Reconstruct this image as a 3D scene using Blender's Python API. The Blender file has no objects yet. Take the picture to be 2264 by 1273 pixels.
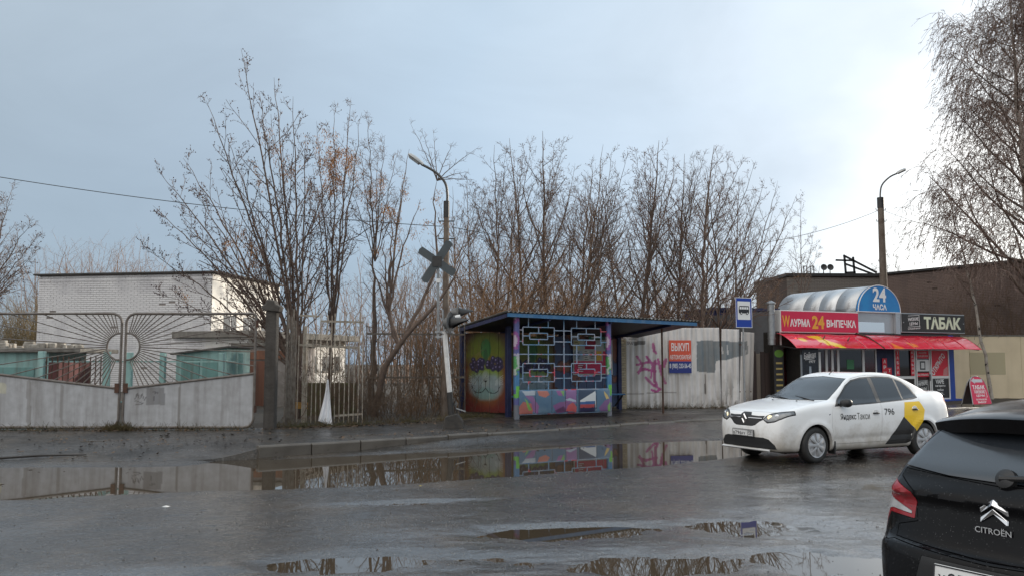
import bpy, bmesh, math, random, zlib
import numpy as np
from mathutils import Vector, Matrix
R = math.radians
scene = bpy.context.scene
C = scene.collection

# ------------------------------------------------------------------ camera, sky, sun, exposure
FPX = 1900.0                                   # focal length in pixels of a 2264 px wide frame
cam_d = bpy.data.cameras.new('camera'); cam = bpy.data.objects.new('camera', cam_d); C.objects.link(cam)
cam_d.sensor_width = 36.0; cam_d.lens = 36.0 * FPX / 2264.0
cam_d.clip_start = 0.1; cam_d.clip_end = 3000
cam.location = (0, 0, 1.7)
cam.rotation_euler = (R(90) + math.atan(163.5 / FPX), 0, 0)
scene.camera = cam

SUN_AZ, SUN_EL = 58.0, 16.0                    # degrees right of the view direction, above the horizon
SUN = Vector((math.sin(R(SUN_AZ)) * math.cos(R(SUN_EL)), math.cos(R(SUN_AZ)) * math.cos(R(SUN_EL)), math.sin(R(SUN_EL))))
sun_d = bpy.data.lights.new('sun', 'SUN'); sun_d.energy = 3.3; sun_d.angle = R(1.0); sun_d.color = (1.0, 0.91, 0.78)
sun = bpy.data.objects.new('sun', sun_d); C.objects.link(sun)
sun.rotation_euler = (-SUN).to_track_quat('-Z', 'Y').to_euler()
sun.location = (40, 20, 30)

world = bpy.data.worlds.new('World'); scene.world = world; world.use_nodes = True
def build_world():
    nt = world.node_tree; N = nt.nodes; L = nt.links; N.clear()
    out = N.new('ShaderNodeOutputWorld'); bg = N.new('ShaderNodeBackground'); L.new(bg.outputs[0], out.inputs[0])
    sky = N.new('ShaderNodeTexSky'); sky.sky_type = 'NISHITA'; sky.sun_disc = False
    sky.sun_elevation = R(SUN_EL); sky.sun_rotation = R(SUN_AZ); sky.dust_density = 2.0
    tc = N.new('ShaderNodeTexCoord')
    # large soft cloud masses
    mp = N.new('ShaderNodeMapping'); mp.inputs['Scale'].default_value = (1.0, 1.0, 2.2); L.new(tc.outputs['Generated'], mp.inputs[0])
    nz = N.new('ShaderNodeTexNoise'); nz.inputs['Scale'].default_value = 2.3; nz.inputs['Detail'].default_value = 5; nz.inputs['Roughness'].default_value = 0.48
    L.new(mp.outputs[0], nz.inputs['Vector'])
    dot = N.new('ShaderNodeVectorMath'); dot.operation = 'DOT_PRODUCT'; dot.inputs[1].default_value = (math.sin(R(44)) * math.cos(R(2)), math.cos(R(44)) * math.cos(R(2)), math.sin(R(2))); L.new(tc.outputs['Generated'], dot.inputs[0])   # bright gap under the cloud deck, on the sun's side
    def m(op, a, b):
        n = N.new('ShaderNodeMath'); n.operation = op
        for i, v in enumerate((a, b)):
            if hasattr(v, 'links') or hasattr(v, 'is_linked'): L.new(v, n.inputs[i])
            else: n.inputs[i].default_value = v
        return n.outputs[0]
    nn = m('MULTIPLY', m('SUBTRACT', nz.outputs['Fac'], 0.5), 0.13)
    t = m('ADD', dot.outputs['Value'], nn)
    t01 = m('ADD', m('MULTIPLY', t, 0.5), 0.5)
    rp = N.new('ShaderNodeValToRGB'); L.new(t01, rp.inputs[0]); e = rp.color_ramp.elements
    stops = [(0.0, (.88, .87, .86)), (.30, (.74, .74, .74)), (.46, (.46, .49, .52)), (.58, (.31, .375, .44)), (.74, (.335, .415, .505)), (.83, (.38, .48, .59)), (.905, (.47, .56, .66)),
             (.944, (.56, .64, .73)), (.960, (.78, .83, .88)), (.972, (1.05, 1.05, 1.04)), (.986, (1.5, 1.48, 1.42)), (1.0, (2.8, 2.7, 2.5))]
    e[0].color = (*stops[0][1], 1); e[1].color = (*stops[-1][1], 1)
    for (p, c) in stops[1:-1]: e.new(p).color = (*c, 1)
    sep = N.new('ShaderNodeSeparateXYZ'); L.new(tc.outputs['Generated'], sep.inputs[0])
    rz = N.new('ShaderNodeValToRGB'); L.new(m('ADD', sep.outputs['Z'], m('MULTIPLY', nn, 1.1)), rz.inputs[0]); e = rz.color_ramp.elements
    e[0].position = 0.0; e[0].color = (.70, .75, .80, 1); e[1].position = 1.0; e[1].color = (2.15, 2.1, 2.0, 1)      # overcast: the zenith is far brighter than the horizon
    k = e.new(0.14); k.color = (.84, .87, .90, 1)
    k = e.new(0.42); k.color = (1.16, 1.13, 1.09, 1)
    mul = N.new('ShaderNodeMixRGB'); mul.blend_type = 'MULTIPLY'; mul.inputs[0].default_value = 1.0
    L.new(rp.outputs[0], mul.inputs[1]); L.new(rz.outputs[0], mul.inputs[2])
    n2 = N.new('ShaderNodeTexNoise'); n2.inputs['Scale'].default_value = 3.2; n2.inputs['Detail'].default_value = 7; n2.inputs['Roughness'].default_value = .55; n2.inputs['Distortion'].default_value = .6; L.new(mp.outputs[0], n2.inputs['Vector'])
    cl = N.new('ShaderNodeMixRGB'); cl.blend_type = 'MULTIPLY'; cl.inputs[0].default_value = 1.0; L.new(mul.outputs[0], cl.inputs[1]); L.new(m('ADD', m('MULTIPLY', n2.outputs['Fac'], 0.34), 0.83), cl.inputs[2]); mul = cl
    sc = N.new('ShaderNodeMixRGB'); sc.blend_type = 'MULTIPLY'; sc.inputs[0].default_value = 1.0; sc.inputs[2].default_value = (.10, .10, .10, 1)
    L.new(sky.outputs[0], sc.inputs[1])
    mix = N.new('ShaderNodeMixRGB'); mix.inputs[0].default_value = 0.86; L.new(sc.outputs[0], mix.inputs[1]); L.new(mul.outputs[0], mix.inputs[2])
    L.new(mix.outputs[0], bg.inputs[0]); bg.inputs[1].default_value = 1.0
build_world()
vs = scene.view_settings
vs.view_transform = 'Standard'; vs.look = 'None'; vs.exposure = 0.52; vs.gamma = 1.0; vs.use_curve_mapping = False
scene.render.engine = 'CYCLES'
scene.cycles.use_denoising = True
scene.cycles.max_bounces = 6; scene.cycles.diffuse_bounces = 3; scene.cycles.glossy_bounces = 3; scene.cycles.transparent_max_bounces = 12
scene.cycles.sample_clamp_indirect = 6.0

# ------------------------------------------------------------------ helpers
rng = np.random.default_rng(7)
random.seed(11)
def lin(c):
    return tuple(((v / 12.92) if v <= .04045 else ((v + .055) / 1.055) ** 2.4) for v in c)
def S(r, g, b):                                # sRGB 0-255 to linear
    return lin((r / 255., g / 255., b / 255.))

MATS = {}
def M(name, col=(.5, .5, .5), rough=.6, metal=0., spec=.5, var=None, streak=None, bump=None, attr=None, coat=0., rvar=0., emit=None, trans=0., spots=None, mud=None):
    """procedural principled material. var=(colour, scale, amount) streak=(colour, scale, amount) bump=(scale, strength) spots=(colour, scale, threshold)"""
    if name in MATS: return MATS[name]
    m = bpy.data.materials.new(name); m.use_nodes = True
    nt = m.node_tree; N = nt.nodes; L = nt.links
    p = N['Principled BSDF']
    p.inputs['Base Color'].default_value = (*col, 1); p.inputs['Roughness'].default_value = rough
    p.inputs['Metallic'].default_value = metal; p.inputs['Specular IOR Level'].default_value = spec
    if coat: p.inputs['Coat Weight'].default_value = coat; p.inputs['Coat Roughness'].default_value = .05
    if trans: p.inputs['Transmission Weight'].default_value = trans
    if emit: p.inputs['Emission Color'].default_value = (*emit[0], 1); p.inputs['Emission Strength'].default_value = emit[1]
    tc = N.new('ShaderNodeTexCoord'); vec = tc.outputs['Object']
    def noise(scale, detail=4, stretch=None, rough_=.55):
        n = N.new('ShaderNodeTexNoise'); n.inputs['Scale'].default_value = scale; n.inputs['Detail'].default_value = detail; n.inputs['Roughness'].default_value = rough_
        if stretch:
            mp = N.new('ShaderNodeMapping'); mp.inputs['Scale'].default_value = stretch; L.new(vec, mp.inputs[0]); L.new(mp.outputs[0], n.inputs['Vector'])
        else: L.new(vec, n.inputs['Vector'])
        return n.outputs['Fac']
    def ramp(fac, a, b):
        r = N.new('ShaderNodeMapRange'); r.inputs['From Min'].default_value = a; r.inputs['From Max'].default_value = b; L.new(fac, r.inputs['Value']); return r.outputs[0]
    cur = None
    if attr:
        a = N.new('ShaderNodeAttribute'); a.attribute_name = attr; cur = a.outputs['Color']
    def mixin(fac, c, amt):
        nonlocal cur
        x = N.new('ShaderNodeMixRGB')
        f = N.new('ShaderNodeMath'); f.operation = 'MULTIPLY'; f.inputs[1].default_value = amt; L.new(fac, f.inputs[0]); L.new(f.outputs[0], x.inputs[0])
        if cur is None: x.inputs[1].default_value = (*col, 1)
        else: L.new(cur, x.inputs[1])
        x.inputs[2].default_value = (*c, 1); cur = x.outputs[0]
    if var: mixin(ramp(noise(var[1]), .35, .68), var[0], var[2])
    if streak: mixin(ramp(noise(streak[1], 5, (1, 1, .07), .6), .46, .72), streak[0], streak[2])
    if spots: mixin(ramp(noise(spots[1], 6, None, .65), spots[2], spots[2] + .05), spots[0], 1.0)
    if mud:                                    # road spray: (colour, height it reaches)
        sx = N.new('ShaderNodeSeparateXYZ'); L.new(vec, sx.inputs[0]); ad = N.new('ShaderNodeMath'); ad.operation = 'MULTIPLY_ADD'; L.new(noise(3.5, 6, None, .65), ad.inputs[0]); ad.inputs[1].default_value = -.9; L.new(sx.outputs['Z'], ad.inputs[2])
        mixin(ramp(ad.outputs[0], mud[1] - .42, mud[1] - .85), mud[0], mud[2])
    if cur is not None: L.new(cur, p.inputs['Base Color'])
    if rvar:
        r = N.new('ShaderNodeMapRange'); r.inputs['From Min'].default_value = .3; r.inputs['From Max'].default_value = .7
        r.inputs['To Min'].default_value = max(.02, rough - rvar); r.inputs['To Max'].default_value = min(1, rough + rvar)
        L.new(noise(6, 5), r.inputs['Value']); L.new(r.outputs[0], p.inputs['Roughness'])
    if bump:
        b = N.new('ShaderNodeBump'); b.inputs['Strength'].default_value = bump[1]; b.inputs['Distance'].default_value = .02
        L.new(noise(bump[0], 4), b.inputs['Height']); L.new(b.outputs[0], p.inputs['Normal'])
    MATS[name] = m
    return m

def vnoise(x, y, scale, seed=0):
    """smooth value noise, vectorised"""
    r = np.random.default_rng(seed).random((256, 256))
    X = x / scale + 1000.3; Y = y / scale + 1000.7
    xi = np.floor(X).astype(int); yi = np.floor(Y).astype(int); fx = X - xi; fy = Y - yi
    fx = fx * fx * (3 - 2 * fx); fy = fy * fy * (3 - 2 * fy)
    g = lambda a, b: r[a % 256, b % 256]
    return (g(xi, yi) * (1 - fx) + g(xi + 1, yi) * fx) * (1 - fy) + (g(xi, yi + 1) * (1 - fx) + g(xi + 1, yi + 1) * fx) * fy
def fbm(x, y, scale, seed=0, o=4):
    s = 0; a = .5
    for k in range(o): s = s + a * vnoise(x, y, scale / 2 ** k, seed + k); a *= .5
    return s
def sstep(a, b, x):
    t = np.clip((x - a) / (b - a), 0, 1); return t * t * (3 - 2 * t)

def tag(o, label=None, cat=None, group=None, kind=None):
    if label: o['label'] = label
    if cat: o['category'] = cat
    if group: o['group'] = group
    if kind: o['kind'] = kind
    return o
def thing(name, label, cat, loc=(0, 0, 0), rz=0., group=None):
    o = bpy.data.objects.new(name, None); C.objects.link(o)
    o.location = loc; o.rotation_euler = (0, 0, R(rz)); o.empty_display_size = .2
    return tag(o, label, cat, group)
def link(name, me, mat=None, parent=None, loc=None, rot=None):
    o = bpy.data.objects.new(name, me); C.objects.link(o)
    if mat is not None and not me.materials: me.materials.append(mat)
    if parent: o.parent = parent
    if loc is not None: o.location = loc
    if rot is not None: o.rotation_euler = rot
    return o
def mesh_np(name, v, f, smooth=False):
    me = bpy.data.meshes.new(name); v = np.asarray(v, dtype=np.float32); f = np.asarray(f, dtype=np.int32)
    me.vertices.add(len(v)); me.vertices.foreach_set('co', v.ravel())
    k = f.shape[1]; me.loops.add(f.size); me.loops.foreach_set('vertex_index', f.ravel())
    me.polygons.add(len(f)); me.polygons.foreach_set('loop_start', np.arange(0, f.size, k, dtype=np.int32))
    if smooth: me.polygons.foreach_set('use_smooth', np.ones(len(f), bool))
    me.update(calc_edges=True); return me

class MB:
    """collects simple solids into one mesh"""
    def __init__(s): s.v = []; s.f = []
    def add(s, v, f):
        b = len(s.v); s.v += [tuple(p) for p in v]; s.f += [tuple(i + b for i in q) for q in f]; return s
    def box(s, x0, x1, y0, y1, z0, z1):
        return s.add([(x0, y0, z0), (x1, y0, z0), (x1, y1, z0), (x0, y1, z0), (x0, y0, z1), (x1, y0, z1), (x1, y1, z1), (x0, y1, z1)],
                     [(0, 3, 2, 1), (4, 5, 6, 7), (0, 1, 5, 4), (1, 2, 6, 5), (2, 3, 7, 6), (3, 0, 4, 7)])
    def bar(s, p, q, w, h, up=(0, 0, 1)):
        p = Vector(p); q = Vector(q); d = (q - p).normalized(); u = Vector(up)
        if abs(d.dot(u)) > .98: u = Vector((0, 1, 0))
        x = d.cross(u).normalized() * w / 2; y = x.cross(d).normalized() * h / 2
        v = [p - x - y, p + x - y, p + x + y, p - x + y, q - x - y, q + x - y, q + x + y, q - x + y]
        return s.add(v, [(0, 3, 2, 1), (4, 5, 6, 7), (0, 1, 5, 4), (1, 2, 6, 5), (2, 3, 7, 6), (3, 0, 4, 7)])
    def tube(s, pts, r, n=8, cap=True):
        P = [Vector(p) for p in pts]; m = len(P); rr = r if hasattr(r, '__len__') else [r] * m
        t0 = (P[1] - P[0]).normalized(); u = t0.orthogonal().normalized(); v = []; f = []
        for i in range(m):
            t = (P[min(i + 1, m - 1)] - P[max(i - 1, 0)]).normalized()
            u = (u - t * u.dot(t)).normalized(); w = t.cross(u)
            for k in range(n):
                a = 2 * math.pi * k / n; v.append(P[i] + (u * math.cos(a) + w * math.sin(a)) * rr[i])
        for i in range(m - 1):
            for k in range(n): f.append((i * n + k, i * n + (k + 1) % n, (i + 1) * n + (k + 1) % n, (i + 1) * n + k))
        if cap: f.append(tuple(range(n))[::-1]); f.append(tuple(range((m - 1) * n, m * n)))
        return s.add(v, f)
    def prism(s, poly, a, b, axis='y'):
        """2D polygon extruded from a to b; axis y: poly=(x,z); axis x: poly=(y,z); axis z: poly=(x,y)"""
        n = len(poly)
        def P(q, t): return (q[0], t, q[1]) if axis == 'y' else ((t, q[0], q[1]) if axis == 'x' else (q[0], q[1], t))
        v = [P(q, a) for q in poly] + [P(q, b) for q in poly]
        f = [tuple(range(n))[::-1], tuple(range(n, 2 * n))] + [(i, (i + 1) % n, n + (i + 1) % n, n + i) for i in range(n)]
        return s.add(v, f)
    def lathe(s, prof, n=24, M4=None):
        """profile of (r, t) turned about local z"""
        v = []; f = []; m = len(prof)
        for (r, t) in prof:
            for k in range(n):
                a = 2 * math.pi * k / n; v.append(Vector((r * math.cos(a), r * math.sin(a), t)))
        if M4 is not None: v = [M4 @ p for p in v]
        for i in range(m - 1):
            for k in range(n): f.append((i * n + k, i * n + (k + 1) % n, (i + 1) * n + (k + 1) % n, (i + 1) * n + k))
        f.append(tuple(range(n))[::-1]); f.append(tuple(range((m - 1) * n, m * n)))
        return s.add(v, f)
    def mesh(s, name, bevel=0, seg=2, smooth=False, fixn=True):
        me = bpy.data.meshes.new(name); me.from_pydata(s.v, [], s.f)
        if bevel or fixn:
            bm = bmesh.new(); bm.from_mesh(me)
            if fixn: bmesh.ops.recalc_face_normals(bm, faces=bm.faces)
            if bevel:
                es = [e for e in bm.edges if len(e.link_faces) == 2 and e.calc_face_angle(0) > .5]
                bmesh.ops.bevel(bm, geom=es, offset=bevel, segments=seg, affect='EDGES', profile=.5, clamp_overlap=True)
            bm.to_mesh(me); bm.free()
        if smooth:
            me.polygons.foreach_set('use_smooth', np.ones(len(me.polygons), bool)); me.set_sharp_from_angle(angle=R(38))
        return me
    def build(s, name, mat, parent=None, bevel=0, seg=2, smooth=False, fixn=True, loc=None, rot=None):
        return link(name, s.mesh(name, bevel, seg, smooth, fixn), mat, parent, loc, rot)

TMP = bpy.data.scenes.new('workbench')
def evaluated(ob):
    TMP.collection.objects.link(ob); vl = TMP.view_layers[0]; vl.update()
    me = bpy.data.meshes.new_from_object(ob.evaluated_get(vl.depsgraph)); TMP.collection.objects.unlink(ob); return me
FC = {}
def text_mesh(body, w, h, thick=.004, bold=.0, shear=0., fill=True):
    """lettering as a solid mesh fitted to w x h metres, centred on x, standing in the xz plane, face towards -y"""
    cu = bpy.data.curves.new('lettering', 'FONT'); cu.body = body; cu.size = 1; cu.offset = bold; cu.shear = shear; cu.extrude = .5; cu.resolution_u = 3; cu.align_x = 'CENTER'
    ob = bpy.data.objects.new('lettering', cu); me = evaluated(ob); bpy.data.objects.remove(ob); bpy.data.curves.remove(cu)
    n = len(me.vertices); co = np.zeros(n * 3, np.float32); me.vertices.foreach_get('co', co); co = co.reshape(-1, 3)
    lo = co.min(0); hi = co.max(0); sz = np.maximum(hi - lo, 1e-6)
    out = np.zeros_like(co)
    out[:, 0] = ((co[:, 0] - lo[0]) / sz[0] - .5) * w; out[:, 2] = ((co[:, 1] - lo[1]) / sz[1]) * h
    out[:, 1] = -((co[:, 2] - lo[2]) / sz[2]) * thick
    me.vertices.foreach_set('co', out.ravel()); me.update(); me.materials.clear(); return me
def text(name, body, w, h, mat, parent, loc, rot=None, **k):
    return link(name, text_mesh(body, w, h, **k), mat, parent, loc, rot)

def painted_sheet(name, W, H, fn, parent, loc, rot=None, step=.03, mat=None, relief=None, thick=.0, x0=0.):
    """a sheet in local xz with its own paint as point colours; fn(u, v) -> rgb; relief(u, v) -> y offset"""
    nu = max(2, int(W / step) + 1); nv = max(2, int(H / step) + 1)
    u = np.linspace(0, W, nu); v = np.linspace(0, H, nv); U, Vv = np.meshgrid(u, v, indexing='ij'); U = U.ravel(); Vv = Vv.ravel()
    y = relief(U, Vv) if relief is not None else np.zeros_like(U)
    co = np.stack([U + x0, y, Vv], 1)
    i, j = np.meshgrid(np.arange(nu - 1), np.arange(nv - 1), indexing='ij'); i = i.ravel(); j = j.ravel()
    f = np.stack([i * nv + j, (i + 1) * nv + j, (i + 1) * nv + j + 1, i * nv + j + 1], 1)
    col = fn(U, Vv)
    if thick:
        n = len(co); b = co.copy(); b[:, 1] += thick; co = np.concatenate([co, b]); col = np.concatenate([col, col])
        ring = [k * nv for k in range(nu)] + [(nu - 1) * nv + k for k in range(1, nv)] + [k * nv + nv - 1 for k in range(nu - 2, -1, -1)] + [k for k in range(nv - 2, 0, -1)]
        side = [(ring[k], ring[k - 1], ring[k - 1] + n, ring[k] + n) for k in range(len(ring))]
        f = np.concatenate([f, f[:, ::-1] + n, np.array(side)])
    me = mesh_np(name, co, f, smooth=bool(relief))
    ca = me.color_attributes.new('paint', 'FLOAT_COLOR', 'POINT'); ca.data.foreach_set('color', np.concatenate([col, np.ones((len(col), 1))], 1).astype(np.float32).ravel())
    return link(name, me, mat or M_PAINT, parent, loc, rot)
def inpoly(u, v, poly):
    r = np.zeros(u.shape, bool); n = len(poly)
    for i in range(n):
        x0, y0 = poly[i]; x1, y1 = poly[i - 1]
        c = ((y0 > v) != (y1 > v)) & (u < (x1 - x0) * (v - y0) / (y1 - y0 + 1e-12) + x0); r ^= c
    return r
def nearline(u, v, pts, w):
    d = np.full(u.shape, 9.)
    for (a, b) in zip(pts[:-1], pts[1:]):
        a = np.array(a); b = np.array(b); e = b - a; t = np.clip(((u - a[0]) * e[0] + (v - a[1]) * e[1]) / (e @ e + 1e-12), 0, 1)
        d = np.minimum(d, np.hypot(u - a[0] - t * e[0], v - a[1] - t * e[1]))
    return d < w
def ell(u, v, cx, cz, rx, rz, rot=0.):
    c, s_ = math.cos(R(rot)), math.sin(R(rot)); a = (u - cx) * c + (v - cz) * s_; b = -(u - cx) * s_ + (v - cz) * c
    return (a / rx) ** 2 + (b / rz) ** 2
class Paint:
    def __init__(s, u, v, base): s.u = u; s.v = v; s.c = np.tile(np.array(base, float), (len(u), 1))
    def put(s, mask, col, a=1.):
        m = np.clip(np.asarray(mask, float), 0, 1)[:, None] * a; s.c = s.c * (1 - m) + np.array(col) * m; return s
    def soft(s, e, col, a=1., k=.35): return s.put(1 - sstep(1 - k, 1 + k, np.sqrt(np.maximum(e, 0))), col, a)
M_PAINT = M('spray_paint', (.5, .5, .5), .5, attr='paint', var=((.05, .045, .04), 9, .22), bump=(60, .08))
# shared materials
m_galv = M('galvanised_steel', (.34, .35, .36), .42, metal=.7, var=((.18, .18, .18), 7, .5), rvar=.1)
m_greypaint = M('grey_paint', S(150, 150, 152), .55, var=(S(120, 118, 115), 4, .6), streak=(S(95, 85, 75), 6, .5), bump=(30, .1))
m_rust = M('rusty_steel', S(88, 60, 46), .8, var=(S(52, 40, 36), 12, .8), bump=(80, .3))
m_dark = M('dark_paint', (.02, .02, .022), .5, var=((.05, .045, .04), 9, .5))
m_black = M('black_plastic', (.015, .015, .016), .45)
m_conc = M('concrete', S(128, 124, 118), .85, var=(S(92, 88, 82), 5, .7), bump=(45, .35), streak=(S(70, 66, 60), 4, .5))
m_white = M('white_enamel', (.78, .78, .78), .4, var=((.5, .5, .48), 10, .4))
m_chrome = M('chrome', (.75, .75, .77), .12, metal=1.)
m_letter_white = M('white_lettering', (.8, .8, .79), .5)
m_letter_black = M('black_lettering', (.02, .02, .025), .5)
# ------------------------------------------------------------------ ground, road, pavement, water
KX = np.array([-30, -14, -9, -6.2, -5.2, -4.3, -3.4, -1.2, .7, 4.33, 8, 15, 26, 40.])
KY = np.array([13.6, 14.6, 15.0, 15.05, 15.25, 15.85, 16.5, 18.15, 19.55, 22.5, 24.9, 29.0, 34.5, 41.])
def yk(x):
    x = np.asarray(x, float); return sum(np.interp(x + d, KX, KY) for d in (-.6, -.3, 0, .3, .6)) / 5
def zp(x, y):
    """height of the ground beyond the kerb line"""
    lift = np.maximum(sstep(-5.35, -4.3, x), sstep(0, 3.6, y - yk(x)))
    return (.16 + .03 * (1 - sstep(0, 2.5, y - yk(x))) * sstep(-5.3, -4, x)) * lift
def grid_mesh(name, X, Y, Z, smooth=True):
    nu, nv = X.shape; i, j = np.meshgrid(np.arange(nu - 1), np.arange(nv - 1), indexing='ij'); i = i.ravel(); j = j.ravel()
    f = np.stack([i * nv + j, (i + 1) * nv + j, (i + 1) * nv + j + 1, i * nv + j + 1], 1)
    return mesh_np(name, np.stack([X.ravel(), Y.ravel(), Z.ravel()], 1), f, smooth)
WATER = -.030
DIPS = [(.75, 8.95, 1.7, .46, 12, .042), (-1.35, 7.6, 1.1, .42, 10, .037), (1.3, 7.5, 2.4, .66, 6, .036), (2.75, 9.0, 1.0, 1.2, -20, .031),
        (3.1, 7.4, 1.1, .7, 0, .031), (-2.8, 6.9, 1.4, .45, 8, .029), (-1.2, 10.7, 1.0, .2, 12, .031), (5.3, 12.2, 2.4, .6, 25, .029), (-.4, 6.6, 1.4, .4, 0, .031),
        (9.5, 19.5, 3.0, .8, 28, .034), (12.5, 24, 4, .8, 28, .036)]
def wet_film(x, y):
    """how much standing water lies in the texture of the asphalt"""
    w = 0 * x
    for (cx, cy, rx, ry, rot, dep) in DIPS: w = np.maximum(w, 1 - sstep(.7, 1.75, np.sqrt(ell(x, y, cx, cy, rx, ry, rot)) + .7 * (fbm(x, y, .8, 43) - .47)))
    w = np.maximum(w, sstep(1.2, 5.5, x) * sstep(13.5, 8.5, y) * sstep(.42, .54, fbm(x, y, 1.1, 47))); return np.maximum(w, .22 * sstep(.53, .64, fbm(x, y, 1.6, 44)))
def road_height(x, y):
    h = .016 * (fbm(x, y, 2.2, 3) - .47) + .012 * (fbm(x, y, .45, 9, 3) - .44) + .007 * (vnoise(x, y, .11, 21) - .5) + .007 * (vnoise(x, y, .05, 22) - .5)
    # long gutter puddle before the kerb and the gate
    px_ = np.array([-30, -12, -8, -6, -4.2, -2.4, -.9, .8, 2.5, 4.1, 5.2, 6.5, 9, 20.])
    near = np.array([10.1, 10.4, 10.7, 11.0, 11.6, 12.0, 12.6, 13.6, 14.5, 15.8, 17.2, 19.0, 22.5, 30.])
    far = np.array([14.2, 14.6, 15.0, 15.5, 15.75, 16.6, 17.5, 18.3, 18.75, 19.4, 19.7, 19.9, 22.4, 29.])
    a = np.interp(x, px_, near); b = np.interp(x, px_, far)
    w = np.minimum(y - a, b - y) + .25 * (fbm(x, y, 1.2, 31) - .47)
    h = h - .052 * sstep(-.15, .35, w)
    # gutter silt between puddle and kerb
    g = sstep(0, 1, y - b) * sstep(-5.2, -3.5, x); h = h + .05 * g * sstep(.2, 1.6, y - b) + .115 * sstep(-3.3, -1.0, x) * sstep(.25, 1., (y - b) / np.maximum(yk(x) - b, .3))
    for (cx, cy, rx, ry, rot, dep) in DIPS:
        e = np.sqrt(ell(x, y, cx, cy, rx, ry, rot)) + .8 * (fbm(x, y, .55, 41) - .47)
        h = h - dep * (1 - sstep(.3, 1.2, e))
    return h
def asphalt(name, wet, mud, film):
    m = bpy.data.materials.new(name); m.use_nodes = True; nt = m.node_tree; N = nt.nodes; L = nt.links; p = N['Principled BSDF']
    g = N.new('ShaderNodeNewGeometry')
    def nz(s, d=4, r=.6):
        n = N.new('ShaderNodeTexNoise'); n.inputs['Scale'].default_value = s; n.inputs['Detail'].default_value = d; n.inputs['Roughness'].default_value = r
        L.new(g.outputs['Position'], n.inputs['Vector']); return n.outputs['Fac']
    def mr(v, a, b, c, d):
        r = N.new('ShaderNodeMapRange'); L.new(v, r.inputs[0])
        for k, q in zip((1, 2, 3, 4), (a, b, c, d)): r.inputs[k].default_value = q
        return r.outputs[0]
    def mix(f, a, b):
        x = N.new('ShaderNodeMixRGB'); L.new(f, x.inputs[0])
        for k, q in ((1, a), (2, b)):
            if isinstance(q, tuple): x.inputs[k].default_value = (*q, 1)
            else: L.new(q, x.inputs[k])
        return x.outputs[0]
    c = mix(mr(nz(1.1), .4, .65, 0, 1), (.027, .023, .020), (.044, .037, .031))
    c = mix(mr(nz(.55, 5), .5, .7, 0, mud), c, (.085, .063, .042))
    agg = N.new('ShaderNodeTexVoronoi'); agg.inputs['Scale'].default_value = 55; L.new(g.outputs['Position'], agg.inputs['Vector'])
    c = mix(mr(agg.outputs['Color'], .70, .92, 0, .6), c, (.15, .142, .13))
    c = mix(mr(nz(30, 3), .52, .66, 0, .85), c, (.014, .013, .012))
    L.new(c, p.inputs['Base Color'])
    L.new(mr(nz(1.6, 5), .38, .66, wet[0], wet[1]), p.inputs['Roughness'])
    p.inputs['Specular IOR Level'].default_value = .3
    b = N.new('ShaderNodeBump'); b.inputs['Strength'].default_value = .6; b.inputs['Distance'].default_value = .009
    ad = N.new('ShaderNodeMath'); ad.operation = 'ADD'; L.new(mr(agg.outputs['Distance'], 0, .6, 1, 0), ad.inputs[0]); L.new(nz(30, 5, .7), ad.inputs[1]); L.new(ad.outputs[0], b.inputs['Height'])
    L.new(b.outputs[0], p.inputs['Normal'])
    # film of water standing in the lows of the surface
    if film == 1.:
        at_ = N.new('ShaderNodeAttribute'); at_.attribute_name = 'film'; L.new(mr(at_.outputs['Fac'], .05, .8, .38, 1), p.inputs['Coat Weight'])
    else: L.new(mr(nz(.42, 5, .58), .47, .60, 0, film), p.inputs['Coat Weight'])
    p.inputs['Coat Roughness'].default_value = .06; p.inputs['Coat IOR'].default_value = 1.36
    b2 = N.new('ShaderNodeBump'); b2.inputs['Strength'].default_value = .16; b2.inputs['Distance'].default_value = .008; L.new(ad.outputs[0], b2.inputs['Height']); L.new(b2.outputs[0], p.inputs['Coat Normal'])
    return m
m_road = asphalt('wet_asphalt', (.12, .32), .7, 1.)
m_pave = asphalt('damp_pavement_asphalt', (.26, .5), .8, .5)
m_earth = M('damp_earth', (.055, .042, .030), .85, var=((.03, .026, .02), 2.5, .8), bump=(18, .6))
m_water = M('puddle_water', (.046, .036, .025), .015, spec=.42)
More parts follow.
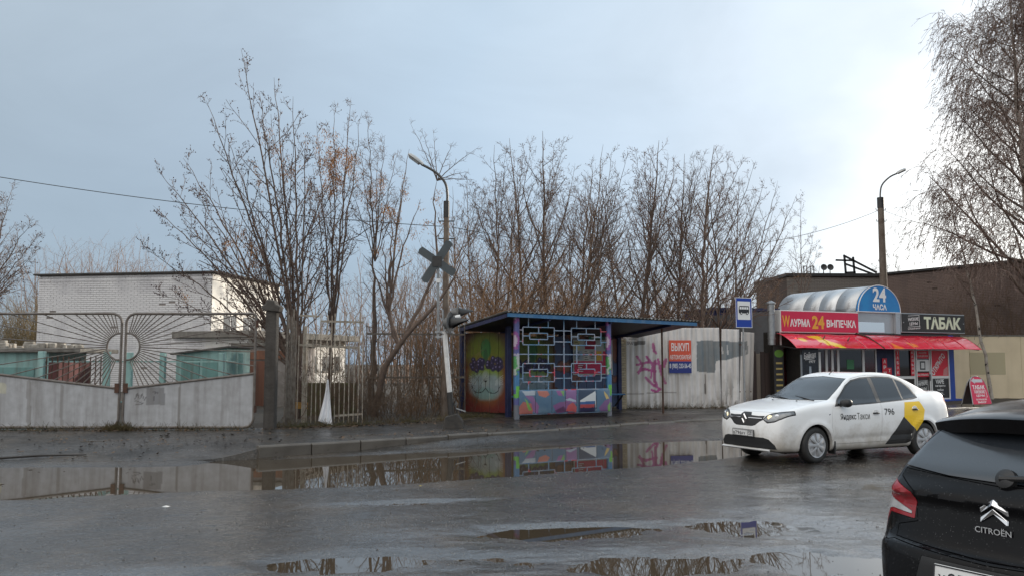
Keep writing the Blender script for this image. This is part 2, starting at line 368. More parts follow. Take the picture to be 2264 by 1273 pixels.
def make_ground():
    o = MB().add([(-400, -60, -.14), (400, -60, -.14), (400, 700, -.14), (-400, 700, -.14)], [(0, 1, 2, 3)]).build('ground', m_earth, fixn=False); tag(o, kind='structure')
    xs = np.concatenate([np.arange(-24, -10, .16), np.arange(-10, 8, .062), np.arange(8, 34, .16)])
    nt_ = 330; t = np.linspace(0, 1, nt_)
    X = np.repeat(xs[:, None], nt_, 1); top = yk(xs)[:, None]
    # finer rows where the picture looks closest
    Y0 = -4.; Yc = 5.5
    tt = np.where(t < .06, t / .06, 0)
    Y = np.where(t[None, :] < .06, Y0 + (Yc - Y0) * tt[None, :], Yc * (top / Yc) ** (((t - .06) / .94)[None, :]))
    Z = road_height(X, Y)
    Z[:, -1] = np.where(xs < -5.2, Z[:, -1], Z[:, -1] - .02)
    # blend to the drive surface at the left, where there is no kerb
    edge = sstep(-4.9, -5.6, X) * sstep(-1.2, 0, Y - top); Z = Z * (1 - edge)
    me = grid_mesh('road', X, Y, Z); ca = me.color_attributes.new('film', 'FLOAT_COLOR', 'POINT'); w = wet_film(X.ravel(), Y.ravel()); ca.data.foreach_set('color', np.stack([w, w, w, w * 0 + 1], 1).astype(np.float32).ravel())
    tag(link('road', me, m_road), kind='structure')
    w = MB().add([(-24, -4, WATER), (34, -4, WATER), (34, 36, WATER), (-24, 36, WATER)], [(0, 1, 2, 3)]).build('puddle_water', m_water, fixn=False); tag(w, kind='structure')
    ys = np.concatenate([np.linspace(0, 6, 70), np.linspace(6.2, 50, 60)])
    xs = np.concatenate([np.arange(-24, -10, .3), np.arange(-10, 10, .14), np.arange(10, 40, .35)])
    X = np.repeat(xs[:, None], len(ys), 1); Y = yk(xs)[:, None] + ys[None, :]
    Z = zp(X, Y) + .022 * (fbm(X, Y, 1.8, 51) - .47) * sstep(0, .5, Y - yk(X)) + .006 * (vnoise(X, Y, .22, 52) - .5)
    X = np.concatenate([X[:, :1], X], 1); Y = np.concatenate([Y[:, :1] + .004, Y], 1); Z = np.concatenate([Z[:, :1] * 0 - .2, Z], 1)      # the edge goes down behind the kerb
    tag(link('pavement', grid_mesh('pavement', X, Y, Z), m_pave), kind='structure')
    # earth strip behind the pavement, under the fence and the trees
    def strip(name, pts_near, pts_far, dz, seed):
        xs = np.arange(pts_near[0][0], pts_near[-1][0], .15); n = 50; t = np.linspace(0, 1, n)[None, :]
        a = np.interp(xs, *zip(*pts_near))[:, None]; b = np.interp(xs, *zip(*pts_far))[:, None]
        X = np.repeat(xs[:, None], n, 1); Y = a + (b - a) * t ** 1.6 + .25 * (fbm(X, X * 0, .8, seed) - .47)
        Z = .15 + dz * sstep(0, .08, t) + .10 * (fbm(X, Y, .7, seed + 1) - .5) * sstep(0, .06, t) + .03 * (vnoise(X, Y, .12, seed + 2) - .5)
        return grid_mesh(name, X, Y, Z)
    tag(link('earth', strip('earth', [(-24, 20.15), (-6.3, 20.2), (-5.2, 20.6), (-3.8, 21.1), (-2.5, 22.0), (-1.5, 22.9), (1, 25.6), (3, 27), (3.9, 28.9), (14, 30.6), (34, 41)],
                             [(-24, 60), (34, 70)], .07, 61), m_earth), kind='structure')
make_ground()

def make_kerb():
    root = thing('kerb', None, None); tag(root, kind='structure')
    m = M('kerb_concrete', S(92, 87, 80), .45, var=(S(66, 60, 54), 3, .7), bump=(40, .3), spots=(S(60, 55, 48), 5, .66), rvar=.15)
    x = -4.55; k = 0
    while x < 17:
        y = float(yk(x)); d = float(yk(x + .01) - y) / .01; n = math.hypot(1, d); L = 1.0
        x1 = x + L / n; y1 = float(yk(x1))
        h = float(zp(x + .4, yk(x + .4))) + .012 + random.uniform(-.01, .008)
        b = MB(); ang = math.atan2(y1 - y, x1 - x) + random.uniform(-.012, .012)
        b.prism([(0.0, -.2), (0.0, h - .03), (.025, h), (.15, h - .004), (.15, -.2)], .006, L - .008, 'x')
        o = b.build('kerb_stone', m, root, bevel=.006, seg=1, loc=(x, y - .06, random.uniform(-.006, .006)), rot=(random.uniform(-.02, .02), 0, ang))
        x = x1; k += 1
make_kerb()

def make_litter():
    # loose grit and small stones lying on the asphalt
    pts = []
    r = np.random.default_rng(5)
    for (cx, cy, sx, sy, n, s0) in [(-2.6, 7.9, 2.2, .9, 150, .012), (2.6, 6.9, .8, .45, 170, .012), (-.5, 9.8, 3, 1.2, 160, .010), (1, 12, 4, 1.5, 120, .012), (-1, 18.1, 1.6, .35, 160, .02), (3, 10.5, 1.5, 1.0, 60, .012), (-8, 18.6, 3, .8, 120, .03), (-3.5, 9.5, 2.2, .8, 90, .012)]:
        q = r.normal(0, 1, (n, 2)) * (sx, sy) + (cx, cy)
        for (x, y) in q: pts.append((x, y, s0 * r.uniform(.35, 1.15)))
    v = []; f = []; base = np.array([(1, 0, 0), (0, 1, 0), (-1, 0, 0), (0, -1, 0), (0, 0, 1)], float)
    P = np.array(pts); hz = np.where(P[:, 1] < yk(P[:, 0]) - .1, road_height(P[:, 0], P[:, 1]), zp(P[:, 0], P[:, 1]) + .02)
    for (x, y, s_), z in zip(pts, hz):
        if z < WATER + .002 and r.random() < .8: continue
        a = r.uniform(0, 6.28); c, s = math.cos(a), math.sin(a); q = base * s_ * r.uniform(.6, 1.3, (5, 1)); q = np.stack([q[:, 0] * c - q[:, 1] * s, q[:, 0] * s + q[:, 1] * c, q[:, 2] * .8], 1) + (x, y, max(z, WATER) - .001)
        b = len(v); v += q.tolist(); f += [(b, b + 1, b + 4), (b + 1, b + 2, b + 4), (b + 2, b + 3, b + 4), (b + 3, b, b + 4)]
    nd = len(f) // 4
    o = link('grit', mesh_np('grit', v, f), M('dark_grit', (.02, .018, .016), .6, var=((.09, .085, .08), 25, .6))); tag(o, 'dark grit and small stones scattered over the wet road', 'grit', kind='stuff')
    n = 5200; X = np.concatenate([r.uniform(-4.5, 5, n // 2), r.uniform(-7, 8, n // 2)]); Y = np.concatenate([r.uniform(6.2, 9.5, n // 2), r.uniform(9, 15, n // 2)]); Zv = road_height(X, Y); ok = Zv > WATER + .001; X, Y, Zv = X[ok], Y[ok], Zv[ok]; n = len(X); sz = r.uniform(.003, .0085, n) * (1 + (Y > 9) * .3)
    V = (np.stack([X, Y, Zv - .001], 1)[:, None, :] + base[None] * r.uniform(.6, 1.3, (n, 5, 1)) * sz[:, None, None] * np.array([1, 1, .8])).reshape(-1, 3); fb = np.array([(0, 1, 4), (1, 2, 4), (2, 3, 4), (3, 0, 4)]); Fv = (fb[None] + (np.arange(n) * 5)[:, None, None]).reshape(-1, 3)
    o = link('chippings', mesh_np('chippings', V, Fv), M('pale_chippings', (.15, .142, .13), .5, var=((.05, .045, .04), 3, .9))); tag(o, 'pale stone chippings worn out of the asphalt', 'chippings', kind='stuff')
    # crumpled paper, a leaf, bits of wood
    def scrap(name, loc, s, mat, label, cat, seed, flat=.4):
        q = np.random.default_rng(seed); n = 7; b = MB(); ring = [(math.cos(6.283 * k / n) * s * q.uniform(.6, 1.2), math.sin(6.283 * k / n) * s * q.uniform(.4, .8), q.uniform(0, s * flat)) for k in range(n)]
        b.add(ring + [(0, 0, s * flat * 1.4)] + [(x, y, z - .003) for x, y, z in ring], [(k, (k + 1) % n, n) for k in range(n)] + [((k + 1) % n, k, n + 1 + k, n + 1 + (k + 1) % n) for k in range(n)])
        o = b.build(name, mat, loc=loc); tag(o, label, cat)
    scrap('paper_scrap', (-4.1, 10.35, -.012), .085, M('litter_paper', (.6, .6, .58), .7), 'crumpled scrap of white paper lying on the wet road', 'litter', 1, .22)
    scrap('fallen_leaf', (-1.27, 12.1, -.018), .06, M('leaf_yellow', (.55, .42, .05), .5), 'small yellow leaf lying on the asphalt before the puddle', 'leaf', 2, .25)
    br = MB().tube([(-9.1, 15.1, .03), (-8.4, 15.45, .05), (-7.7, 15.75, .035)], [.022, .02, .01], 6).build('broken_branch', M('wet_bark', (.03, .024, .02), .6)); tag(br, 'thin dark broken branch lying on the drive before the gate', 'branch')
    pl = MB().box(-.35, .35, -.04, .04, 0, .02).build('wood_offcut', M('wet_wood', (.06, .045, .03), .6), bevel=.003, loc=(-8.3, 17.5, .105), rot=(0, 0, .25)); tag(pl, 'short wet wooden offcut lying in front of the gates', 'plank')
make_litter()
# ------------------------------------------------------------------ gates, pillar, picket fences
m_gate = M('gate_paint', S(150, 150, 151), .5, attr='paint', var=(S(120, 118, 116), 5, .35), streak=(S(88, 78, 68), 5, .45), bump=(25, .12), spots=(S(84, 62, 48), 9, .72))
m_gtube = M('gate_tube', S(112, 107, 102), .5, var=(S(76, 60, 48), 7, .7), bump=(60, .2))
def make_gate(label, xm, xh, seed, marks):
    """xm: meeting stile, xh: hinge stile"""
    root = thing('gate_leaf', label, 'gate', (xm, 19.9, .0), 0, 'pair of sunburst gate leaves'); W = abs(xh - xm); sg = 1 if xh > xm else -1
    zb, zt = .215, 2.82; r = .22
    def arc(cx, cz, a0, a1, rr, n=6): return [(cx + rr * math.cos(R(a0 + (a1 - a0) * k / n)), cz + rr * math.sin(R(a0 + (a1 - a0) * k / n))) for k in range(n + 1)]
    ring = arc(r, zt - r, 180, 90, r) + arc(W - .08, zt - .08, 90, 0, .08) + arc(W - r, zb + r, 0, -90, r) + arc(r, zb + r, 270, 180, r)
    ring += [ring[0]]
    T = lambda q: (sg * q[0], 0, q[1])
    b = MB().tube([T(q) for q in ring], .03, 8, False); b.build('frame', m_gtube, root, smooth=True)
    ztop = lambda u: 1.10 + (1.44 - 1.10) * u / W
    MB().tube([T((.03, ztop(0))), T((W - .03, ztop(W)))], .03, 8).build('rail', m_gtube, root, smooth=True)
    nu, nv = 110, 45; u = np.linspace(.02, W - .02, nu); U, V = np.meshgrid(u, np.linspace(0, 1, nv), indexing='ij')
    dm = np.minimum(U, W - U); zlo = zb + r - np.sqrt(np.maximum(r * r - np.maximum(r - dm, 0) ** 2, 0)); Z = zlo + (ztop(U) - zlo) * V
    p = Paint(U.ravel(), Z.ravel(), S(180, 181, 184)); p.put(fbm(U.ravel() * 3, Z.ravel() * .4, .5, seed) - .3, S(140, 138, 136), .8); marks(p)
    sh = mesh_np('sheet_panel', np.stack([sg * U.ravel(), .012 * (fbm(U.ravel(), Z.ravel(), .9, seed + 5) - .5), Z.ravel()], 1), (lambda i, j: np.stack([i * nv + j, (i + 1) * nv + j, (i + 1) * nv + j + 1, i * nv + j + 1], 1))(*[q.ravel() for q in np.meshgrid(np.arange(nu - 1), np.arange(nv - 1), indexing='ij')]), True)
    ca = sh.color_attributes.new('paint', 'FLOAT_COLOR', 'POINT'); ca.data.foreach_set('color', np.concatenate([p.c, np.ones((len(p.c), 1))], 1).astype(np.float32).ravel())
    link('sheet_panel', sh, m_gate, root)
    cz, rc = 2.06, .31
    MB().tube([T(q) for q in arc(.02, cz, 90, -90, rc, 18)], .022, 8).build('sun_disc_ring', m_gtube, root, smooth=True)
    for k in range(25):
        a = R(77 - k * 6.1); c, s = math.cos(a), math.sin(a); t = (W - .03) / c
        if s > 0: t = min(t, (zt - .02 - cz) / s)
        else:
            den = s - (1.44 - 1.10) / W * c; t = min(t, (1.11 - cz) / den) if den < 0 else t
        MB().tube([T((rc * c, cz + rc * s)), T((t * c, cz + t * s))], .0125, 5).build('ray', m_gtube, root, smooth=True)
    for hz in (.55, 2.5): MB().tube([T((W + .03, hz)), T((W + .03, hz + .16))], .035, 8).build('hinge', m_rust, root)
    MB().box(sg * .0, sg * .1, -.045, -.02, 1.0, 1.22).build('latch_plate', m_rust, root)
def marks_r(p):
    p.put(inpoly(p.u, p.v, [(.52, .72), (.95, .73), (.94, 1.13), (.53, 1.12)]), S(132, 132, 134)); p.put(nearline(p.u, p.v, [(1.28, .25), (1.29, 1.22)], .02), S(120, 116, 112), .8)
    for q in ([(.27, .86), (.31, 1.0), (.35, .88)], [(.29, .93), (.35, .95)], [(.38, .87), (.42, .98), (.46, .88)], [(.27, .82), (.4, .78)], [(.48, .84), (.52, .9)], [(.7, .83), (.72, 1.02)], [(.66, 1.03), (.78, 1.0)], [(.3, .74), (.46, .76)]): p.put(nearline(p.u, p.v, q, .012), S(70, 70, 74), .75)
def marks_l(p):
    p.put(inpoly(p.u, p.v, [(2.6, .98), (2.95, 1.0), (2.95, 1.25), (2.62, 1.22)]), S(196, 194, 176)); p.put(nearline(p.u, p.v, [(2.05, .25), (2.1, 1.25)], .05) | nearline(p.u, p.v, [(1.3, .25), (1.33, 1.15)], .04), S(128, 124, 120), .6)
make_gate('grey sunburst gate leaf with a square darker patch, next to the concrete pillar', -8.93, -5.93, 3, marks_r)
make_gate('grey sunburst gate leaf with a pale yellow patch, at the photo edge', -9.03, -12.02, 8, marks_l)

root = thing('gate_pillar', 'weathered square concrete gate pillar with a rough broken head', 'pillar', (-5.62, 20.15, 0))
m_oldc = M('old_concrete', S(84, 80, 76), .9, var=(S(58, 54, 50), 3, .8), bump=(18, .7), streak=(S(52, 48, 44), 3, .7))
b = MB(); b.box(-.13, .13, -.13, .13, .05, 2.9); b.build('shaft', m_oldc, root, bevel=.03)
b = MB(); b.prism([(-.19, 2.9), (.19, 2.86), (.22, 3.0), (.10, 3.05), (.08, 3.14), (-.1, 3.16), (-.14, 3.04), (-.22, 3.02)], -.18, .17); b.build('head', m_oldc, root, bevel=.03)

m_picket = M('picket_paint', S(168, 162, 150), .55, var=(S(112, 92, 74), 8, .75), bump=(50, .2))
m_picket2 = M('picket_paint_dull', S(120, 114, 106), .6, var=(S(74, 60, 50), 8, .8), bump=(50, .2))
def fence(label, x0, y0, x1, y1, n, zt, rails, mat, w=.035, seed=1, jag=.05, drop=(), posts=()):
    q = random.Random(seed); L = math.hypot(x1 - x0, y1 - y0)
    root = thing('picket_fence', label, 'fence', (x0, y0, 0), math.degrees(math.atan2(y1 - y0, x1 - x0)))
    for k in range(n):
        s = L * k / (n - 1); t = (zt(s) if callable(zt) else zt) + q.uniform(-jag, jag); lean = q.uniform(-.03, .03)
        if k in drop: continue
        b = MB().bar((s, 0, .18), (s + lean, q.uniform(-.03, .03), t), w, w * .6, (1, 0, 0)); b.build('picket', mat, root, bevel=.004, seg=1)
    for (a, c, z0, z1, h) in rails: MB().bar((a, .034, z0), (c, .034, z1), h, .03, (0, 1, 0)).build('rail', mat, root)
    for (s, z) in posts: MB().box(s - .04, s + .04, .04, .12, .1, z).build('post', mat, root, bevel=.006, seg=1)
    return root
fence('weathered metal picket fence return running back from the gate pillar', -5.36, 20.4, -5.36, 21.35, 8, 2.75, [(0, .95, 2.1, 2.1, .05), (0, .95, .4, .4, .05)], m_picket2, .04, 2, .25)
fence('pale metal picket fence with a bent short end, beside the hanging white sheet', -5.3, 21.35, -3.72, 21.55, 15, lambda s: 2.9 if s > .52 else 2.35, [(.55, 1.6, 2.72, 2.70, .05), (.0, 1.5, 2.13, 2.06, .055), (.9, 1.6, .38, .42, .05), (.02, .5, 2.86, 2.84, .045)], m_picket, .036, 5, .06, posts=((.16, 2.6),))
fence('long dull metal picket fence between the leaning tree and the bus shelter', -4.1, 24.3, -1.35, 24.9, 17, 2.83, [(0, 2.81, 2.5, 2.5, .05), (0, 2.81, 1.27, 1.27, .055)], m_picket2, .04, 9, .07)
o = MB().box(-.26, .26, 0, .03, 0, .16).build('board', M('yellow_board', S(168, 128, 60), .6, var=(S(120, 84, 40), 8, .7), bump=(30, .2)), bevel=.004, loc=(-5.32, 21.42, .56)); o.rotation_euler = (0, .05, .1); tag(o, 'short yellow board fixed low on the picket fence', 'board')
# hanging white sheet, gathered at the top
def make_sheet():
    nu, nv = 26, 34; v = []; f = []
    for j in range(nv):
        t = j / (nv - 1); z = 1.28 - 1.06 * t; w = .03 + .155 * t ** .8
        for i in range(nu):
            a = i / (nu - 1); x = (a - .5) * 2 * w * (.5 + .5 * t) - .03 * t; y = .035 * math.sin(a * 15 + t * 2) * (.25 + t * .75) + .05 * math.sin(t * 5) * t
            zz = z - .09 * t * a * (1 if a > .3 else .6) + .05 * (1 - a) * t
            v.append((x, y, zz))
    f = [(j * nu + i, j * nu + i + 1, (j + 1) * nu + i + 1, (j + 1) * nu + i) for j in range(nv - 1) for i in range(nu - 1)]
    o = link('hanging_sheet', mesh_np('hanging_sheet', v, f, True), M('white_film', (.78, .79, .82), .35, var=((.62, .63, .66), 6, .5)), loc=(-4.53, 21.25, 0)); tag(o, 'torn white plastic sheet tied to the picket fence', 'plastic sheet')
    md = o.modifiers.new('thickness', 'SOLIDIFY'); md.thickness = .004
make_sheet()

# ------------------------------------------------------------------ white brick building and the yard behind the gates
m_wbrick = M('white_painted_brick', S(228, 226, 226), .8, var=(S(176, 174, 178), 1.2, .6), spots=(S(112, 84, 72), 4.5, .665), bump=(60, .3))
m_mortar = M('white_mortar', S(150, 144, 140), .9, var=(S(96, 84, 78), 3, .6), bump=(60, .3))
def brick_wall(parent, L, z0, z1, mat, y=0., bw=.25, bh=.065, joint=.012, seed=1, pick=None, skip=None, depth=.03, proud=.012, nmax=300, x0=0., miss=.004):
    """bricks laid in running bond on the local xz face at y; the pick()ed ones are single parts, the rest one joined part"""
    q = random.Random(seed); rows = int((z1 - z0) / (bh + joint)); sing = []; rest = MB()
    base = MB().box(0, bw, 0, depth, 0, bh).mesh('brick', bevel=.004, seg=1); base.materials.append(mat)
    for r_ in range(rows):
        z = z0 + r_ * (bh + joint); off = (r_ % 2) * (bw + joint) / 2 - (bw + joint) / 2; x = off
        while x < L:
            a, c = max(x, 0), min(x + bw, L)
            if c - a > .06 and q.random() > miss and not (skip and skip(a, c, z, z + bh)):
                dy = -proud + q.uniform(-.003, .003)
                if pick and c - a > bw - .01 and pick(a, z) and len(sing) < nmax: sing.append((a, z, dy))
                else: rest.box(x0 + a, x0 + c, y + dy, y + dy + depth, z, z + bh)
            x += bw + joint
    for (a, z, dy) in sing: link('brick', base, None, parent, (x0 + a, y + dy, z))
    if rest.v: tag(rest.build('brickwork', mat, parent, fixn=False), kind='stuff')
def make_white_building():
    root = thing('brick_building', 'flat roofed white painted brick building behind the gates', 'building', (-18.34, 33.2, 0), -9.55); L = 7.23; Hh = 5.02; Dp = 5.8
    MB().box(0, L, .012, Dp, -.1, Hh).build('wall', m_mortar, root)
    brick_wall(root, L, .6, Hh - .03, m_wbrick, seed=4, pick=lambda a, z: 3.35 < z < 4.35 and a > .3)
    # the sunlit end wall
    s = MB(); s.box(L + .004, L + .02, -.01, Dp, -.1, Hh - .02); s.build('end_wall', M('whitewash', S(232, 228, 220), .85, var=(S(196, 188, 180), 3, .5), bump=(30, .5), spots=(S(140, 116, 100), 5, .70)), root)
    for k in range(3):
        y0 = .9 + k * 1.6; w = MB().box(L + .015, L + .035, y0, y0 + 1.0, 2.3, 3.5).build('window', M('dirty_pane', (.05, .055, .06), .15), root)
        MB().box(L + .02, L + .05, y0 - .06, y0 + 1.06, 2.22, 2.3).build('sill', m_conc, w); MB().box(L + .036, L + .044, y0 + .47, y0 + .53, 2.3, 3.5).build('glazing_bar', m_white, w)
    MB().box(-.16, L + .2, -.16, Dp + .1, Hh, Hh + .065).build('roof', M('roof_felt', (.045, .043, .042), .8, var=((.09, .08, .07), 3, .5)), root, bevel=.01)
    MB().box(-.02, L + .02, -.03, .02, Hh - .22, Hh - .17).build('string_course', m_wbrick, root)
    MB().lathe([(.0, 0), (.22, 0), (.26, .05), (.2, .1), (.05, .12)], 14, Matrix.Translation((1.42, -.03, 1.75)) @ Matrix.Rotation(R(90), 4, 'X')).build('vent_cowl', m_black, root)
make_white_building()
def make_annex():
    root = thing('annex_building', 'low white sunlit annex with a flat overhanging roof behind the fence', 'building', (-9.6, 31.4, 0), 71); L = 7.0
    wm = M('whitewash_annex', S(226, 224, 220), .85, var=(S(190, 184, 176), 3, .5), bump=(30, .4))
    MB().box(0, L, .02, 3, -.1, 2.6).build('wall', wm, root)
    MB().box(-.3, L + .3, -.5, 3.2, 2.6, 2.85).build('roof', m_conc, root, bevel=.02)
    for k in range(7):
        x = .5 + k * .92; w = MB().box(x, x + .5, .0, .03, 1.35, 1.95).build('window', M('dark_pane', (.03, .033, .036), .1), root); MB().box(x - .04, x + .54, -.04, .01, 1.28, 1.35).build('sill', m_conc, w)
make_annex()
m_teal = M('teal_paint', S(146, 182, 178), .55, var=(S(112, 148, 146), 3, .6), streak=(S(104, 84, 66), 6, .5), bump=(30, .12))
m_teal2 = M('teal_door_paint', S(110, 152, 148), .55, var=(S(84, 120, 118), 3, .6), streak=(S(90, 70, 56), 6, .5))
def make_yard():
    root = thing('shed', 'small teal sheet-metal shed with two doors in front of the white building', 'shed', (-10.2, 26.2, 0), -8)
    MB().prism([(0, .05), (1.62, .05), (1.62, 2.12), (0, 1.94)], 0, 1.6).build('body', m_teal, root)
    for x in (.18, .86):
        d = MB().box(x, x + .58, -.025, .0, .2, 1.78).build('door', m_teal2, root, bevel=.006, seg=1)
        MB().box(x + .48, x + .52, -.06, -.025, .95, 1.1).build('handle', m_rust, d)
    MB().prism([(-.12, 1.93), (1.75, 2.14), (1.75, 2.19), (-.12, 1.98)], -.15, 1.7).build('roof', M('shed_roof', (.07, .065, .06), .8), root)
    root = thing('garage', 'garage with a rust brown metal door beside the teal shed', 'garage', (-9.2, 29.5, 0), -5)
    MB().box(-.3, 1.7, .0, 2.5, 0, 2.25).build('wall', m_mortar, root); MB().box(.2, 1.15, -.04, 0, .15, 1.75).build('door', M('brown_door', S(112, 72, 56), .6, streak=(S(70, 46, 38), 6, .7)), root, bevel=.006)
    MB().box(-.1, 1.6, -.05, .0, 1.8, 2.1).build('lintel', M('brown_lintel', S(128, 84, 62), .7, var=(S(84, 60, 50), 6, .6)), root)
    MB().box(-.4, 1.8, -.1, 2.6, 2.25, 2.36).build('roof', m_conc, root)
    root = thing('garage', 'teal fronted garage with a concrete roof strewn with rubble, by the photo edge', 'garage', (-16.6, 26.4, 0), 6)
    MB().box(0, 2.3, 0, 3, 0, 2.0).build('wall', m_teal, root); MB().box(2.32, 2.62, -.03, 2.6, 0, 1.75).build('side_door', M('maroon_door', S(92, 44, 44), .6, streak=(S(60, 36, 34), 5, .6)), root)
    MB().box(.3, 1.9, -.04, 0, .1, 1.55).build('door', m_teal2, root, bevel=.006)
    MB().box(-.2, 3.3, -.2, 3.2, 2.0, 2.14).build('roof', m_conc, root, bevel=.03)
    q = random.Random(3)
    rb = MB()
    for k in range(42):
        x, y, s = q.uniform(0, 3.1), q.uniform(-.05, 1.2), q.uniform(.05, .16); rb.box(x - s, x + s, y - s * .7, y + s * .7, 2.135, 2.14 + s * q.uniform(.5, 1.6))
    tag(rb.build('rubble', M('pale_rubble', S(176, 170, 160), .9, var=(S(90, 82, 74), 5, .8), bump=(30, .4)), root, bevel=.02, seg=1), kind='stuff')
    root = thing('yard_fence', 'teal post and rail yard fence receding behind the gates', 'fence', (0, 0, 0))
    P = [(-12.0, 22.2), (-10.85, 23.0), (-10.85, 24.6), (-10.45, 26.0), (-10.15, 27.8), (-9.85, 29.8), (-9.8, 31)]
    P = [(-12.1, 22.2), (-10.8, 23.0), (-10.9, 24.6), (-10.4, 25.7), (-8.55, 25.4), (-8.35, 26.6)]
    for (x, y) in P: MB().box(x - .075, x + .075, y - .075, y + .075, .1, 1.98).build('post', m_teal, root, bevel=.01, seg=1)
    for (a, c) in zip(P[:-1], P[1:]):
        for z in (1.72, .6): MB().bar((*a, z), (*c, z), .04, .04).build('rail', m_teal, root)
    (ax, ay), (cx, cy) = P[0], P[1]
    for k in range(1, 12): t = k / 12; x = ax + (cx - ax) * t; y = ay + (cy - ay) * t; MB().box(x - .012, x + .012, y - .05, y - .03, .3, 1.85).build('picket', m_rust, root)
    root = thing('concrete_slab', 'mossy green low concrete slab standing behind the picket fence', 'slab', (-6.1, 24.4, 0), 2)
    MB().box(0, 1.7, 0, .18, .1, 1.12).build('slab', M('mossy_concrete', S(96, 98, 62), .9, var=(S(70, 82, 40), 4, .8), bump=(30, .5), streak=(S(52, 46, 36), 4, .6)), root, bevel=.02)
make_yard()
# ------------------------------------------------------------------ painted bus shelter
def cat_face(u, v, W, Hh):
    """animal face with bunches of grapes for glasses, spray painted"""
    p = Paint(u, v, S(70, 34, 30)); cx = W / 2; n = (fbm(u, v, .16, 77) - .47) * .5
    p.put(sstep(1.1, .3, v / Hh + n), S(104, 44, 30), .75); p.put(sstep(.30, .05, v / Hh + n), S(104, 30, 28), .9)
    p.soft(ell(u, v, cx, Hh * .74, W * .44, Hh * .27) + n, S(104, 118, 28), .9); p.soft(ell(u, v, cx, Hh * .40, W * .44, Hh * .30) + n, S(140, 92, 40), .7)
    p.soft(ell(u, v, cx, Hh * .47, W * .36, Hh * .12) + n, S(124, 160, 66), .8)
    for sx in (-1, 1): p.soft(ell(u, v, cx + sx * W * .16, Hh * .34, W * .23, Hh * .14) + n, S(140, 156, 160), .95)
    p.soft(ell(u, v, cx, Hh * .23, W * .25, Hh * .08) + n, S(116, 146, 142), .9); p.soft(ell(u, v, cx, Hh * .42, W * .08, Hh * .10) + n, S(146, 156, 150), .8)
    p.soft(ell(u, v, cx, Hh * .80, W * .12, Hh * .13) + n * .4, S(48, 108, 52), .95, .15); p.soft(ell(u, v, cx, Hh * .70, W * .05, Hh * .10), S(40, 84, 44), .9, .2)
    q = random.Random(4)
    for sx in (-1, 1):
        for k in range(22):
            a = q.uniform(-1, 1); b = q.uniform(-1, 1) * (1 - abs(a) * .55); bx, bz = cx + sx * W * .20 + a * W * .16, Hh * .605 + b * Hh * .095
            p.soft(ell(u, v, bx, bz, W * .055, W * .055), S(40, 32, 66), .95, .12); p.soft(ell(u, v, bx - .012, bz + .02, W * .016, W * .016), S(140, 130, 176), .8, .3)
    p.put(inpoly(u, v, [(cx - W * .045, Hh * .40), (cx + W * .045, Hh * .40), (cx, Hh * .372)]), S(12, 12, 16))
    p.put(nearline(u, v, [(cx, Hh * .37), (cx, Hh * .30)], .009), S(40, 40, 44))
    for sx in (-1, 1): p.put(nearline(u, v, [(cx, Hh * .30), (cx + sx * W * .07, Hh * .255), (cx + sx * W * .2, Hh * .245), (cx + sx * W * .28, Hh * .27), (cx + sx * W * .33, Hh * .325)], .011), S(24, 24, 28))
    for k in range(5):
        for sx in (-1, 1): p.put(nearline(u, v, [(cx + sx * W * .22, Hh * (.35 + .012 * k)), (cx + sx * W * .40, Hh * (.36 + .026 * k))], .008), S(200, 205, 205), .5)
    return p.c
def geo_paint(u, v):
    p = Paint(u, v, S(72, 116, 150)); n = fbm(u, v, .3, 88) - .47; p.put(n * 2, S(120, 150, 170), .7)
    A = [([(0, 0), (.42, 0), (.46, .26), (.1, .33), (0, .2)], S(196, 96, 76)), ([(.16, .5), (.36, .3), (.46, .06), (.6, .0), (.62, .2), (.4, .48)], S(150, 84, 150)), ([(.14, .42), (.22, .36), (.40, .12), (.30, .1), (.2, .3)], S(120, 190, 60)),
         ([(.1, .62), (.18, .5), (.5, .48), (.52, .62)], S(176, 186, 196)), ([(.56, .62), (.6, .48), (.8, .42), (.95, .5), (.9, .62)], S(206, 104, 70)), ([(1.06, .2), (1.3, .3), (1.62, .3), (1.58, .02), (1.2, 0)], S(140, 70, 140)),
         ([(1.1, .05), (1.4, .18), (1.6, 0)], S(96, 46, 92)), ([(1.18, .62), (1.22, .48), (1.36, .46), (1.4, .62)], S(160, 70, 150)), ([(1.32, .6), (1.42, .44), (1.46, .62)], S(120, 186, 70)),
         ([(1.5, .62), (1.5, .3), (1.84, .24), (1.86, .62)], S(150, 90, 160)), ([(1.5, .04), (1.56, .2), (1.7, .28), (1.86, .16), (1.84, .0)], S(214, 62, 58)), ([(1.46, .34), (1.6, .4), (1.84, .34), (1.84, .29), (1.6, .32)], S(170, 190, 210)),
         ([(1.92, .0), (2.5, 0), (2.5, .62), (1.92, .62)], S(48, 66, 96)), ([(1.98, .34), (2.5, .58), (2.52, .02), (2.48, .3), (1.98, .3)], S(222, 226, 228)), ([(1.98, .30), (2.47, .30), (2.46, .22), (1.98, .22)], S(30, 96, 168)),
         ([(1.98, .22), (2.47, .22), (2.46, .13), (1.98, .13)], S(196, 48, 52)), ([(1.98, .13), (2.47, .13), (2.46, .0), (1.98, .0)], S(44, 40, 84)), ([(2.6, .1), (2.8, .3), (3.0, .36), (3.0, .02), (2.66, .0)], S(136, 82, 148)),
         ([(2.8, .58), (2.92, .46), (2.96, .36), (2.86, .34), (2.8, .46)], S(224, 186, 70)), ([(2.92, .16), (3.04, .3), (3.04, 0), (2.94, .0)], S(120, 190, 70))]
    for poly, c in A: p.put(inpoly(u + n * .05, v + n * .05, poly), c, .93)
    gr = p.c.mean(1, keepdims=True); return (p.c * .72 + gr * .28) * .9
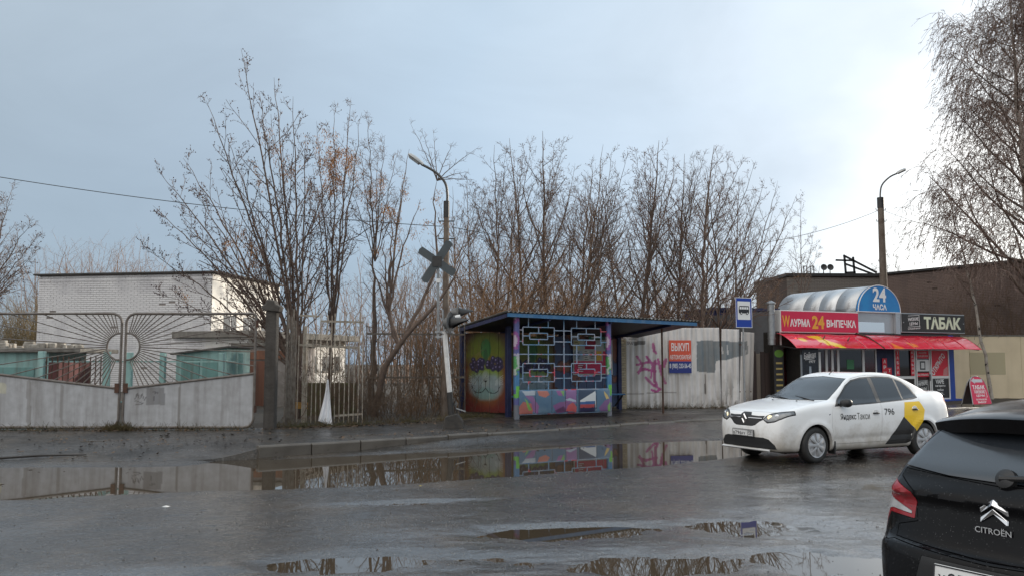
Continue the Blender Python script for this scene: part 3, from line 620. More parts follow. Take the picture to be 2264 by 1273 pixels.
def post_paint(u, v):
    p = Paint(u, v, S(92, 96, 150)); n = fbm(u, v, .3, 12)
    p.put((v > 1.9) * (n > .4), S(150, 84, 150)); p.put((v > 1.2) & (v < 1.7) & (n > .45), S(88, 160, 96)); p.put((v > .8) & (v < 1.3) & (n < .48), S(74, 130, 176)); p.put((v > .55) & (v < .9) & (n > .42), S(112, 190, 80)); p.put(v < .4, S(120, 124, 122), .8); p.put((n > .55) & (v > 1), S(206, 200, 208), .7)
    return p.c
m_roofsheet = M('asbestos_sheet', S(112, 110, 106), .85, var=(S(66, 64, 58), 3, .8), bump=(40, .3))
m_blue = M('blue_paint', S(64, 116, 158), .5, var=(S(44, 84, 128), 5, .6), streak=(S(130, 150, 165), 6, .3))
m_navy = M('navy_paint', S(36, 44, 84), .55, var=(S(24, 28, 56), 4, .7))
m_latt = M('lattice_paint', S(166, 172, 184), .5, var=(S(70, 130, 170), 2.6, .95), spots=(S(200, 80, 92), 1.9, .56))
def make_shelter():
    root = thing('bus_shelter', 'graffiti painted bus shelter with a lattice front and wavy roof', 'bus shelter', (.18, 23.35, 0), 30)
    # front posts with sprayed paint, each a box of four painted sheets
    for s in (-.07, 3.0):
        post = painted_sheet('post', .12, 2.82, post_paint, root, (s - .06, -.062, .16), step=.024, thick=.12)
    MB().tube([(5.25, .3, .12), (5.24, .3, 2.86)], .03, 8).build('pole', m_rust, root, smooth=True)
    for (s, y) in ((5.35, 2.62), (-.38, 2.62), (.34, 1.16)): MB().box(s - .07, s + .07, y - .07, y + .07, .1, 2.72).build('post', m_navy, root, bevel=.01, seg=1)
    # planks of the back wall and of the side wall, carrying the murals
    W, Hh = 1.55, 2.28
    def planks(x0, y0, x1, y1, n, fn, z0=.25, H_=2.28, stp=.026):
        L = math.hypot(x1 - x0, y1 - y0); a = math.atan2(y1 - y0, x1 - x0); w = L / n
        for k in range(n):
            o = painted_sheet('plank', w - .014, H_ + random.uniform(-.02, .03), (lambda u, v, k=k: fn(u + k * w, v)), root, (x0 + math.cos(a) * k * w, y0 + math.sin(a) * k * w, z0 + random.uniform(-.02, .02)), (random.uniform(-.004, .004), 0, a), step=stp, thick=.025)
            o.location.y += random.uniform(-.005, .005)
    planks(-.33, 2.58, .33, 1.2, 5, lambda u, v: cat_face(u, v, 1.53, 2.28), stp=.017)
    def back(u, v):
        W1 = 1.65; p = Paint(u, v, S(74, 52, 60)); n = fbm(u, v, .4, 15); p.put((n > .5), S(60, 84, 120), .8); p.put((n < .42), S(140, 84, 60), .7)
        c = cat_face(np.clip(u - 1.5, 0, W1), v + .05, W1, 2.28); m = ((u > 1.5) & (u < 1.5 + W1))[:, None]; c2 = np.where(m, c * np.array([.85, .95, 1.1]), p.c); return c2
    planks(-.3, 2.6, 5.3, 2.62, 18, back)
    # lower panel of six dished sheets
    edges = [0, .52, 1.05, 1.5, 1.88, 2.55, 3.04]
    for k in range(6):
        a, b = edges[k], edges[k + 1]; w = b - a - .012
        painted_sheet('panel', w, .62, lambda u, v, a=a: geo_paint(u + a, v), root, (-.03 + a, -.075, .31), step=.014, relief=lambda u, v, w=w, k=k: -.035 * np.sin(np.pi * u / w) ** .6 * np.sin(np.pi * np.clip(v / .62, 0, 1)) ** .5 + .012 * (fbm(u, v, .25, 60 + k) - .5), mat=M('panel_paint', (.5, .5, .5), .28, attr='paint', bump=(20, .06)))
    for z in (.30, .945): MB().box(-.01, 2.94, -.05, -.02, z - .015, z + .015).build('rail', m_latt, root)
    # lattice
    def bar(x0, z0, x1, z1, y=0.): MB().bar((x0, y, z0), (x1, y, z1), .026, .02, (0, 1, 0)).build('lattice_bar', m_latt, root)
    bar(-.01, 1.92, 2.94, 1.92, .013); bar(1.46, .96, 1.46, 2.93, -.013)
    for (x0, x1) in ((.13, 1.15), (1.72, 2.74)):
        for (z0, z1) in ((2.18, 2.66), (1.17, 1.67)):
            bar(x0, z0, x1, z0); bar(x0, z1, x1, z1); bar(x0, z0 + .013, x0, z1 - .013, .002); bar(x1, z0 + .013, x1, z1 - .013, .002)
            i0, i1, j0, j1 = x0 + .22, x1 - .22, z0 + .15, z1 - .16
            bar(i0, j0, i1, j0); bar(i0, j1, i1, j1); bar(i0, j0 + .013, i0, j1 - .013, .002); bar(i1, j0 + .013, i1, j1 - .013, .002)
            xm = (x0 + x1) / 2; zm = (z0 + z1) / 2
            bar(xm, j1 + .013, xm, z1 - .013, .003); bar(xm, z0 + .013, xm, j0 - .013, .003); bar(x0 + .013, zm, i0 - .013, zm, .003); bar(i1 + .013, zm, x1 - .013, zm, .003)
            for z in (z0 + .09, z1 - .08):
                bar((-.01 if x0 < 1 else 1.475), z, x0 - .013, z, .003); bar(x1 + .013, z, (1.445 if x0 < 1 else 2.94), z, .003)
        for x in (x0 + .18, x1 - .2):
            bar(x, 2.675, x, 2.93, .002); bar(x, 1.935, x, 2.167, .002); bar(x, 1.683, x, 1.905, .002); bar(x, .96, x, 1.157, .002)
    # posters and papers on the back wall
    def paper(x, z, w, h, col, name='poster', ink=None):
        o = MB().box(x, x + w, 2.552, 2.556, z, z + h).build(name, M('poster_%d_%d_%d' % col, S(*col), .6, var=(tuple(q * .8 for q in S(*col)), 6, .5)), root)
        if ink:
            for k in range(int(h / .07)): MB().box(x + w * .12, x + w * (.6 + .3 * ((k * 37) % 10) / 10), 2.546, 2.551, z + h - .06 - k * .07, z + h - .035 - k * .07).build('print_line', ink, o)
    paper(3.5, 1.30, 1.55, 1.12, (176, 178, 176), 'notice_board')
    def note(x, z, w, h, col, ink=None):
        o = MB().box(x, x + w, 2.538, 2.542, z, z + h).build('notice', M('poster_%d_%d_%d' % col, S(*col), .6, var=(tuple(q * .8 for q in S(*col)), 6, .5)), root)
        if ink:
            for k in range(int(h / .06)): MB().box(x + w * .12, x + w * (.6 + .3 * ((k * 37) % 10) / 10), 2.532, 2.537, z + h - .05 - k * .06, z + h - .03 - k * .06).build('print_line', ink, o)
    pk = (190, 44, 84); note(3.95, 2.12, .42, .26, (150, 30, 60)); note(3.54, 1.34, 1.1, .40, pk); note(4.66, 1.34, .34, .72, pk); note(3.52, 2.1, .24, .28, (196, 188, 140), m_letter_black); note(4.7, 2.12, .2, .24, (60, 140, 90), m_letter_white)
    note(3.56, 1.78, .28, .28, (150, 164, 176), m_letter_black); note(3.9, 1.78, .22, .3, (200, 196, 190), m_letter_black); note(4.15, 1.82, .2, .24, (170, 170, 172), m_letter_black); note(4.4, 1.76, .2, .3, (206, 160, 60)); note(3.64, 1.4, .26, .3, (210, 120, 140), m_letter_white); note(4.1, 2.44, .8, .09, (60, 110, 90), m_letter_white); note(3.45, 2.44, .3, .14, (150, 150, 150))
    note(.62, 1.62, .16, .42, (180, 190, 200))
    # bench
    for k in range(3): MB().box(.45, 5.2, 2.08 + k * .14, 2.2 + k * .14, .66, .70).build('bench_slat', m_blue, root, bevel=.006, seg=1)
    for s in (.6, 2.2, 3.8, 5.1):
        MB().bar((s, 2.5, .3), (s, 2.1, .655), .04, .04).build('bench_bracket', m_dark, root)
    # roof: wavy sheets on a frame sloping to the back
    nu, nv = 40, 12
    for k in range(6):
        x0 = -.5 + k * 1.13; w = 1.19; U, V = np.meshgrid(np.linspace(0, w, nu), np.linspace(0, 1, nv), indexing='ij'); y = -.24 + 2.95 * V; z = 3.05 - .33 * V - .016 * (x0 + U) + .026 * np.sin((x0 + U) * 2 * np.pi / .135) + (k % 2) * .008 + .012 * (fbm(x0 + U, y, .5, 70 + k) - .5)
        me = grid_mesh('roof_sheet', x0 + U, y, z); o = link('roof_sheet', me, m_roofsheet, root); md = o.modifiers.new('thickness', 'SOLIDIFY'); md.thickness = .009
    MB().bar((-.46, -.2, 2.965), (6.2, -.2, 2.855), .03, .1, (0, 0, 1)).build('fascia', m_blue, root)
    MB().bar((-.46, -.18, 2.95), (-.5, 2.62, 2.64), .03, .1, (0, 0, 1)).build('fascia', m_navy, root)
    MB().add([(-.44, -.18, 2.94), (6.18, -.18, 2.83), (6.18, 2.66, 2.52), (-.46, 2.66, 2.62), (-.44, -.18, 2.96), (6.18, -.18, 2.85), (6.18, 2.66, 2.54), (-.46, 2.66, 2.64)], [(0, 3, 2, 1), (4, 5, 6, 7), (0, 1, 5, 4), (1, 2, 6, 5), (2, 3, 7, 6), (3, 0, 4, 7)]).build('ceiling_boards', m_dark, root)
    for s in (.9, 3.0, 5.2): MB().bar((s, -.16, 2.90 - .016 * s), (s, 2.6, 2.60 - .016 * s), .06, .09).build('rafter', m_navy, root)
make_shelter()

# ------------------------------------------------------------------ white sheet fence with advert, brick pier
m_wsheet = M('white_sheet_paint', (.6, .6, .6), .45, attr='paint', var=(S(168, 164, 158), 2.5, .35), streak=(S(120, 108, 96), 5, .45), bump=(30, .08))
def sheet_paint(u, v):
    p = Paint(u, v, S(226, 222, 219)); n = fbm(u, v, .5, 31) - .47; n2 = fbm(u * 5, v, .6, 35)
    d = sstep(2.3, 4.4, u) * sstep(1.5, .2, v + n * 1.2); p.put((d * (n2 > .44)), S(74, 66, 58), .85); p.put(sstep(.55, .15, v + n * .5) * (n2 > .4), S(104, 90, 76), .7)
    p.put(inpoly(u + n * .12, v + n * .12, [(2.42, 1.38), (3.1, 1.36), (3.16, 1.75), (3.5, 1.8), (4.2, 1.98), (4.16, 2.42), (3.3, 2.44), (2.46, 2.4)]), S(112, 122, 128))
    for q in ([(3.3, 2.2), (3.34, 2.0)], [(3.5, 2.26), (3.52, 1.98)], [(4.1, 2.0), (4.12, 2.1)]): p.put(nearline(u, v, q, .03), S(206, 204, 202))
    mg = S(190, 62, 146)
    for q in ([(.32, 1.9), (.5, 1.62), (.36, 1.35)], [(.3, 1.62), (.7, 1.72), (1.0, 1.66)], [(.66, 1.9), (.86, 1.6), (.78, 1.2)], [(.95, 1.75), (.9, 1.1), (1.0, .95)], [(1.06, 1.8), (1.16, 1.3), (1.3, 1.0)], [(.55, 1.5), (.95, 1.4)], [(.6, 1.2), (.8, 1.0), (1.12, .8), (.98, .72), (.8, .8)], [(.34, 1.38), (.6, 1.5)], [(.9, 2.32), (.92, 2.1), (1.0, 2.0)], [(1.1, 1.5), (1.34, 1.8), (1.26, 1.55)]): p.put(nearline(u + n * .05, v, q, .042), mg, .95)
    for q in ([(.05, 2.5), (.3, 2.5)], [(.08, 2.56), (.36, 2.54)]): p.put(nearline(u, v, q, .014), S(40, 40, 42))
    p.put(inpoly(u, v, [(.22, 2.27), (.62, 2.31), (.63, 2.42), (.24, 2.41)]), S(48, 48, 50), .9)
    for k in range(4): p.put(nearline(u, v, [(-.02 + .06 * k, 2.3), (.02 + .06 * k, 2.4)], .012), S(50, 50, 52))
    p.put(inpoly(u, v, [(2.7, .75), (2.74, 1.35), (2.76, .7), (2.73, .55)]), S(20, 18, 18)); p.put(nearline(u, v, [(-.1, .66), (1.7, .7)], .012), S(90, 74, 66), .8)
    p.put((u > 4.0), S(120, 112, 104), .5)
    return p.c
def make_sheet_fence():
    root = thing('sheet_metal_fence', 'white corrugated sheet fence with pink graffiti and a grey paint patch', 'fence', (3.87, 28.8, 0), 10)
    tops = [(-.1, .95, 2.70, 0, 0), (.95, 1.42, 2.84, .0, .004), (1.42, 2.4, 2.86, .0, 0), (2.4, 3.3, 2.87, -.012, .006), (3.3, 3.95, 2.83, .02, .012), (3.95, 4.42, 2.74, .05, .03)]
    for (a, b, t, lean, yo) in tops:
        wv = lambda u, v, a=a: .022 * np.tanh(3 * np.sin((u + a) * 2 * np.pi / .205)) + .02 * (fbm(u + a, v, .8, 91) - .5)
        o = painted_sheet('sheet', b - a - .006, t - .14, lambda u, v, a=a: sheet_paint(u + a, v + .14), root, (a, yo, .14 + random.uniform(-.01, .01)), (0, lean, 0), step=.026, relief=wv, mat=m_wsheet, thick=.003)
    for z in (.7, 2.3): MB().box(-.1, 4.4, .05, .09, z - .02, z + .02).build('rail', m_rust, root)
    for s in (.02, 1.45, 2.9, 4.3): MB().box(s - .03, s + .03, .09, .15, .05, 2.6).build('post', m_rust, root)
    root = thing('advert_banner', 'orange and blue car buying banner fixed to the white fence', 'banner', (5.67, 29.07, 0), 10)
    MB().box(-.395, .395, -.01, 0, 1.735, 2.44).build('upper_field', M('banner_orange', S(216, 84, 58), .5, var=(S(200, 96, 76), 4, .5)), root); MB().box(-.395, .395, -.012, -.002, 1.34, 1.733).build('lower_field', M('banner_blue', S(38, 54, 128), .5), root)
    text('lettering', 'ВЫКУП', .62, .27, m_letter_white, root, (.0, -.012, 2.08), bold=.015); text('lettering', 'АВТОМОБИЛЕЙ', .74, .19, m_letter_white, root, (0, -.012, 1.80), bold=.01); text('lettering', '8 (985) 233-56-45', .76, .2, m_letter_white, root, (0, -.014, 1.46), bold=.012)
    root = thing('brick_pier', 'narrow cream brick pier between the bus shelter and white fence', 'pier', (3.38, 28.62, 0), 10)
    MB().box(.004, .42, .012, .4, .1, 2.5).build('core', m_mortar, root)
    brick_wall(root, .43, .15, 2.5, M('cream_brick', S(196, 184, 158), .8, var=(S(166, 150, 122), 6, .7), bump=(60, .3)), seed=8, pick=lambda a, z: True, bw=.21, bh=.068)
    root = thing('plank_gate', 'dark brown plank gate beside the grey upright board', 'gate', (8.35, 30.0, 0), 12)
    for k in range(5): MB().box(k * .16, k * .16 + .15, random.uniform(-.01, .01), .03, .2, 2.05 + random.uniform(-.05, .05)).build('plank', M('grey_board', S(116, 106, 96), .8, streak=(S(70, 60, 52), 5, .7)) if k == 1 else M('brown_board', S(56, 42, 38), .7, streak=(S(36, 28, 26), 5, .7)), root, bevel=.006, seg=1)
make_sheet_fence()

# ------------------------------------------------------------------ bus stop sign, crossing signal, lamp posts, cables
def make_bus_sign():
    root = thing('bus_stop_sign', 'blue bus stop sign on a thin grey post', 'sign', (6.72, 25.0, 0), 26); y = -.03
    MB().tube([(0, 0, .1), (0, 0, 3.6)], .028, 10).build('post', m_galv, root, smooth=True)
    MB().box(-.3, .3, y - .02, y - .005, 2.70, 3.57).build('plate', M('sign_blue', S(24, 62, 158), .35), root, bevel=.004, seg=1)
    def rim(x0, x1, z0, z1, w, yy, mat, nm):
        b = MB()
        for q in ((x0, x1, z0, z0 + w), (x0, x1, z1 - w, z1), (x0, x0 + w, z0 + w, z1 - w), (x1 - w, x1, z0 + w, z1 - w)): b.box(q[0], q[1], yy - .004, yy, q[2], q[3])
        b.build(nm, mat, root)
    rim(-.3, .3, 2.70, 3.57, .014, y - .021, m_letter_white, 'border')
    MB().box(-.235, .235, y - .025, y - .02, 2.93, 3.46).build('white_field', m_letter_white, root)
    # bus pictogram seen from the side
    b = MB(); Y0, Y1 = y - .030, y - .026
    b.prism([(-.19, 3.12), (.18, 3.12), (.19, 3.17), (.19, 3.31), (.17, 3.33), (-.16, 3.33), (-.185, 3.30), (-.195, 3.2)], Y0, Y1); b.build('bus_pictogram', m_letter_black, root)
    w = MB()
    for k in range(4): w.box(-.165 + k * .085, -.095 + k * .085, Y0 - .003, Y0 - .0005, 3.23, 3.30)
    w.build('pictogram_windows', m_letter_white, root)
    for x in (-.11, .11):
        MB().lathe([(.0, 0), (.042, 0), (.042, .006)], 16, Matrix.Translation((x, Y0 - .001, 3.12)) @ Matrix.Rotation(R(90), 4, 'X')).build('pictogram_wheel', m_letter_black, root)
        MB().lathe([(.0, 0), (.02, 0), (.02, .005)], 12, Matrix.Translation((x, Y0 - .007, 3.12)) @ Matrix.Rotation(R(90), 4, 'X')).build('pictogram_hub', m_letter_white, root)
    for z in (2.85, 3.4): MB().box(-.05, .05, y - .004, .035, z - .015, z + .015).build('clamp', m_galv, root)
make_bus_sign()
def make_signal():
    root = thing('crossing_signal', 'leaning railway crossing signal with two hooded lamps, on the pavement', 'signal', (-1.41, 20.46, 0))
    MB().prism([(-.22, .1), (.27, .1), (.24, .34), (.12, .5), (-.02, .47), (-.16, .42)], -.2, .2).build('base', M('tarred_block', (.03, .028, .026), .7, var=((.07, .06, .05), 8, .7), bump=(25, .4)), root, bevel=.02)
    top = Vector((-.17, 0, 2.45)); P = lambda z: (-.195 * (z - .3) / 2.1, 0, z)
    MB().tube([P(.3), P(1.0)], .075, 14).build('pole_foot', M('black_band', (.018, .018, .018), .5, var=((.05, .045, .04), 8, .6)), root, smooth=True)
    MB().tube([P(1.0), P(2.42)], .06, 14).build('pole', M('white_band', (.7, .7, .69), .45, var=((.45, .44, .42), 8, .6)), root, smooth=True)
    MB().tube([P(2.42), P(2.95)], .028, 10).build('pole_head', m_galv, root, smooth=True)
    MB().bar((-.42, 0, 2.42), (.02, 0, 2.42), .04, .05).build('bracket', m_galv, root); MB().bar((-.4, 0, 2.3), (-.14, 0, 2.3), .04, .04).build('bracket', m_galv, root)
    MB().tube([(-.3, -.03, 2.55), (-.32, -.04, 2.42), (-.22, -.05, 2.36), (-.16, -.03, 2.48)], .016, 6).build('cable_loop', m_galv, root)
    for x in (-.365, -.335): MB().tube([(x, .02, 2.25), (x - .01, .02, 4.2)], .018, 8).build('mast', m_galv, root, smooth=True)
    MB().box(-.40, -.30, -.02, .05, 3.58, 3.68).build('junction_box', m_white, root, bevel=.006)
    # crossbuck: two boards set at an angle
    gb = M('crossbuck_back', S(72, 80, 84), .5, var=(S(54, 60, 64), 5, .6))
    c = Vector((-.385, -.03, 4.09))
    for (dx, dz, yo) in ((.41, -.27, 0), (.29, .47, .014)):
        d = Vector((dx, 0, dz)); n = d.normalized(); q = Vector((-n.z, 0, n.x)) * .105; b = MB(); y = c.y + yo
        pts = [c - d - q * .8, c - d * 1.06 + q * .1, c - d + q, c + d + q * .8, c + d * 1.06 - q * .1, c + d - q]
        b.prism([(p.x, p.z) for p in pts], y - .006, y + .006); b.build('crossbuck_board', gb, root)
    MB().box(c.x - .11, c.x + .11, -.048, -.037, c.z - .12, c.z + .12).build('clamp_plate', m_dark, root)
    # lamp heads: domed housing, round shield and long visor
    hg = M('signal_grey', S(104, 104, 104), .45, var=(S(76, 76, 76), 5, .6))
    for (x, y, z, az, s) in ((-.045, -.04, 2.63, -18, 1.0), (.10, .22, 2.88, 8, .88)):
        Mt = Matrix.Translation((x, y, z)) @ Matrix.Rotation(R(az), 4, 'Z') @ Matrix.Rotation(R(90), 4, 'Y')
        h = MB().lathe([(0, -.2 * s), (.07 * s, -.19 * s), (.125 * s, -.12 * s), (.14 * s, -.04 * s), (.26 * s, -.015 * s), (.262 * s, .0), (.13 * s, .004)], 28, Mt).build('lamp_head', hg, root, smooth=True)
        nn, v, f = 18, [], []
        for j in range(7):
            t = j / 6; rr = (.15 - .07 * t) * s; span = 150 - 95 * t
            for i in range(nn + 1):
                a = R(180 + (i / nn - .5) * 2 * span); v.append(Mt @ Vector((rr * math.cos(a), rr * math.sin(a), .005 + .42 * s * t)))
        f = [(j * (nn + 1) + i, j * (nn + 1) + i + 1, (j + 1) * (nn + 1) + i + 1, (j + 1) * (nn + 1) + i) for j in range(6) for i in range(nn)]
        o = link('visor', mesh_np('visor', [tuple(p) for p in v], f, True), m_dark, h); md = o.modifiers.new('thickness', 'SOLIDIFY'); md.thickness = .006
        MB().lathe([(0, .01), (.11 * s, .012), (.1 * s, .03), (.0, .05)], 20, Mt).build('lens', M('signal_lens', (.10, .01, .01), .1), h, smooth=True)
    MB().tube([(-.17, 0, 2.5), (-.08, .06, 2.7), (.08, .16, 2.86)], .022, 8).build('head_arm', m_galv, root)
    MB().lathe([(.0, 0), (.045, 0), (.05, .03), (.05, .12), (.0, .13)], 14, Matrix.Translation((.06, -.06, 2.76)) @ Matrix.Rotation(R(80), 4, 'Y')).build('bell', m_white, root, smooth=True)
    MB().tube([P(.95), (.1, -.05, .6), (.16, .02, .16)], .014, 6).build('cable', m_dark, root); MB().bar((.09, -.03, .62), (.32, -.1, .55), .05, .02).build('bracket', m_galv, root)
make_signal()
m_pole = M('concrete_pole', S(118, 108, 98), .85, var=(S(84, 66, 54), 4, .7), streak=(S(60, 50, 44), 4, .5), bump=(40, .3))
def lamp_post(label, base, ztop, arm, head, r, sd):
    root = thing('street_lamp', label, 'street lamp', base)
    b = MB().tube([(0, 0, 0), (.0, 0, ztop * .5), (.0, 0, ztop)], [r * 1.35, r * 1.1, r * .85], 10); b.build('pole', m_pole, root, smooth=True)
    MB().tube([(0, 0, ztop - .35), (0, 0, ztop + .12)], r * 1.0, 10).build('collar', m_dark, root, smooth=True)
    # smooth the arm by a Catmull-Rom pass
    A = [Vector(p) for p in arm]; Q = []
    for i in range(len(A) - 1):
        p0, p1, p2, p3 = A[max(i - 1, 0)], A[i], A[i + 1], A[min(i + 2, len(A) - 1)]
        for k in range(6):
            t = k / 6; Q.append(.5 * ((2 * p1) + (p2 - p0) * t + (2 * p0 - 5 * p1 + 4 * p2 - p3) * t * t + (3 * p1 - p0 - 3 * p2 + p3) * t ** 3))
    Q.append(A[-1]); MB().tube(Q, .036, 8).build('arm', M('lamp_arm', S(84, 82, 80), .5, metal=.4), root, smooth=True)
    d = (Vector(head[1]) - Vector(head[0])).normalized(); L = (Vector(head[1]) - Vector(head[0])).length
    z = d.orthogonal(); up = Vector((0, 0, 1)); side = d.cross(up).normalized(); nn = side.cross(d).normalized()
    v = []; f = []; n = 14; prof = [(0, .05, .05), (.08, .075, .07), (.25, .12, .085), (.6, .15, .095), (.88, .14, .08), (.97, .10, .05), (1.0, .04, .02)]
    for (t, w, h) in prof:
        for k in range(n):
            a = 2 * math.pi * k / n; v.append(Vector(head[0]) + d * L * t + side * math.cos(a) * w + nn * (math.sin(a) * h if math.sin(a) > 0 else math.sin(a) * h * .35))
    for i in range(len(prof) - 1):
        for k in range(n): f.append((i * n + k, i * n + (k + 1) % n, (i + 1) * n + (k + 1) % n, (i + 1) * n + k))
    f.append(tuple(range(n))); f.append(tuple(range((len(prof) - 1) * n, len(prof) * n)))
    b = MB(); b.add(v, f); hd = b.build('luminaire', M('lamp_housing', S(176, 176, 174), .4, metal=.3), root, smooth=True)
    c = Vector(head[0]) + d * L * .55 - nn * .035; MB().bar(c - d * L * .34, c + d * L * .34, .2, .05, nn).build('diffuser', M('lamp_glass', (.25, .26, .26), .2), hd, bevel=.02)
    for s in (-1, 1):
        for zz in (ztop - .45, ztop - .95): MB().tube([(0, 0, zz), (s * .22, 0, zz), (s * .22, 0, zz + .1)], .018, 6).build('insulator', m_dark, root)
    return root
lamp_post('street lamp on a brown concrete pole behind the crossing signal', (-1.85, 24.0, .1), 6.0, [(0, 0, 5.9), (.02, 0, 6.3), (-.05, 0, 6.65), (-.32, 0, 6.95), (-.72, 0, 7.18)], [(-.68, 0, 7.15), (-1.10, 0, 7.46)], .085, 1)
lamp_post('street lamp on a grey concrete pole rising behind the red kiosk', (16.5, 38.0, .0), 8.9, [(0, 0, 8.8), (.0, 0, 9.2), (.1, 0, 9.6), (.45, 0, 9.95), (.8, 0, 10.12)], [(.76, 0, 10.1), (1.18, 0, 10.3)], .15, 2)
def cable(label, a, b, sag, r=.012, n=28):
    A, B = Vector(a), Vector(b); pts = [A.lerp(B, t) - Vector((0, 0, sag * 4 * t * (1 - t))) for t in [k / n for k in range(n + 1)]]
    o = MB().tube(pts, r, 5).build('overhead_cable', m_dark, smooth=True); tag(o, label, 'cable', 'overhead cables')
cable('overhead cable from the photo edge to the lamp behind the crossing signal', (-16.5, 21.5, 6.98), (-1.98, 24.0, 5.5), .25, .010)
cable('overhead cable between the two street lamps above the trees', (-1.7, 24.0, 5.48), (16.35, 38.0, 8.42), 1.15, .010)
cable('thin overhead cable from the lamp behind the kiosk to the birch', (16.7, 38.0, 8.4), (22.5, 36.4, 6.2), .15, .008)
# ------------------------------------------------------------------ red kiosk, its signs, neighbours
m_frame = M('white_pvc', (.72, .72, .71), .35, var=((.6, .6, .58), 8, .3))
m_pane = M('kiosk_glass', (.018, .016, .018), .04, spec=.6)
m_red = M('sign_red', S(206, 36, 76), .38, var=(S(190, 34, 68), 3, .4))
m_redb = M('banner_red', S(214, 28, 54), .45)
m_bk = M('sign_black', (.02, .018, .017), .4, var=((.04, .035, .03), 6, .5))
m_alu = M('aluminium_sheet', (.50, .51, .52), .34, metal=.75, var=((.4, .41, .42), 1.4, .5), rvar=.08)
m_cream = M('letter_cream', S(214, 222, 196), .5)
m_gold = M('letter_gold', S(226, 164, 60), .5)
m_kblue = M('kiosk_blue', S(34, 70, 160), .45, var=(S(26, 50, 120), 4, .5))
def make_kiosk():
    root = thing('kiosk', 'red and grey tobacco and bakery kiosk with an arched blue sign', 'kiosk', (9.3, 30.0, 0), 25); g = .1
    # shell
    MB().box(0, 9.2, .55, 4.2, g, 3.5).build('shell', M('kiosk_shell', S(120, 122, 126), .5, var=(S(96, 98, 100), 3, .5)), root)
    MB().box(0, 9.3, -.1, 4.2, g, .28).build('plinth', m_kblue, root)
    MB().box(0, 9.2, -.02, .56, 2.2, 2.78).build('lintel', m_bk, root); MB().box(.3, 8.5, .5, .545, .28, 2.2).build('interior', M('kiosk_interior', S(120, 30, 40), .7, var=(S(30, 20, 24), 3.5, .9)), root)
    for (a, b, mt) in ((8.5, 8.78, m_kblue), (0, .1, m_frame), (-.2, .02, m_bk)): MB().box(a, b, -.03, .55, .28, 2.75).build('wall_panel', mt, root)
    # fascia signs: box, board, lettering
    def sign(a, b, z0, z1, y, board, edge, name):
        s = MB().box(a, b, y + .02, .55, z0, z1).build(name, edge, root, bevel=.008, seg=1); MB().box(a + .035, b - .035, y, y + .018, z0 + .035, z1 - .035).build('board', board, s); return s
    s1 = sign(0, 3.7, 2.74, 3.52, -.12, m_red, m_frame, 'sign_box')
    text('lettering', 'W', .34, .40, m_gold, s1, (.24, -.122, 2.93), bold=.02); text('lettering', 'АУРМА', .92, .27, m_letter_white, s1, (.88, -.122, 2.95), bold=.03)
    text('lettering', '24', .58, .47, m_gold, s1, (1.72, -.122, 2.88), bold=.035); text('lettering', 'ВЫПЕЧКА', 1.42, .27, m_letter_white, s1, (2.83, -.122, 2.95), bold=.03)
    s2 = sign(5.88, 9.38, 2.82, 3.56, -.12, m_bk, m_alu, 'sign_box')
    text('lettering', 'ТАБАК', 2.05, .47, m_cream, s2, (8.10, -.122, 2.97), bold=.045)
    text('lettering', 'НИЗКИЕ', .56, .13, m_letter_white, s2, (6.52, -.122, 3.27), (0, R(-4), 0), bold=.01); text('lettering', 'ЦЕНЫ', .44, .13, m_letter_white, s2, (6.52, -.122, 3.09), (0, R(-4), 0), bold=.01); text('lettering', 'БОЛЬШОЙ ВЫБОР', .66, .07, m_letter_white, s2, (6.54, -.122, 2.95), (0, R(-4), 0))
    for (a, c) in (((6.24, 3.45), (6.84, 3.49)), ((6.82, 3.49), (6.84, 3.05)), ((6.22, 3.03), (6.86, 3.07))): MB().bar((a[0], -.123, a[1]), (c[0], -.123, c[1]), .014, .008, (0, 1, 0)).build('rule', m_letter_white, s2)
    for x in (5.98, 9.28): MB().lathe([(0, 0), (.028, 0), (.024, .015), (0, .02)], 10, Matrix.Translation((x, -.12, 3.2)) @ Matrix.Rotation(R(90), 4, 'X')).build('bolt', m_galv, s2)
    # middle panel under the arch
    mp = MB().box(3.72, 5.86, .02, .54, 2.74, 3.57).build('middle_panel', m_alu, root)
    MB().box(3.78, 5.12, -.004, .015, 2.8, 3.18).build('mirror_insert', M('mirror_sheet', (.86, .86, .86), .08, metal=1.), mp, bevel=.01); MB().box(5.6, 5.84, -.1, .015, 2.76, 3.56).build('return_panel', m_alu, mp)
    # barrel vault: separate curved sheets, then the arch sign
    cx, a, h = 4.79, 1.08, .97; z0 = 3.57
    def arch(t, sc=1.): return (cx + a * sc * math.cos(t), z0 + h * sc * math.sin(t))
    n = 22; ys = [.02, 1.0, 1.85, 2.7, 4.15]
    ms = [m_alu, M('aluminium_sheet_pale', (.60, .61, .62), .3, metal=.7, var=((.5, .5, .5), 1.4, .5)), m_alu, m_alu]
    for k in range(4):
        y0, y1 = ys[k] + .004, ys[k + 1] - .004; v = []; f = []
        for i in range(n + 1):
            t = math.pi * i / n; x, z = arch(t, 1. + .006 * (k % 2)); v += [(x, y0, z), (x, y1, z)]
        f = [(2 * i, 2 * i + 1, 2 * i + 3, 2 * i + 2) for i in range(n)]
        o = link('vault_sheet', mesh_np('vault_sheet', v, f, True), ms[k], root); md = o.modifiers.new('thickness', 'SOLIDIFY'); md.thickness = .01
    sgn = MB().prism([arch(math.pi * i / 30, .985) for i in range(31)], -.10, .015).build('arch_sign', M('arch_blue', S(40, 134, 196), .35, var=(S(44, 84, 160), 1.6, .6), spots=(S(90, 160, 205), 7, .68)), root)
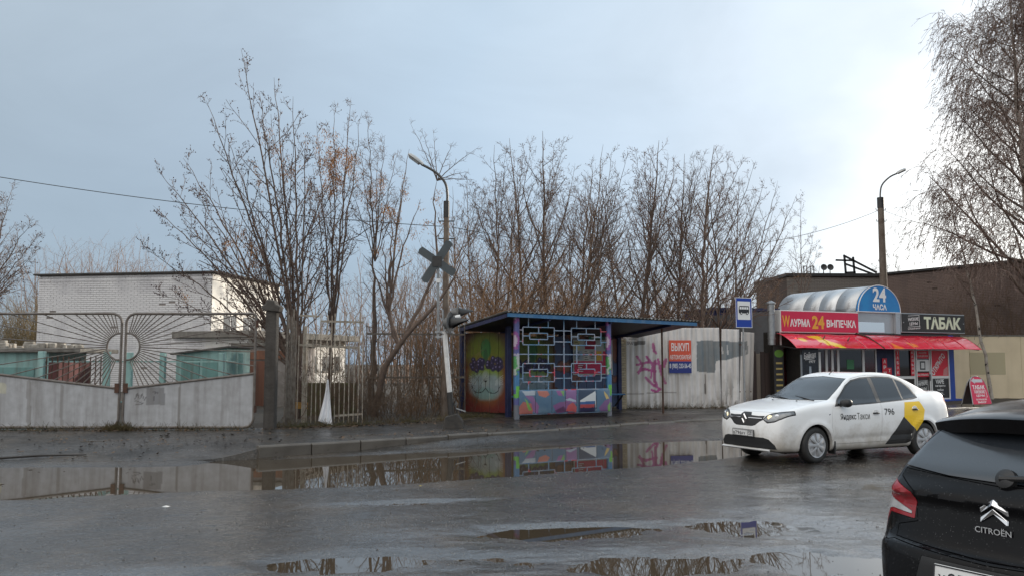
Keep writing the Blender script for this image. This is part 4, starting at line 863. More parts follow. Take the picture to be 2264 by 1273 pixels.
    MB().tube([(arch(math.pi * i / 30)[0], -.1, arch(math.pi * i / 30)[1]) for i in range(31)], .018, 6).build('arch_trim', m_frame, sgn); MB().box(cx - a, cx + a, -.12, .0, z0 - .03, z0).build('arch_trim', m_frame, sgn)
    text('lettering', '24', .68, .52, m_letter_white, sgn, (4.80, -.102, 3.93), bold=.03); text('lettering', 'ЧАСА', .70, .22, m_letter_white, sgn, (4.80, -.102, 3.63), bold=.035)
    # awning of bent red sheets
    def awn_paint(u, v):
        p = Paint(u, v, S(220, 30, 58)); n = fbm(u, v, .35, 5) - .47
        p.put(inpoly(u + n * .3, v + n * .3, [(1.0, .75), (1.5, .7), (1.9, .35), (2.3, .1), (2.5, -.1), (1.9, .0), (1.5, .3)]), S(240, 196, 40)); p.soft(ell(u, v, .62, .48, .16, .1) + n, S(240, 200, 50)); p.put(inpoly(u + n * .2, v + n * .2, [(4.6, .02), (4.75, .42), (5.1, .1), (5.3, -.1)]), S(236, 120, 40)); p.put(inpoly(u + n * .2, v + n * .2, [(5.6, .08), (5.5, .44), (5.9, .4), (5.95, .1)]), S(236, 120, 40)); p.soft(ell(u, v, 2.6, .25, .5, .2) + n, S(200, 60, 40), .5)
        return p.c
    cuts = [-.14, 1.5, 3.1, 4.35, 5.6, 6.5, 7.3, 8.2, 9.1]
    m_awn = M('awning_red', (.5, .05, .08), .16, attr='paint', spec=.7, coat=.6, bump=(3, .1))
    prof = [(0.0, 2.71), (-.18, 2.68), (-.36, 2.62), (-.55, 2.52), (-.72, 2.41), (-.88, 2.29), (-1.0, 2.18)]
    for k in range(len(cuts) - 1):
        a_, b_ = cuts[k] + .004, cuts[k + 1] - .004; nx = max(2, int((b_ - a_) / .05)); yy = [np.interp(t, np.linspace(0, 1, 7), [q[0] for q in prof]) for t in np.linspace(0, 1, 22)]; zz = [np.interp(t, np.linspace(0, 1, 7), [q[1] for q in prof]) for t in np.linspace(0, 1, 22)]
        U, T = np.meshgrid(np.linspace(a_, b_, nx), np.arange(22), indexing='ij'); Yv = np.array(yy)[T]; Zv = np.array(zz)[T] + .02 * (fbm(U, Yv, .7, 33 + k) - .5) + .006 * np.sin(U * 4)
        me = grid_mesh('awning_sheet', U, Yv, Zv); c = awn_paint(U.ravel() + .14, (1 - T.ravel() / 21) * 1.15)
        ca = me.color_attributes.new('paint', 'FLOAT_COLOR', 'POINT'); ca.data.foreach_set('color', np.concatenate([c, np.ones((len(c), 1))], 1).astype(np.float32).ravel())
        o = link('awning_sheet', me, m_awn, root); md = o.modifiers.new('thickness', 'SOLIDIFY'); md.thickness = .006
    for x in (-.1, 3.1, 6.2, 9.0): MB().bar((x, -.95, 2.16), (x, 0, 2.3), .03, .03).build('awning_strut', m_dark, root)
    MB().tube([(3.55, -.1, 2.76), (3.75, -.5, 2.6), (3.95, -1.0, 2.2)], .03, 6).build('bent_bar', m_rust, root); MB().bar((1.2, -.85, 2.5), (1.45, -.7, 2.62), .03, .03).build('torn_bracket', m_rust, root); MB().bar((2.35, -.85, 2.45), (2.6, -.7, 2.58), .03, .03).build('torn_bracket', m_rust, root)
    # glazing: frames, panes
    def window(a, b, z0, z1, pane=m_pane, y=.0, fw=.05, nm='window'):
        w = MB()
        w.box(a, b, y - .03, y + .03, z0, z0 + fw); w.box(a, b, y - .03, y + .03, z1 - fw, z1); w.box(a, a + fw, y - .03, y + .03, z0 + fw, z1 - fw); w.box(b - fw, b, y - .03, y + .03, z0 + fw, z1 - fw)
        o = w.build(nm, m_frame, root); MB().box(a + fw, b - fw, y - .004, y + .004, z0 + fw, z1 - fw).build('pane', pane, o); return o
    m_pr = M('pane_reddish', S(70, 22, 28), .06, spec=.6, var=(S(24, 16, 20), 2.2, .9))
    for (a, b) in ((1.25, 2.16), (2.16, 2.44), (2.44, 2.72), (2.72, 3.96), (3.96, 4.62)):
        window(a, b, .95, 2.2, m_pr if a < 2.5 or a > 3.9 else m_pane); window(a, b, .28, .95, m_frame)
    MB().box(1.3, 3.9, -.22, -.03, .95, 1.0).build('counter', m_frame, root)
    MB().box(3.15, 3.5, -.012, -.006, 1.45, 1.8).build('green_poster', M('poster_green', S(60, 120, 80), .5), root)
    MB().box(4.62, 5.55, -.01, .03, .28, 2.2).build('door', m_navy, root)
    def banner(x, z0, z1, s, w=.2):
        b = MB().box(x - w / 2, x + w / 2, -.05, -.04, z0, z1).build('red_banner', m_redb, root); hgt = (z1 - z0) / len(s) * .96
        for k, ch in enumerate(s): text('lettering', ch, w * .55, hgt * .62, m_letter_white, b, (x, -.052, z1 - (k + .85) * hgt), bold=.02)
    banner(5.0, .5, 1.85, 'АРМЯНЕ', .24); banner(5.24, .5, 1.5, 'ТАБАК', .22)
    window(5.55, 6.62, 1.13, 2.2); window(5.55, 6.62, .28, 1.13); banner(5.68, 1.2, 2.15, 'ТАБАК', .18); banner(6.46, 1.2, 2.15, 'КАЛЬЯН', .18)
    for k in range(3): MB().box(5.85, 6.3, .1, .3, 1.25 + k * .3, 1.27 + k * .3).build('shelf', m_frame, root)
    d = window(6.68, 7.44, .28, 2.2, m_pr, nm='door'); MB().box(6.73, 7.39, -.012, -.006, 1.15, 1.3).build('door_poster', m_redb, d); text('lettering', 'МЫ ОТКРЫЛИСЬ', .56, .07, m_letter_white, d, (7.06, -.014, 1.19), bold=.01)
    MB().box(6.73, 7.39, -.012, -.006, 1.85, 2.14).build('door_poster', m_redb, d); text('lettering', 'С 6.00 ДО 23.00', .56, .08, m_letter_white, d, (7.06, -.014, 1.9), bold=.01); text('lettering', 'РАБОТАЕМ', .4, .06, m_letter_white, d, (7.06, -.014, 2.03))
    MB().box(6.73, 7.39, -.012, -.006, 1.36, 1.8).build('paper_notice', m_frame, d); MB().box(6.9, 7.18, -.018, -.013, 1.42, 1.74).build('paper_notice', m_bk, d); MB().box(6.95, 7.13, -.022, -.019, 1.47, 1.69).build('paper_notice', m_frame, d)
    MB().box(6.73, 7.39, -.012, -.006, .36, 1.05).build('black_poster', m_bk, d); text('lettering', 'НИЗКИЕ', .48, .15, m_letter_white, d, (7.02, -.014, .82), (0, R(-8), 0), bold=.015); text('lettering', 'ЦЕНЫ', .4, .15, m_letter_white, d, (7.02, -.014, .6), (0, R(-8), 0), bold=.015)
    MB().bar((6.78, -.014, .98), (7.28, -.014, 1.02), .012, .01, (0, 1, 0)).build('rule', m_letter_white, d); MB().bar((7.28, -.014, 1.02), (7.3, -.014, .6), .012, .01, (0, 1, 0)).build('rule', m_letter_white, d)
    MB().box(7.34, 7.37, -.1, -.03, 1.0, 1.25).build('handle', m_galv, d)
    w = window(7.48, 8.5, 1.13, 2.2, m_redb); text('lettering', 'ОТКРЫТО', 1.0, .24, m_letter_white, w, (7.98, -.008, 1.55), (0, R(-48), 0), bold=.03); MB().prism([(8.15, 1.2), (8.42, 1.2), (8.42, 1.55), (8.2, 1.42)], -.008, -.005).build('poster_figure', M('poster_pink', S(200, 130, 130), .5), w)
    w = window(7.48, 8.5, .28, 1.13, m_bk); text('lettering', 'VAPE', .46, .17, m_letter_white, w, (7.95, -.008, .88), bold=.02)
    for (t, z, ww) in (('сигареты', .74, .56), ('табак', .6, .36), ('кальян...', .46, .4)): text('lettering', t, ww, .09, m_letter_white, w, (7.97, -.008, z), bold=.01)
    root2 = thing('drinks_fridge', 'tall black drinks fridge with a bottle picture, beside the kiosk window', 'fridge', (9.95, 29.75, .16), 25)
    MB().box(0, .84, 0, .7, .08, 2.02).build('cabinet', m_bk, root2, bevel=.015); MB().box(.86, .98, .05, .65, .05, 1.9).build('side_strip', m_frame, root2); MB().box(-.02, .06, -.02, 0, .1, 1.8).build('side_strip', m_galv, root2)
    MB().box(.06, .8, -.012, 0, .3, 1.98).build('door', M('fridge_print', S(26, 28, 34), .25, var=(S(44, 50, 62), 6, .6)), root2)
    text('lettering', 'Байкал', .56, .22, m_letter_white, root2, (.43, -.013, 1.68), (0, R(-6), 0), shear=.3, bold=.02); text('lettering', '1977', .28, .09, m_letter_white, root2, (.52, -.013, 1.52), bold=.01); MB().bar((.2, -.016, 1.63), (.62, -.016, 1.67), .02, .008, (0, 1, 0)).build('underline', m_letter_white, root2)
    bt = [(0, 0), (.11, 0), (.125, .05), (.125, .38), (.1, .5), (.05, .62), (.045, .86), (.05, .88), (0, .88)]
    def bottle(z0, z1, mat, nm):
        q = [(np.interp(z, [0, .05, .38, .5, .62, .86, .88], [.11, .125, .125, .1, .05, .045, .05]), z) for z in np.linspace(z0, z1, 10)]; MB().prism([(.42 - r, .52 + z) for r, z in q] + [(.42 + r, .52 + z) for r, z in q[::-1]], -.02, -.013).build(nm, mat, root2)
    bottle(0, .4, M('bottle_red', S(206, 44, 48), .3), 'bottle_print'); bottle(.4, .6, M('bottle_blue', S(60, 100, 190), .3), 'bottle_print'); bottle(.6, .88, M('bottle_grey', S(150, 160, 170), .3), 'bottle_print')
    root3 = thing('menu_board', 'narrow dark menu board with a green oval at the kiosk end', 'menu board', (9.05, 29.85, 0), 25)
    MB().box(-.02, .42, -.05, 0, .3, 2.3).build('board', m_bk, root3, bevel=.01); MB().prism([(.2 + .2 * math.cos(t), 2.0 + .13 * math.sin(t)) for t in [2 * math.pi * k / 20 for k in range(20)]], -.062, -.052).build('oval', M('menu_green', S(90, 130, 50), .5), root3)
    for k in range(7): MB().box(.06, .34, -.058, -.052, .5 + k * .19, .56 + k * .19).build('menu_line', M('menu_yellow', S(170, 150, 90), .6), root3)
    root4 = thing('flue_pipe', 'grey round flue pipe standing at the kiosk corner', 'pipe', (9.02, 29.9, 0))
    MB().tube([(0, 0, 2.3), (0, 0, 3.7)], .13, 14).build('duct', m_galv, root4, smooth=True); MB().lathe([(.0, 0), (.17, 0), (.17, .04), (.02, .12)], 14, Matrix.Translation((0, 0, 3.72))).build('cap', m_galv, root4)
    for z in (2.5, 3.1): MB().lathe([(.14, 0), (.14, .05)], 14, Matrix.Translation((0, 0, z))).build('band', m_galv, root4)
    lampo = MB().lathe([(0, 0), (.035, 0), (.035, .04), (0, .06)], 10, Matrix.Translation((9.75, 29.62, 2.5)) @ Matrix.Rotation(R(90), 4, 'X')).build('red_lamp', M('red_lamp', (.8, .02, .02), .3, emit=((1., .05, .03), 4.))); tag(lampo, 'tiny lit red lamp under the awning corner', 'lamp')
make_kiosk()
def make_aboard():
    root = thing('sandwich_board', 'red arch topped sandwich board with a white arrow on the pavement', 'sandwich board', (16.1, 30.0, .17), 25)
    def leaf(nm, lean, y0, board, face=True):
        w = .42; prof = [(-w - .06, .1), (w + .06, .1), (w - .02, .78)] + [((w - .02) * math.cos(t), .72 + .36 * math.sin(t)) for t in [math.pi * k / 16 for k in range(1, 16)]] + [(-w + .02, .78)]
        o = MB().prism(prof, -.006, .006).build(nm, board, root, loc=(0, y0, 0), rot=(R(lean), 0, 0))
        MB().tube([(p[0], 0, p[1]) for p in prof[1:]] + [(prof[0][0], 0, prof[0][1])], .014, 6).build('rim', m_galv, o)
        for x in (-w - .04, w + .04): MB().tube([(x, 0, .12), (x * 1.04, 0, -.005)], .012, 6).build('foot', m_dark, o)
        return o
    f = leaf('front_leaf', -13, -.24, m_red); leaf('rear_leaf', 13, .24, m_bk)
    MB().prism([(-.3, .92), (-.13, 1.02), (-.13, .97), (.27, .97), (.27, .86), (-.13, .86), (-.13, .81)], -.012, -.007).build('arrow', M('arrow_grey', S(190, 192, 196), .5), f)
    for (t, z, w, h) in (('ТАБАК', .62, .62, .14), ('НИЗКИЕ', .47, .52, .10), ('ЦЕНЫ', .345, .42, .09), ('БОЛЬШОЙ', .235, .52, .07), ('ВЫБОР', .135, .42, .07)): text('lettering', t, w, h, m_letter_white, f, (0, -.008, z), bold=.025 if z > .6 else .012)
    for (a, c) in (((-.28, .59), (.32, .59)), ((.32, .59), (.32, .34)), ((.32, .34), (.24, .34))): MB().bar((a[0], -.01, a[1]), (c[0], -.01, c[1]), .01, .008, (0, 1, 0)).build('rule', m_letter_white, f)
make_aboard()
def make_neighbours():
    root = thing('cream_wall', 'cream rendered boundary wall behind the sandwich board', 'wall', (16.6, 35.3, 0), 3)
    wp = M('cream_render', S(228, 212, 182), .85, var=(S(208, 192, 162), .8, .7), spots=(S(130, 118, 98), 1.8, .72), streak=(S(170, 154, 124), 1.5, .3), bump=(30, .2))
    for k in range(4): MB().box(k * 2.2, k * 2.2 + 2.19, 0, .2, .05, 2.76).build('panel', wp, root, bevel=.006, seg=1)
    MB().box(0, 8.8, -.02, .22, 2.76, 2.82).build('coping', m_conc, root)
    MB().box(2.2, 3.7, -.008, -.002, 1.2, 2.1).build('paint_patch', M('patch_paint', S(186, 176, 146), .9), root)
    MB().box(-.2, -.02, -.1, .1, .1, 2.3).build('drain_post', m_rust, root); MB().tube([(.15, -.06, .15), (.16, -.06, 2.1)], .03, 8).build('conduit', M('yellow_pipe', S(170, 140, 60), .5), root)
    # brown brick building: end wall towards us and a long wall coming forward
    bm_ = M('brown_brick', S(124, 106, 99), .85, var=(S(88, 78, 74), .9, .8), bump=(60, .4), spots=(S(140, 128, 120), 2.6, .70)); mm = M('brown_mortar', S(74, 62, 56), .9, bump=(50, .4))
    root = thing('brick_building', 'dark brown brick building with a flat roof behind the kiosk', 'building', (19.1, 44.4, 0), -58.8); L = 9.6; Hh = 6.28
    MB().box(0, L, .012, 6, -.1, Hh).build('wall', mm, root); brick_wall(root, L, 2.4, Hh - .12, bm_, seed=12, pick=lambda a, z: 4.5 < z < 5.9 and 1.5 < a < 6.8)
    MB().box(-.1, L + .1, -.12, 6, Hh - .1, Hh).build('parapet', m_dark, root)
    root = thing('brick_building', 'grey brick wing with rooftop frames and loudspeakers, far behind the kiosk', 'building', (14.2, 44.2, 0), 2); L = 5.0
    gb = M('grey_brick', S(138, 132, 126), .85, var=(S(88, 78, 72), 1.2, .8), bump=(60, .4))
    MB().box(0, L, .012, 5, -.1, 6.2).build('wall', mm, root); brick_wall(root, L, 4.2, 6.1, gb, seed=14, pick=lambda a, z: z > 5.3)
    MB().box(-.08, L, -.1, 5, 6.1, 6.26).build('parapet', m_dark, root)
    def frame(x, w, h, y=.3):
        o = thing('roof_frame', 'small upright metal frame on the grey brick roof, %s' % ('nearer the roof corner' if x < 1 else 'beside the loudspeakers'), 'frame', (14.2 + x, 44.5, 6.26)); b = MB()
        b.box(0, .04, 0, .04, 0, h); b.box(w - .04, w, 0, .04, 0, h); b.box(.04, w - .04, 0, .04, h - .04, h); b.build('upright', m_dark, o)
    frame(.98, .2, .42); frame(1.32, .22, .42)
    for k, x in enumerate((2.02, 2.36)):
        o = thing('loudspeaker', 'round horn loudspeaker on the roof, %s of the pair' % ('first' if k == 0 else 'second'), 'loudspeaker', (14.2 + x, 44.5, 6.26)); MB().lathe([(.04, -.18), (.06, -.05), (.16, .06), (.17, .08), (.1, .05), (.0, .04)], 18, Matrix.Translation((0, 0, .32)) @ Matrix.Rotation(R(80), 4, 'X')).build('horn', m_dark, o, smooth=True); MB().tube([(0, 0, 0), (0, 0, .3)], .025, 6).build('stem', m_dark, o)
    o = thing('roof_gantry', 'tilted dark metal gantry on the roof beside the lamp pole', 'gantry', (17.4, 44.3, 6.2)); P = lambda *q: q
    for (a, c, nm) in (((-.6, 0, .75), (.3, 0, .72), 'beam'), ((-.1, 0, 0), (-.15, 0, .95), 'post'), ((.35, 0, 0), (.3, 0, .92), 'post'), ((-.2, 0, 1.0), (1.5, 0, .1), 'brace'), ((-.1, 0, .55), (1.5, 0, -.05), 'brace'), ((-.15, 0, .1), (.4, 0, .12), 'beam')): MB().bar(a, c, .09, .09).build(nm, m_dark, o)
    # dark blue container between the white fence and the kiosk
    root = thing('container', 'dark blue metal container behind the white fence', 'container', (7.75, 33.4, 0), 14)
    n = 40; prof = []
    for k in range(n): x = 2.9 * k / n; prof += [(x, 0 if k % 2 else .04), (x + 2.9 / n * .8, 0 if k % 2 else .04)]
    prof += [(2.9, 0), (2.9, 2.4), (0, 2.4)]; MB().prism(prof, .1, 3.72, 'z').build('wall', M('container_blue', S(30, 44, 96), .45, var=(S(22, 30, 64), 2, .6), streak=(S(60, 56, 60), 5, .3)), root); MB().box(-.05, 2.95, -.06, 2.45, 3.72, 3.82).build('roof', m_navy, root)
make_neighbours()
# ------------------------------------------------------------------ trees and undergrowth
def tubes(P, Rd, n):
    """many tapered tubes at once: P (B, m, 3), Rd (B, m)"""
    B, m, _ = P.shape; T = np.gradient(P, axis=1); T /= np.linalg.norm(T, axis=2, keepdims=True) + 1e-9
    ref = np.tile(np.array([.31, .87, .38]), (B, m, 1)); U = np.cross(T, ref); U /= np.linalg.norm(U, axis=2, keepdims=True) + 1e-9; W = np.cross(T, U)
    a = np.arange(n) * 2 * np.pi / n
    V = P[:, :, None, :] + Rd[:, :, None, None] * (U[:, :, None, :] * np.cos(a)[None, None, :, None] + W[:, :, None, :] * np.sin(a)[None, None, :, None])
    b = (np.arange(B) * m * n)[:, None, None]; i = (np.arange(m - 1) * n)[None, :, None]; k = np.arange(n)[None, None, :]; k2 = (k + 1) % n
    F = np.stack([b + i + k, b + i + k2, b + i + n + k2, b + i + n + k], -1).reshape(-1, 4)
    return V.reshape(-1, 3), F
def join(parts):
    V = []; F = []; o = 0
    for v, f in parts: V.append(v); F.append(f + o); o += len(v)
    return np.concatenate(V), np.concatenate(F)
def curve_branches(start, d, L, m, wig, grav, r):
    B = len(start); P = np.zeros((B, m, 3)); P[:, 0] = start; d = d / (np.linalg.norm(d, axis=1, keepdims=True) + 1e-9)
    g = np.asarray(grav).reshape(-1, 1) if np.ndim(grav) else grav
    for k in range(1, m):
        d = d + r.normal(0, wig, (B, 3)); d[:, 2:3] += g; d /= np.linalg.norm(d, axis=1, keepdims=True); P[:, k] = P[:, k - 1] + d * (L / (m - 1))[:, None]
    return P
def children(P, Rd, Ls, per, t0, t1, ang, ratio, r, taper=.55, flat=None):
    B, m, _ = P.shape; n = B * per; idx = np.repeat(np.arange(B), per)
    t = np.tile((np.arange(per) + .5) / per, B) * (t1 - t0) + t0 + r.uniform(-.5, .5, n) * (t1 - t0) / per; t = np.clip(t, .02, .98)
    x = t * (m - 1); i = np.minimum(x.astype(int), m - 2); fr = (x - i)[:, None]
    s = P[idx, i] * (1 - fr) + P[idx, i + 1] * fr; tan = P[idx, i + 1] - P[idx, i]; tan /= np.linalg.norm(tan, axis=1, keepdims=True) + 1e-9
    az = np.tile(np.arange(per) * 2.4, B) + r.uniform(0, 6.28, B)[idx] + r.normal(0, .5, n)
    ref = np.tile(np.array([.2, .9, .1]), (n, 1)); u = np.cross(tan, ref); u /= np.linalg.norm(u, axis=1, keepdims=True) + 1e-9; w = np.cross(tan, u)
    a = np.radians(ang + r.normal(0, ang * .18, n))[:, None]
    d = tan * np.cos(a) + (u * np.cos(az)[:, None] + w * np.sin(az)[:, None]) * np.sin(a)
    L = Ls[idx] * ratio * (1 - taper * t) * r.uniform(.65, 1.2, n)
    rr = (Rd[idx, i] * (1 - fr[:, 0]) + Rd[idx, i + 1] * fr[:, 0])
    return s, d, L, rr, idx
def taper(r0, m, r1=.25): return r0[:, None] * np.linspace(1, r1, m)[None, :]
m_bark = M('bark_brown', S(104, 88, 78), .85, var=(S(70, 58, 52), 6, .7), bump=(30, .5))
m_twig = M('twig_brown', S(116, 96, 84), .8, var=(S(84, 68, 60), 3, .6))
m_twig_red = M('twig_reddish', S(126, 94, 80), .8, var=(S(92, 70, 62), 3, .6))
m_bud = M('bud_dark', S(62, 40, 42), .7); m_seed = M('dry_seed', S(176, 128, 78), .75, var=(S(136, 92, 56), 8, .6))
def at(px, py, d):
    """point of the place seen at a photograph pixel at depth d"""
    p = math.atan(163.5 / FPX); c, s = math.cos(p), math.sin(p); u = (px - 1132) / FPX; v = (636.5 - py) / FPX; Y = c - v * s; t = d / Y
    return np.array([u * t, d, 1.7 + (s + v * c) * t])
def bezier(a, b, c, m):
    t = np.linspace(0, 1, m)[:, None]; return (1 - t) ** 2 * a + 2 * t * (1 - t) * b + t ** 2 * c
def tree(name, label, base, stems, seed, spec, buds=0, seeds=0, mat=m_bark, tmat=m_twig, group=None, cat='tree', budsize=.018, jitter=.6, seedspots=None, lr=.03):
    """stems: list of (points, radius) main limbs given as polylines; spec: levels (per, t0, t1, angle, ratio, points, wiggle, gravity)"""
    r = np.random.default_rng(seed); base = np.array(base, float); root = thing(name, label, cat, tuple(base), 0, group)
    m0 = 16; P = []; R0 = []
    for pts, rad in stems:
        pts = [np.array(q, float) for q in pts]; cum = np.concatenate([[0], np.cumsum([np.linalg.norm(b - a) for a, b in zip(pts[:-1], pts[1:])])]); t = np.linspace(0, cum[-1], m0)
        q = np.stack([np.interp(t, cum, [p[k] for p in pts]) for k in range(3)], 1)
        for _ in range(2): q[1:-1] = (q[:-2] + 2 * q[1:-1] + q[2:]) / 4
        q[1:-1] += r.normal(0, .022, (m0 - 2, 3)) * min(1, cum[-1] / 4); P.append(q); R0.append(rad)
    P = np.array(P) - base; R0 = np.array(R0); Rd = R0[:, None] * (np.linspace(1, 0, m0)[None, :] ** .8 * .93 + .07); Ls = np.linalg.norm(np.diff(P, axis=1), axis=2).sum(1)
    thick = [tubes(P, Rd, 7)]; thin = []; ends = []
    for lv, (per, t0, t1, ang, ratio, m, wig, grav) in enumerate(spec):
        s, d, L, rr, idx = children(P, Rd, Ls, per, t0, t1, ang, ratio, r, taper=.86 if lv == 0 else .6)
        L = np.maximum(L, .12); rad = np.minimum(rr * .62, .006 + L * .0105) if lv == 0 else np.minimum(rr * .7, .0035 + L * .0075)
        P = curve_branches(s, d, L, m, wig, grav, r); Rd = taper(np.maximum(rad, .0042), m, .45); Ls = L
        (thick if lv == 0 else thin).append(tubes(P, Rd, 4 if lv == 0 else 3)); ends.append(P)
    link('trunk', mesh_np('trunk', *join(thick), smooth=True), mat, root)
    if thin: link('crown', mesh_np('crown', *join(thin)), tmat, root)
    if buds:
        Q = np.concatenate([e.reshape(-1, e.shape[1], 3)[:, 1:].reshape(-1, 3) for e in ends[-2:]]); Q = Q[r.choice(len(Q), min(buds, len(Q)), False)] + r.normal(0, .006, (min(buds, len(Q)), 3))
        o = np.array([(1, 0, 0), (-.5, .87, 0), (-.5, -.87, 0), (0, 0, 1.2), (0, 0, -1.0)]); sc = r.uniform(.5, 1.25, len(Q))[:, None, None] * budsize
        V = (Q[:, None, :] + o[None] * sc).reshape(-1, 3); f = np.array([(0, 1, 3), (1, 2, 3), (2, 0, 3), (1, 0, 4), (2, 1, 4), (0, 2, 4)]); F = (f[None] + (np.arange(len(Q)) * 5)[:, None, None]).reshape(-1, 3)
        tag(link('buds', mesh_np('buds', V, F), m_bud, root), kind='stuff')
    if seeds:
        Q = ends[-1][:, -1]; cand = Q
        if seedspots is not None: # bunches near the given places
            C_ = np.array(seedspots) - base; dd = np.min(np.linalg.norm(Q[:, None, :] - C_[None, :, :], axis=2), axis=1); cand = Q[np.argsort(dd)[:seeds * 2]]
        c = cand[r.choice(len(cand), min(seeds, len(cand)), False)]; k = 16; n = len(c) * k
        cc = np.repeat(c, k, 0) + r.normal(0, 1, (n, 3)) * (.055, .055, .09) - (0, 0, .08); a = r.uniform(0, 6.28, n); w = .011; h = r.uniform(.03, .055, n)
        dx = np.stack([np.cos(a) * w, np.sin(a) * w, 0 * a], 1); dz = np.stack([r.normal(0, .01, n), r.normal(0, .01, n), -h], 1)
        V = np.stack([cc - dx * .4, cc + dx * .4, cc + dz + dx, cc + dz - dx], 1).reshape(-1, 3); F = np.arange(n * 4).reshape(-1, 4)
        tag(link('seed_bunches', mesh_np('seed_bunches', V, F), m_seed, root), kind='stuff')
    return root
def fan(d, base, tips, fork=None, r0=.06, r=None, bend=.35, dj=1.2, seed=0):
    """limbs from a base (or a fork above it) to the pixels where their tips show"""
    q = np.random.default_rng(seed); out = []
    for (px, py) in tips:
        t = at(px, py, d + q.uniform(-dj, dj)); s = np.array(fork if fork is not None else base, float); L = np.linalg.norm(t - s)
        c = s + (t - s) * .45; c[2] += bend * .25 * abs(t[0] - s[0]); c[0] -= bend * .12 * (t[0] - s[0])
        cv = bezier(s, c, t, 9); out.append(([p for p in cv], (r or r0) * np.clip(L / 6.5, .45, 1.2)))
    if fork is not None:
        b = np.array(base, float); f = np.array(fork, float); out.insert(0, ([b, b * .6 + f * .4 + (.03, 0, 0), f, f + (t - f) * .15], r0 * 1.7))
    return out
def leader(d, base, tips, r0=.08, rl=.034, dj=1.6, seed=0):
    """one main stem to the highest tip, limbs leaving it at their own heights"""
    q = np.random.default_rng(seed); T = sorted((at(px, py, d + q.uniform(-dj, dj)) for px, py in tips), key=lambda t: -t[2]); b = np.array(base, float); top = T[0]
    c = b + (top - b) * .5; c[0] += q.uniform(-.5, .5); L0 = bezier(b, c, top, 14); out = [([p for p in L0], r0)]
    for t in T[1:]:
        zs = np.clip(t[2] - 1.1 * abs(t[0] - b[0]) - q.uniform(1.2, 3.2), 1.6, top[2] * .72); k = min(range(14), key=lambda i: abs(L0[i][2] - zs)); s = L0[k]; m = s + (t - s) * .5; m[0] += (t[0] - s[0]) * .16; m[2] -= abs(t[0] - s[0]) * .12
        out.append(([p for p in bezier(s, m, t, 9)], rl * np.clip(np.linalg.norm(t - s) / 5, .5, 1.25)))
    return out
MAPLE = [(15, .14, .97, 38, .38, 7, .08, .06), (6, .12, .95, 40, .36, 4, .11, .07), (2, .2, .9, 40, .40, 3, .1, .06)]
SPARSE = [(11, .2, .97, 44, .30, 6, .11, .05), (6, .15, .98, 48, .42, 4, .15, .03), (3, .2, 1., 45, .5, 3, .15, .0)]
ROW = [(13, .12, .97, 42, .38, 7, .08, .055), (5, .12, .96, 42, .40, 4, .12, .05), (2, .2, .9, 40, .42, 3, .1, .06)]
g = .2
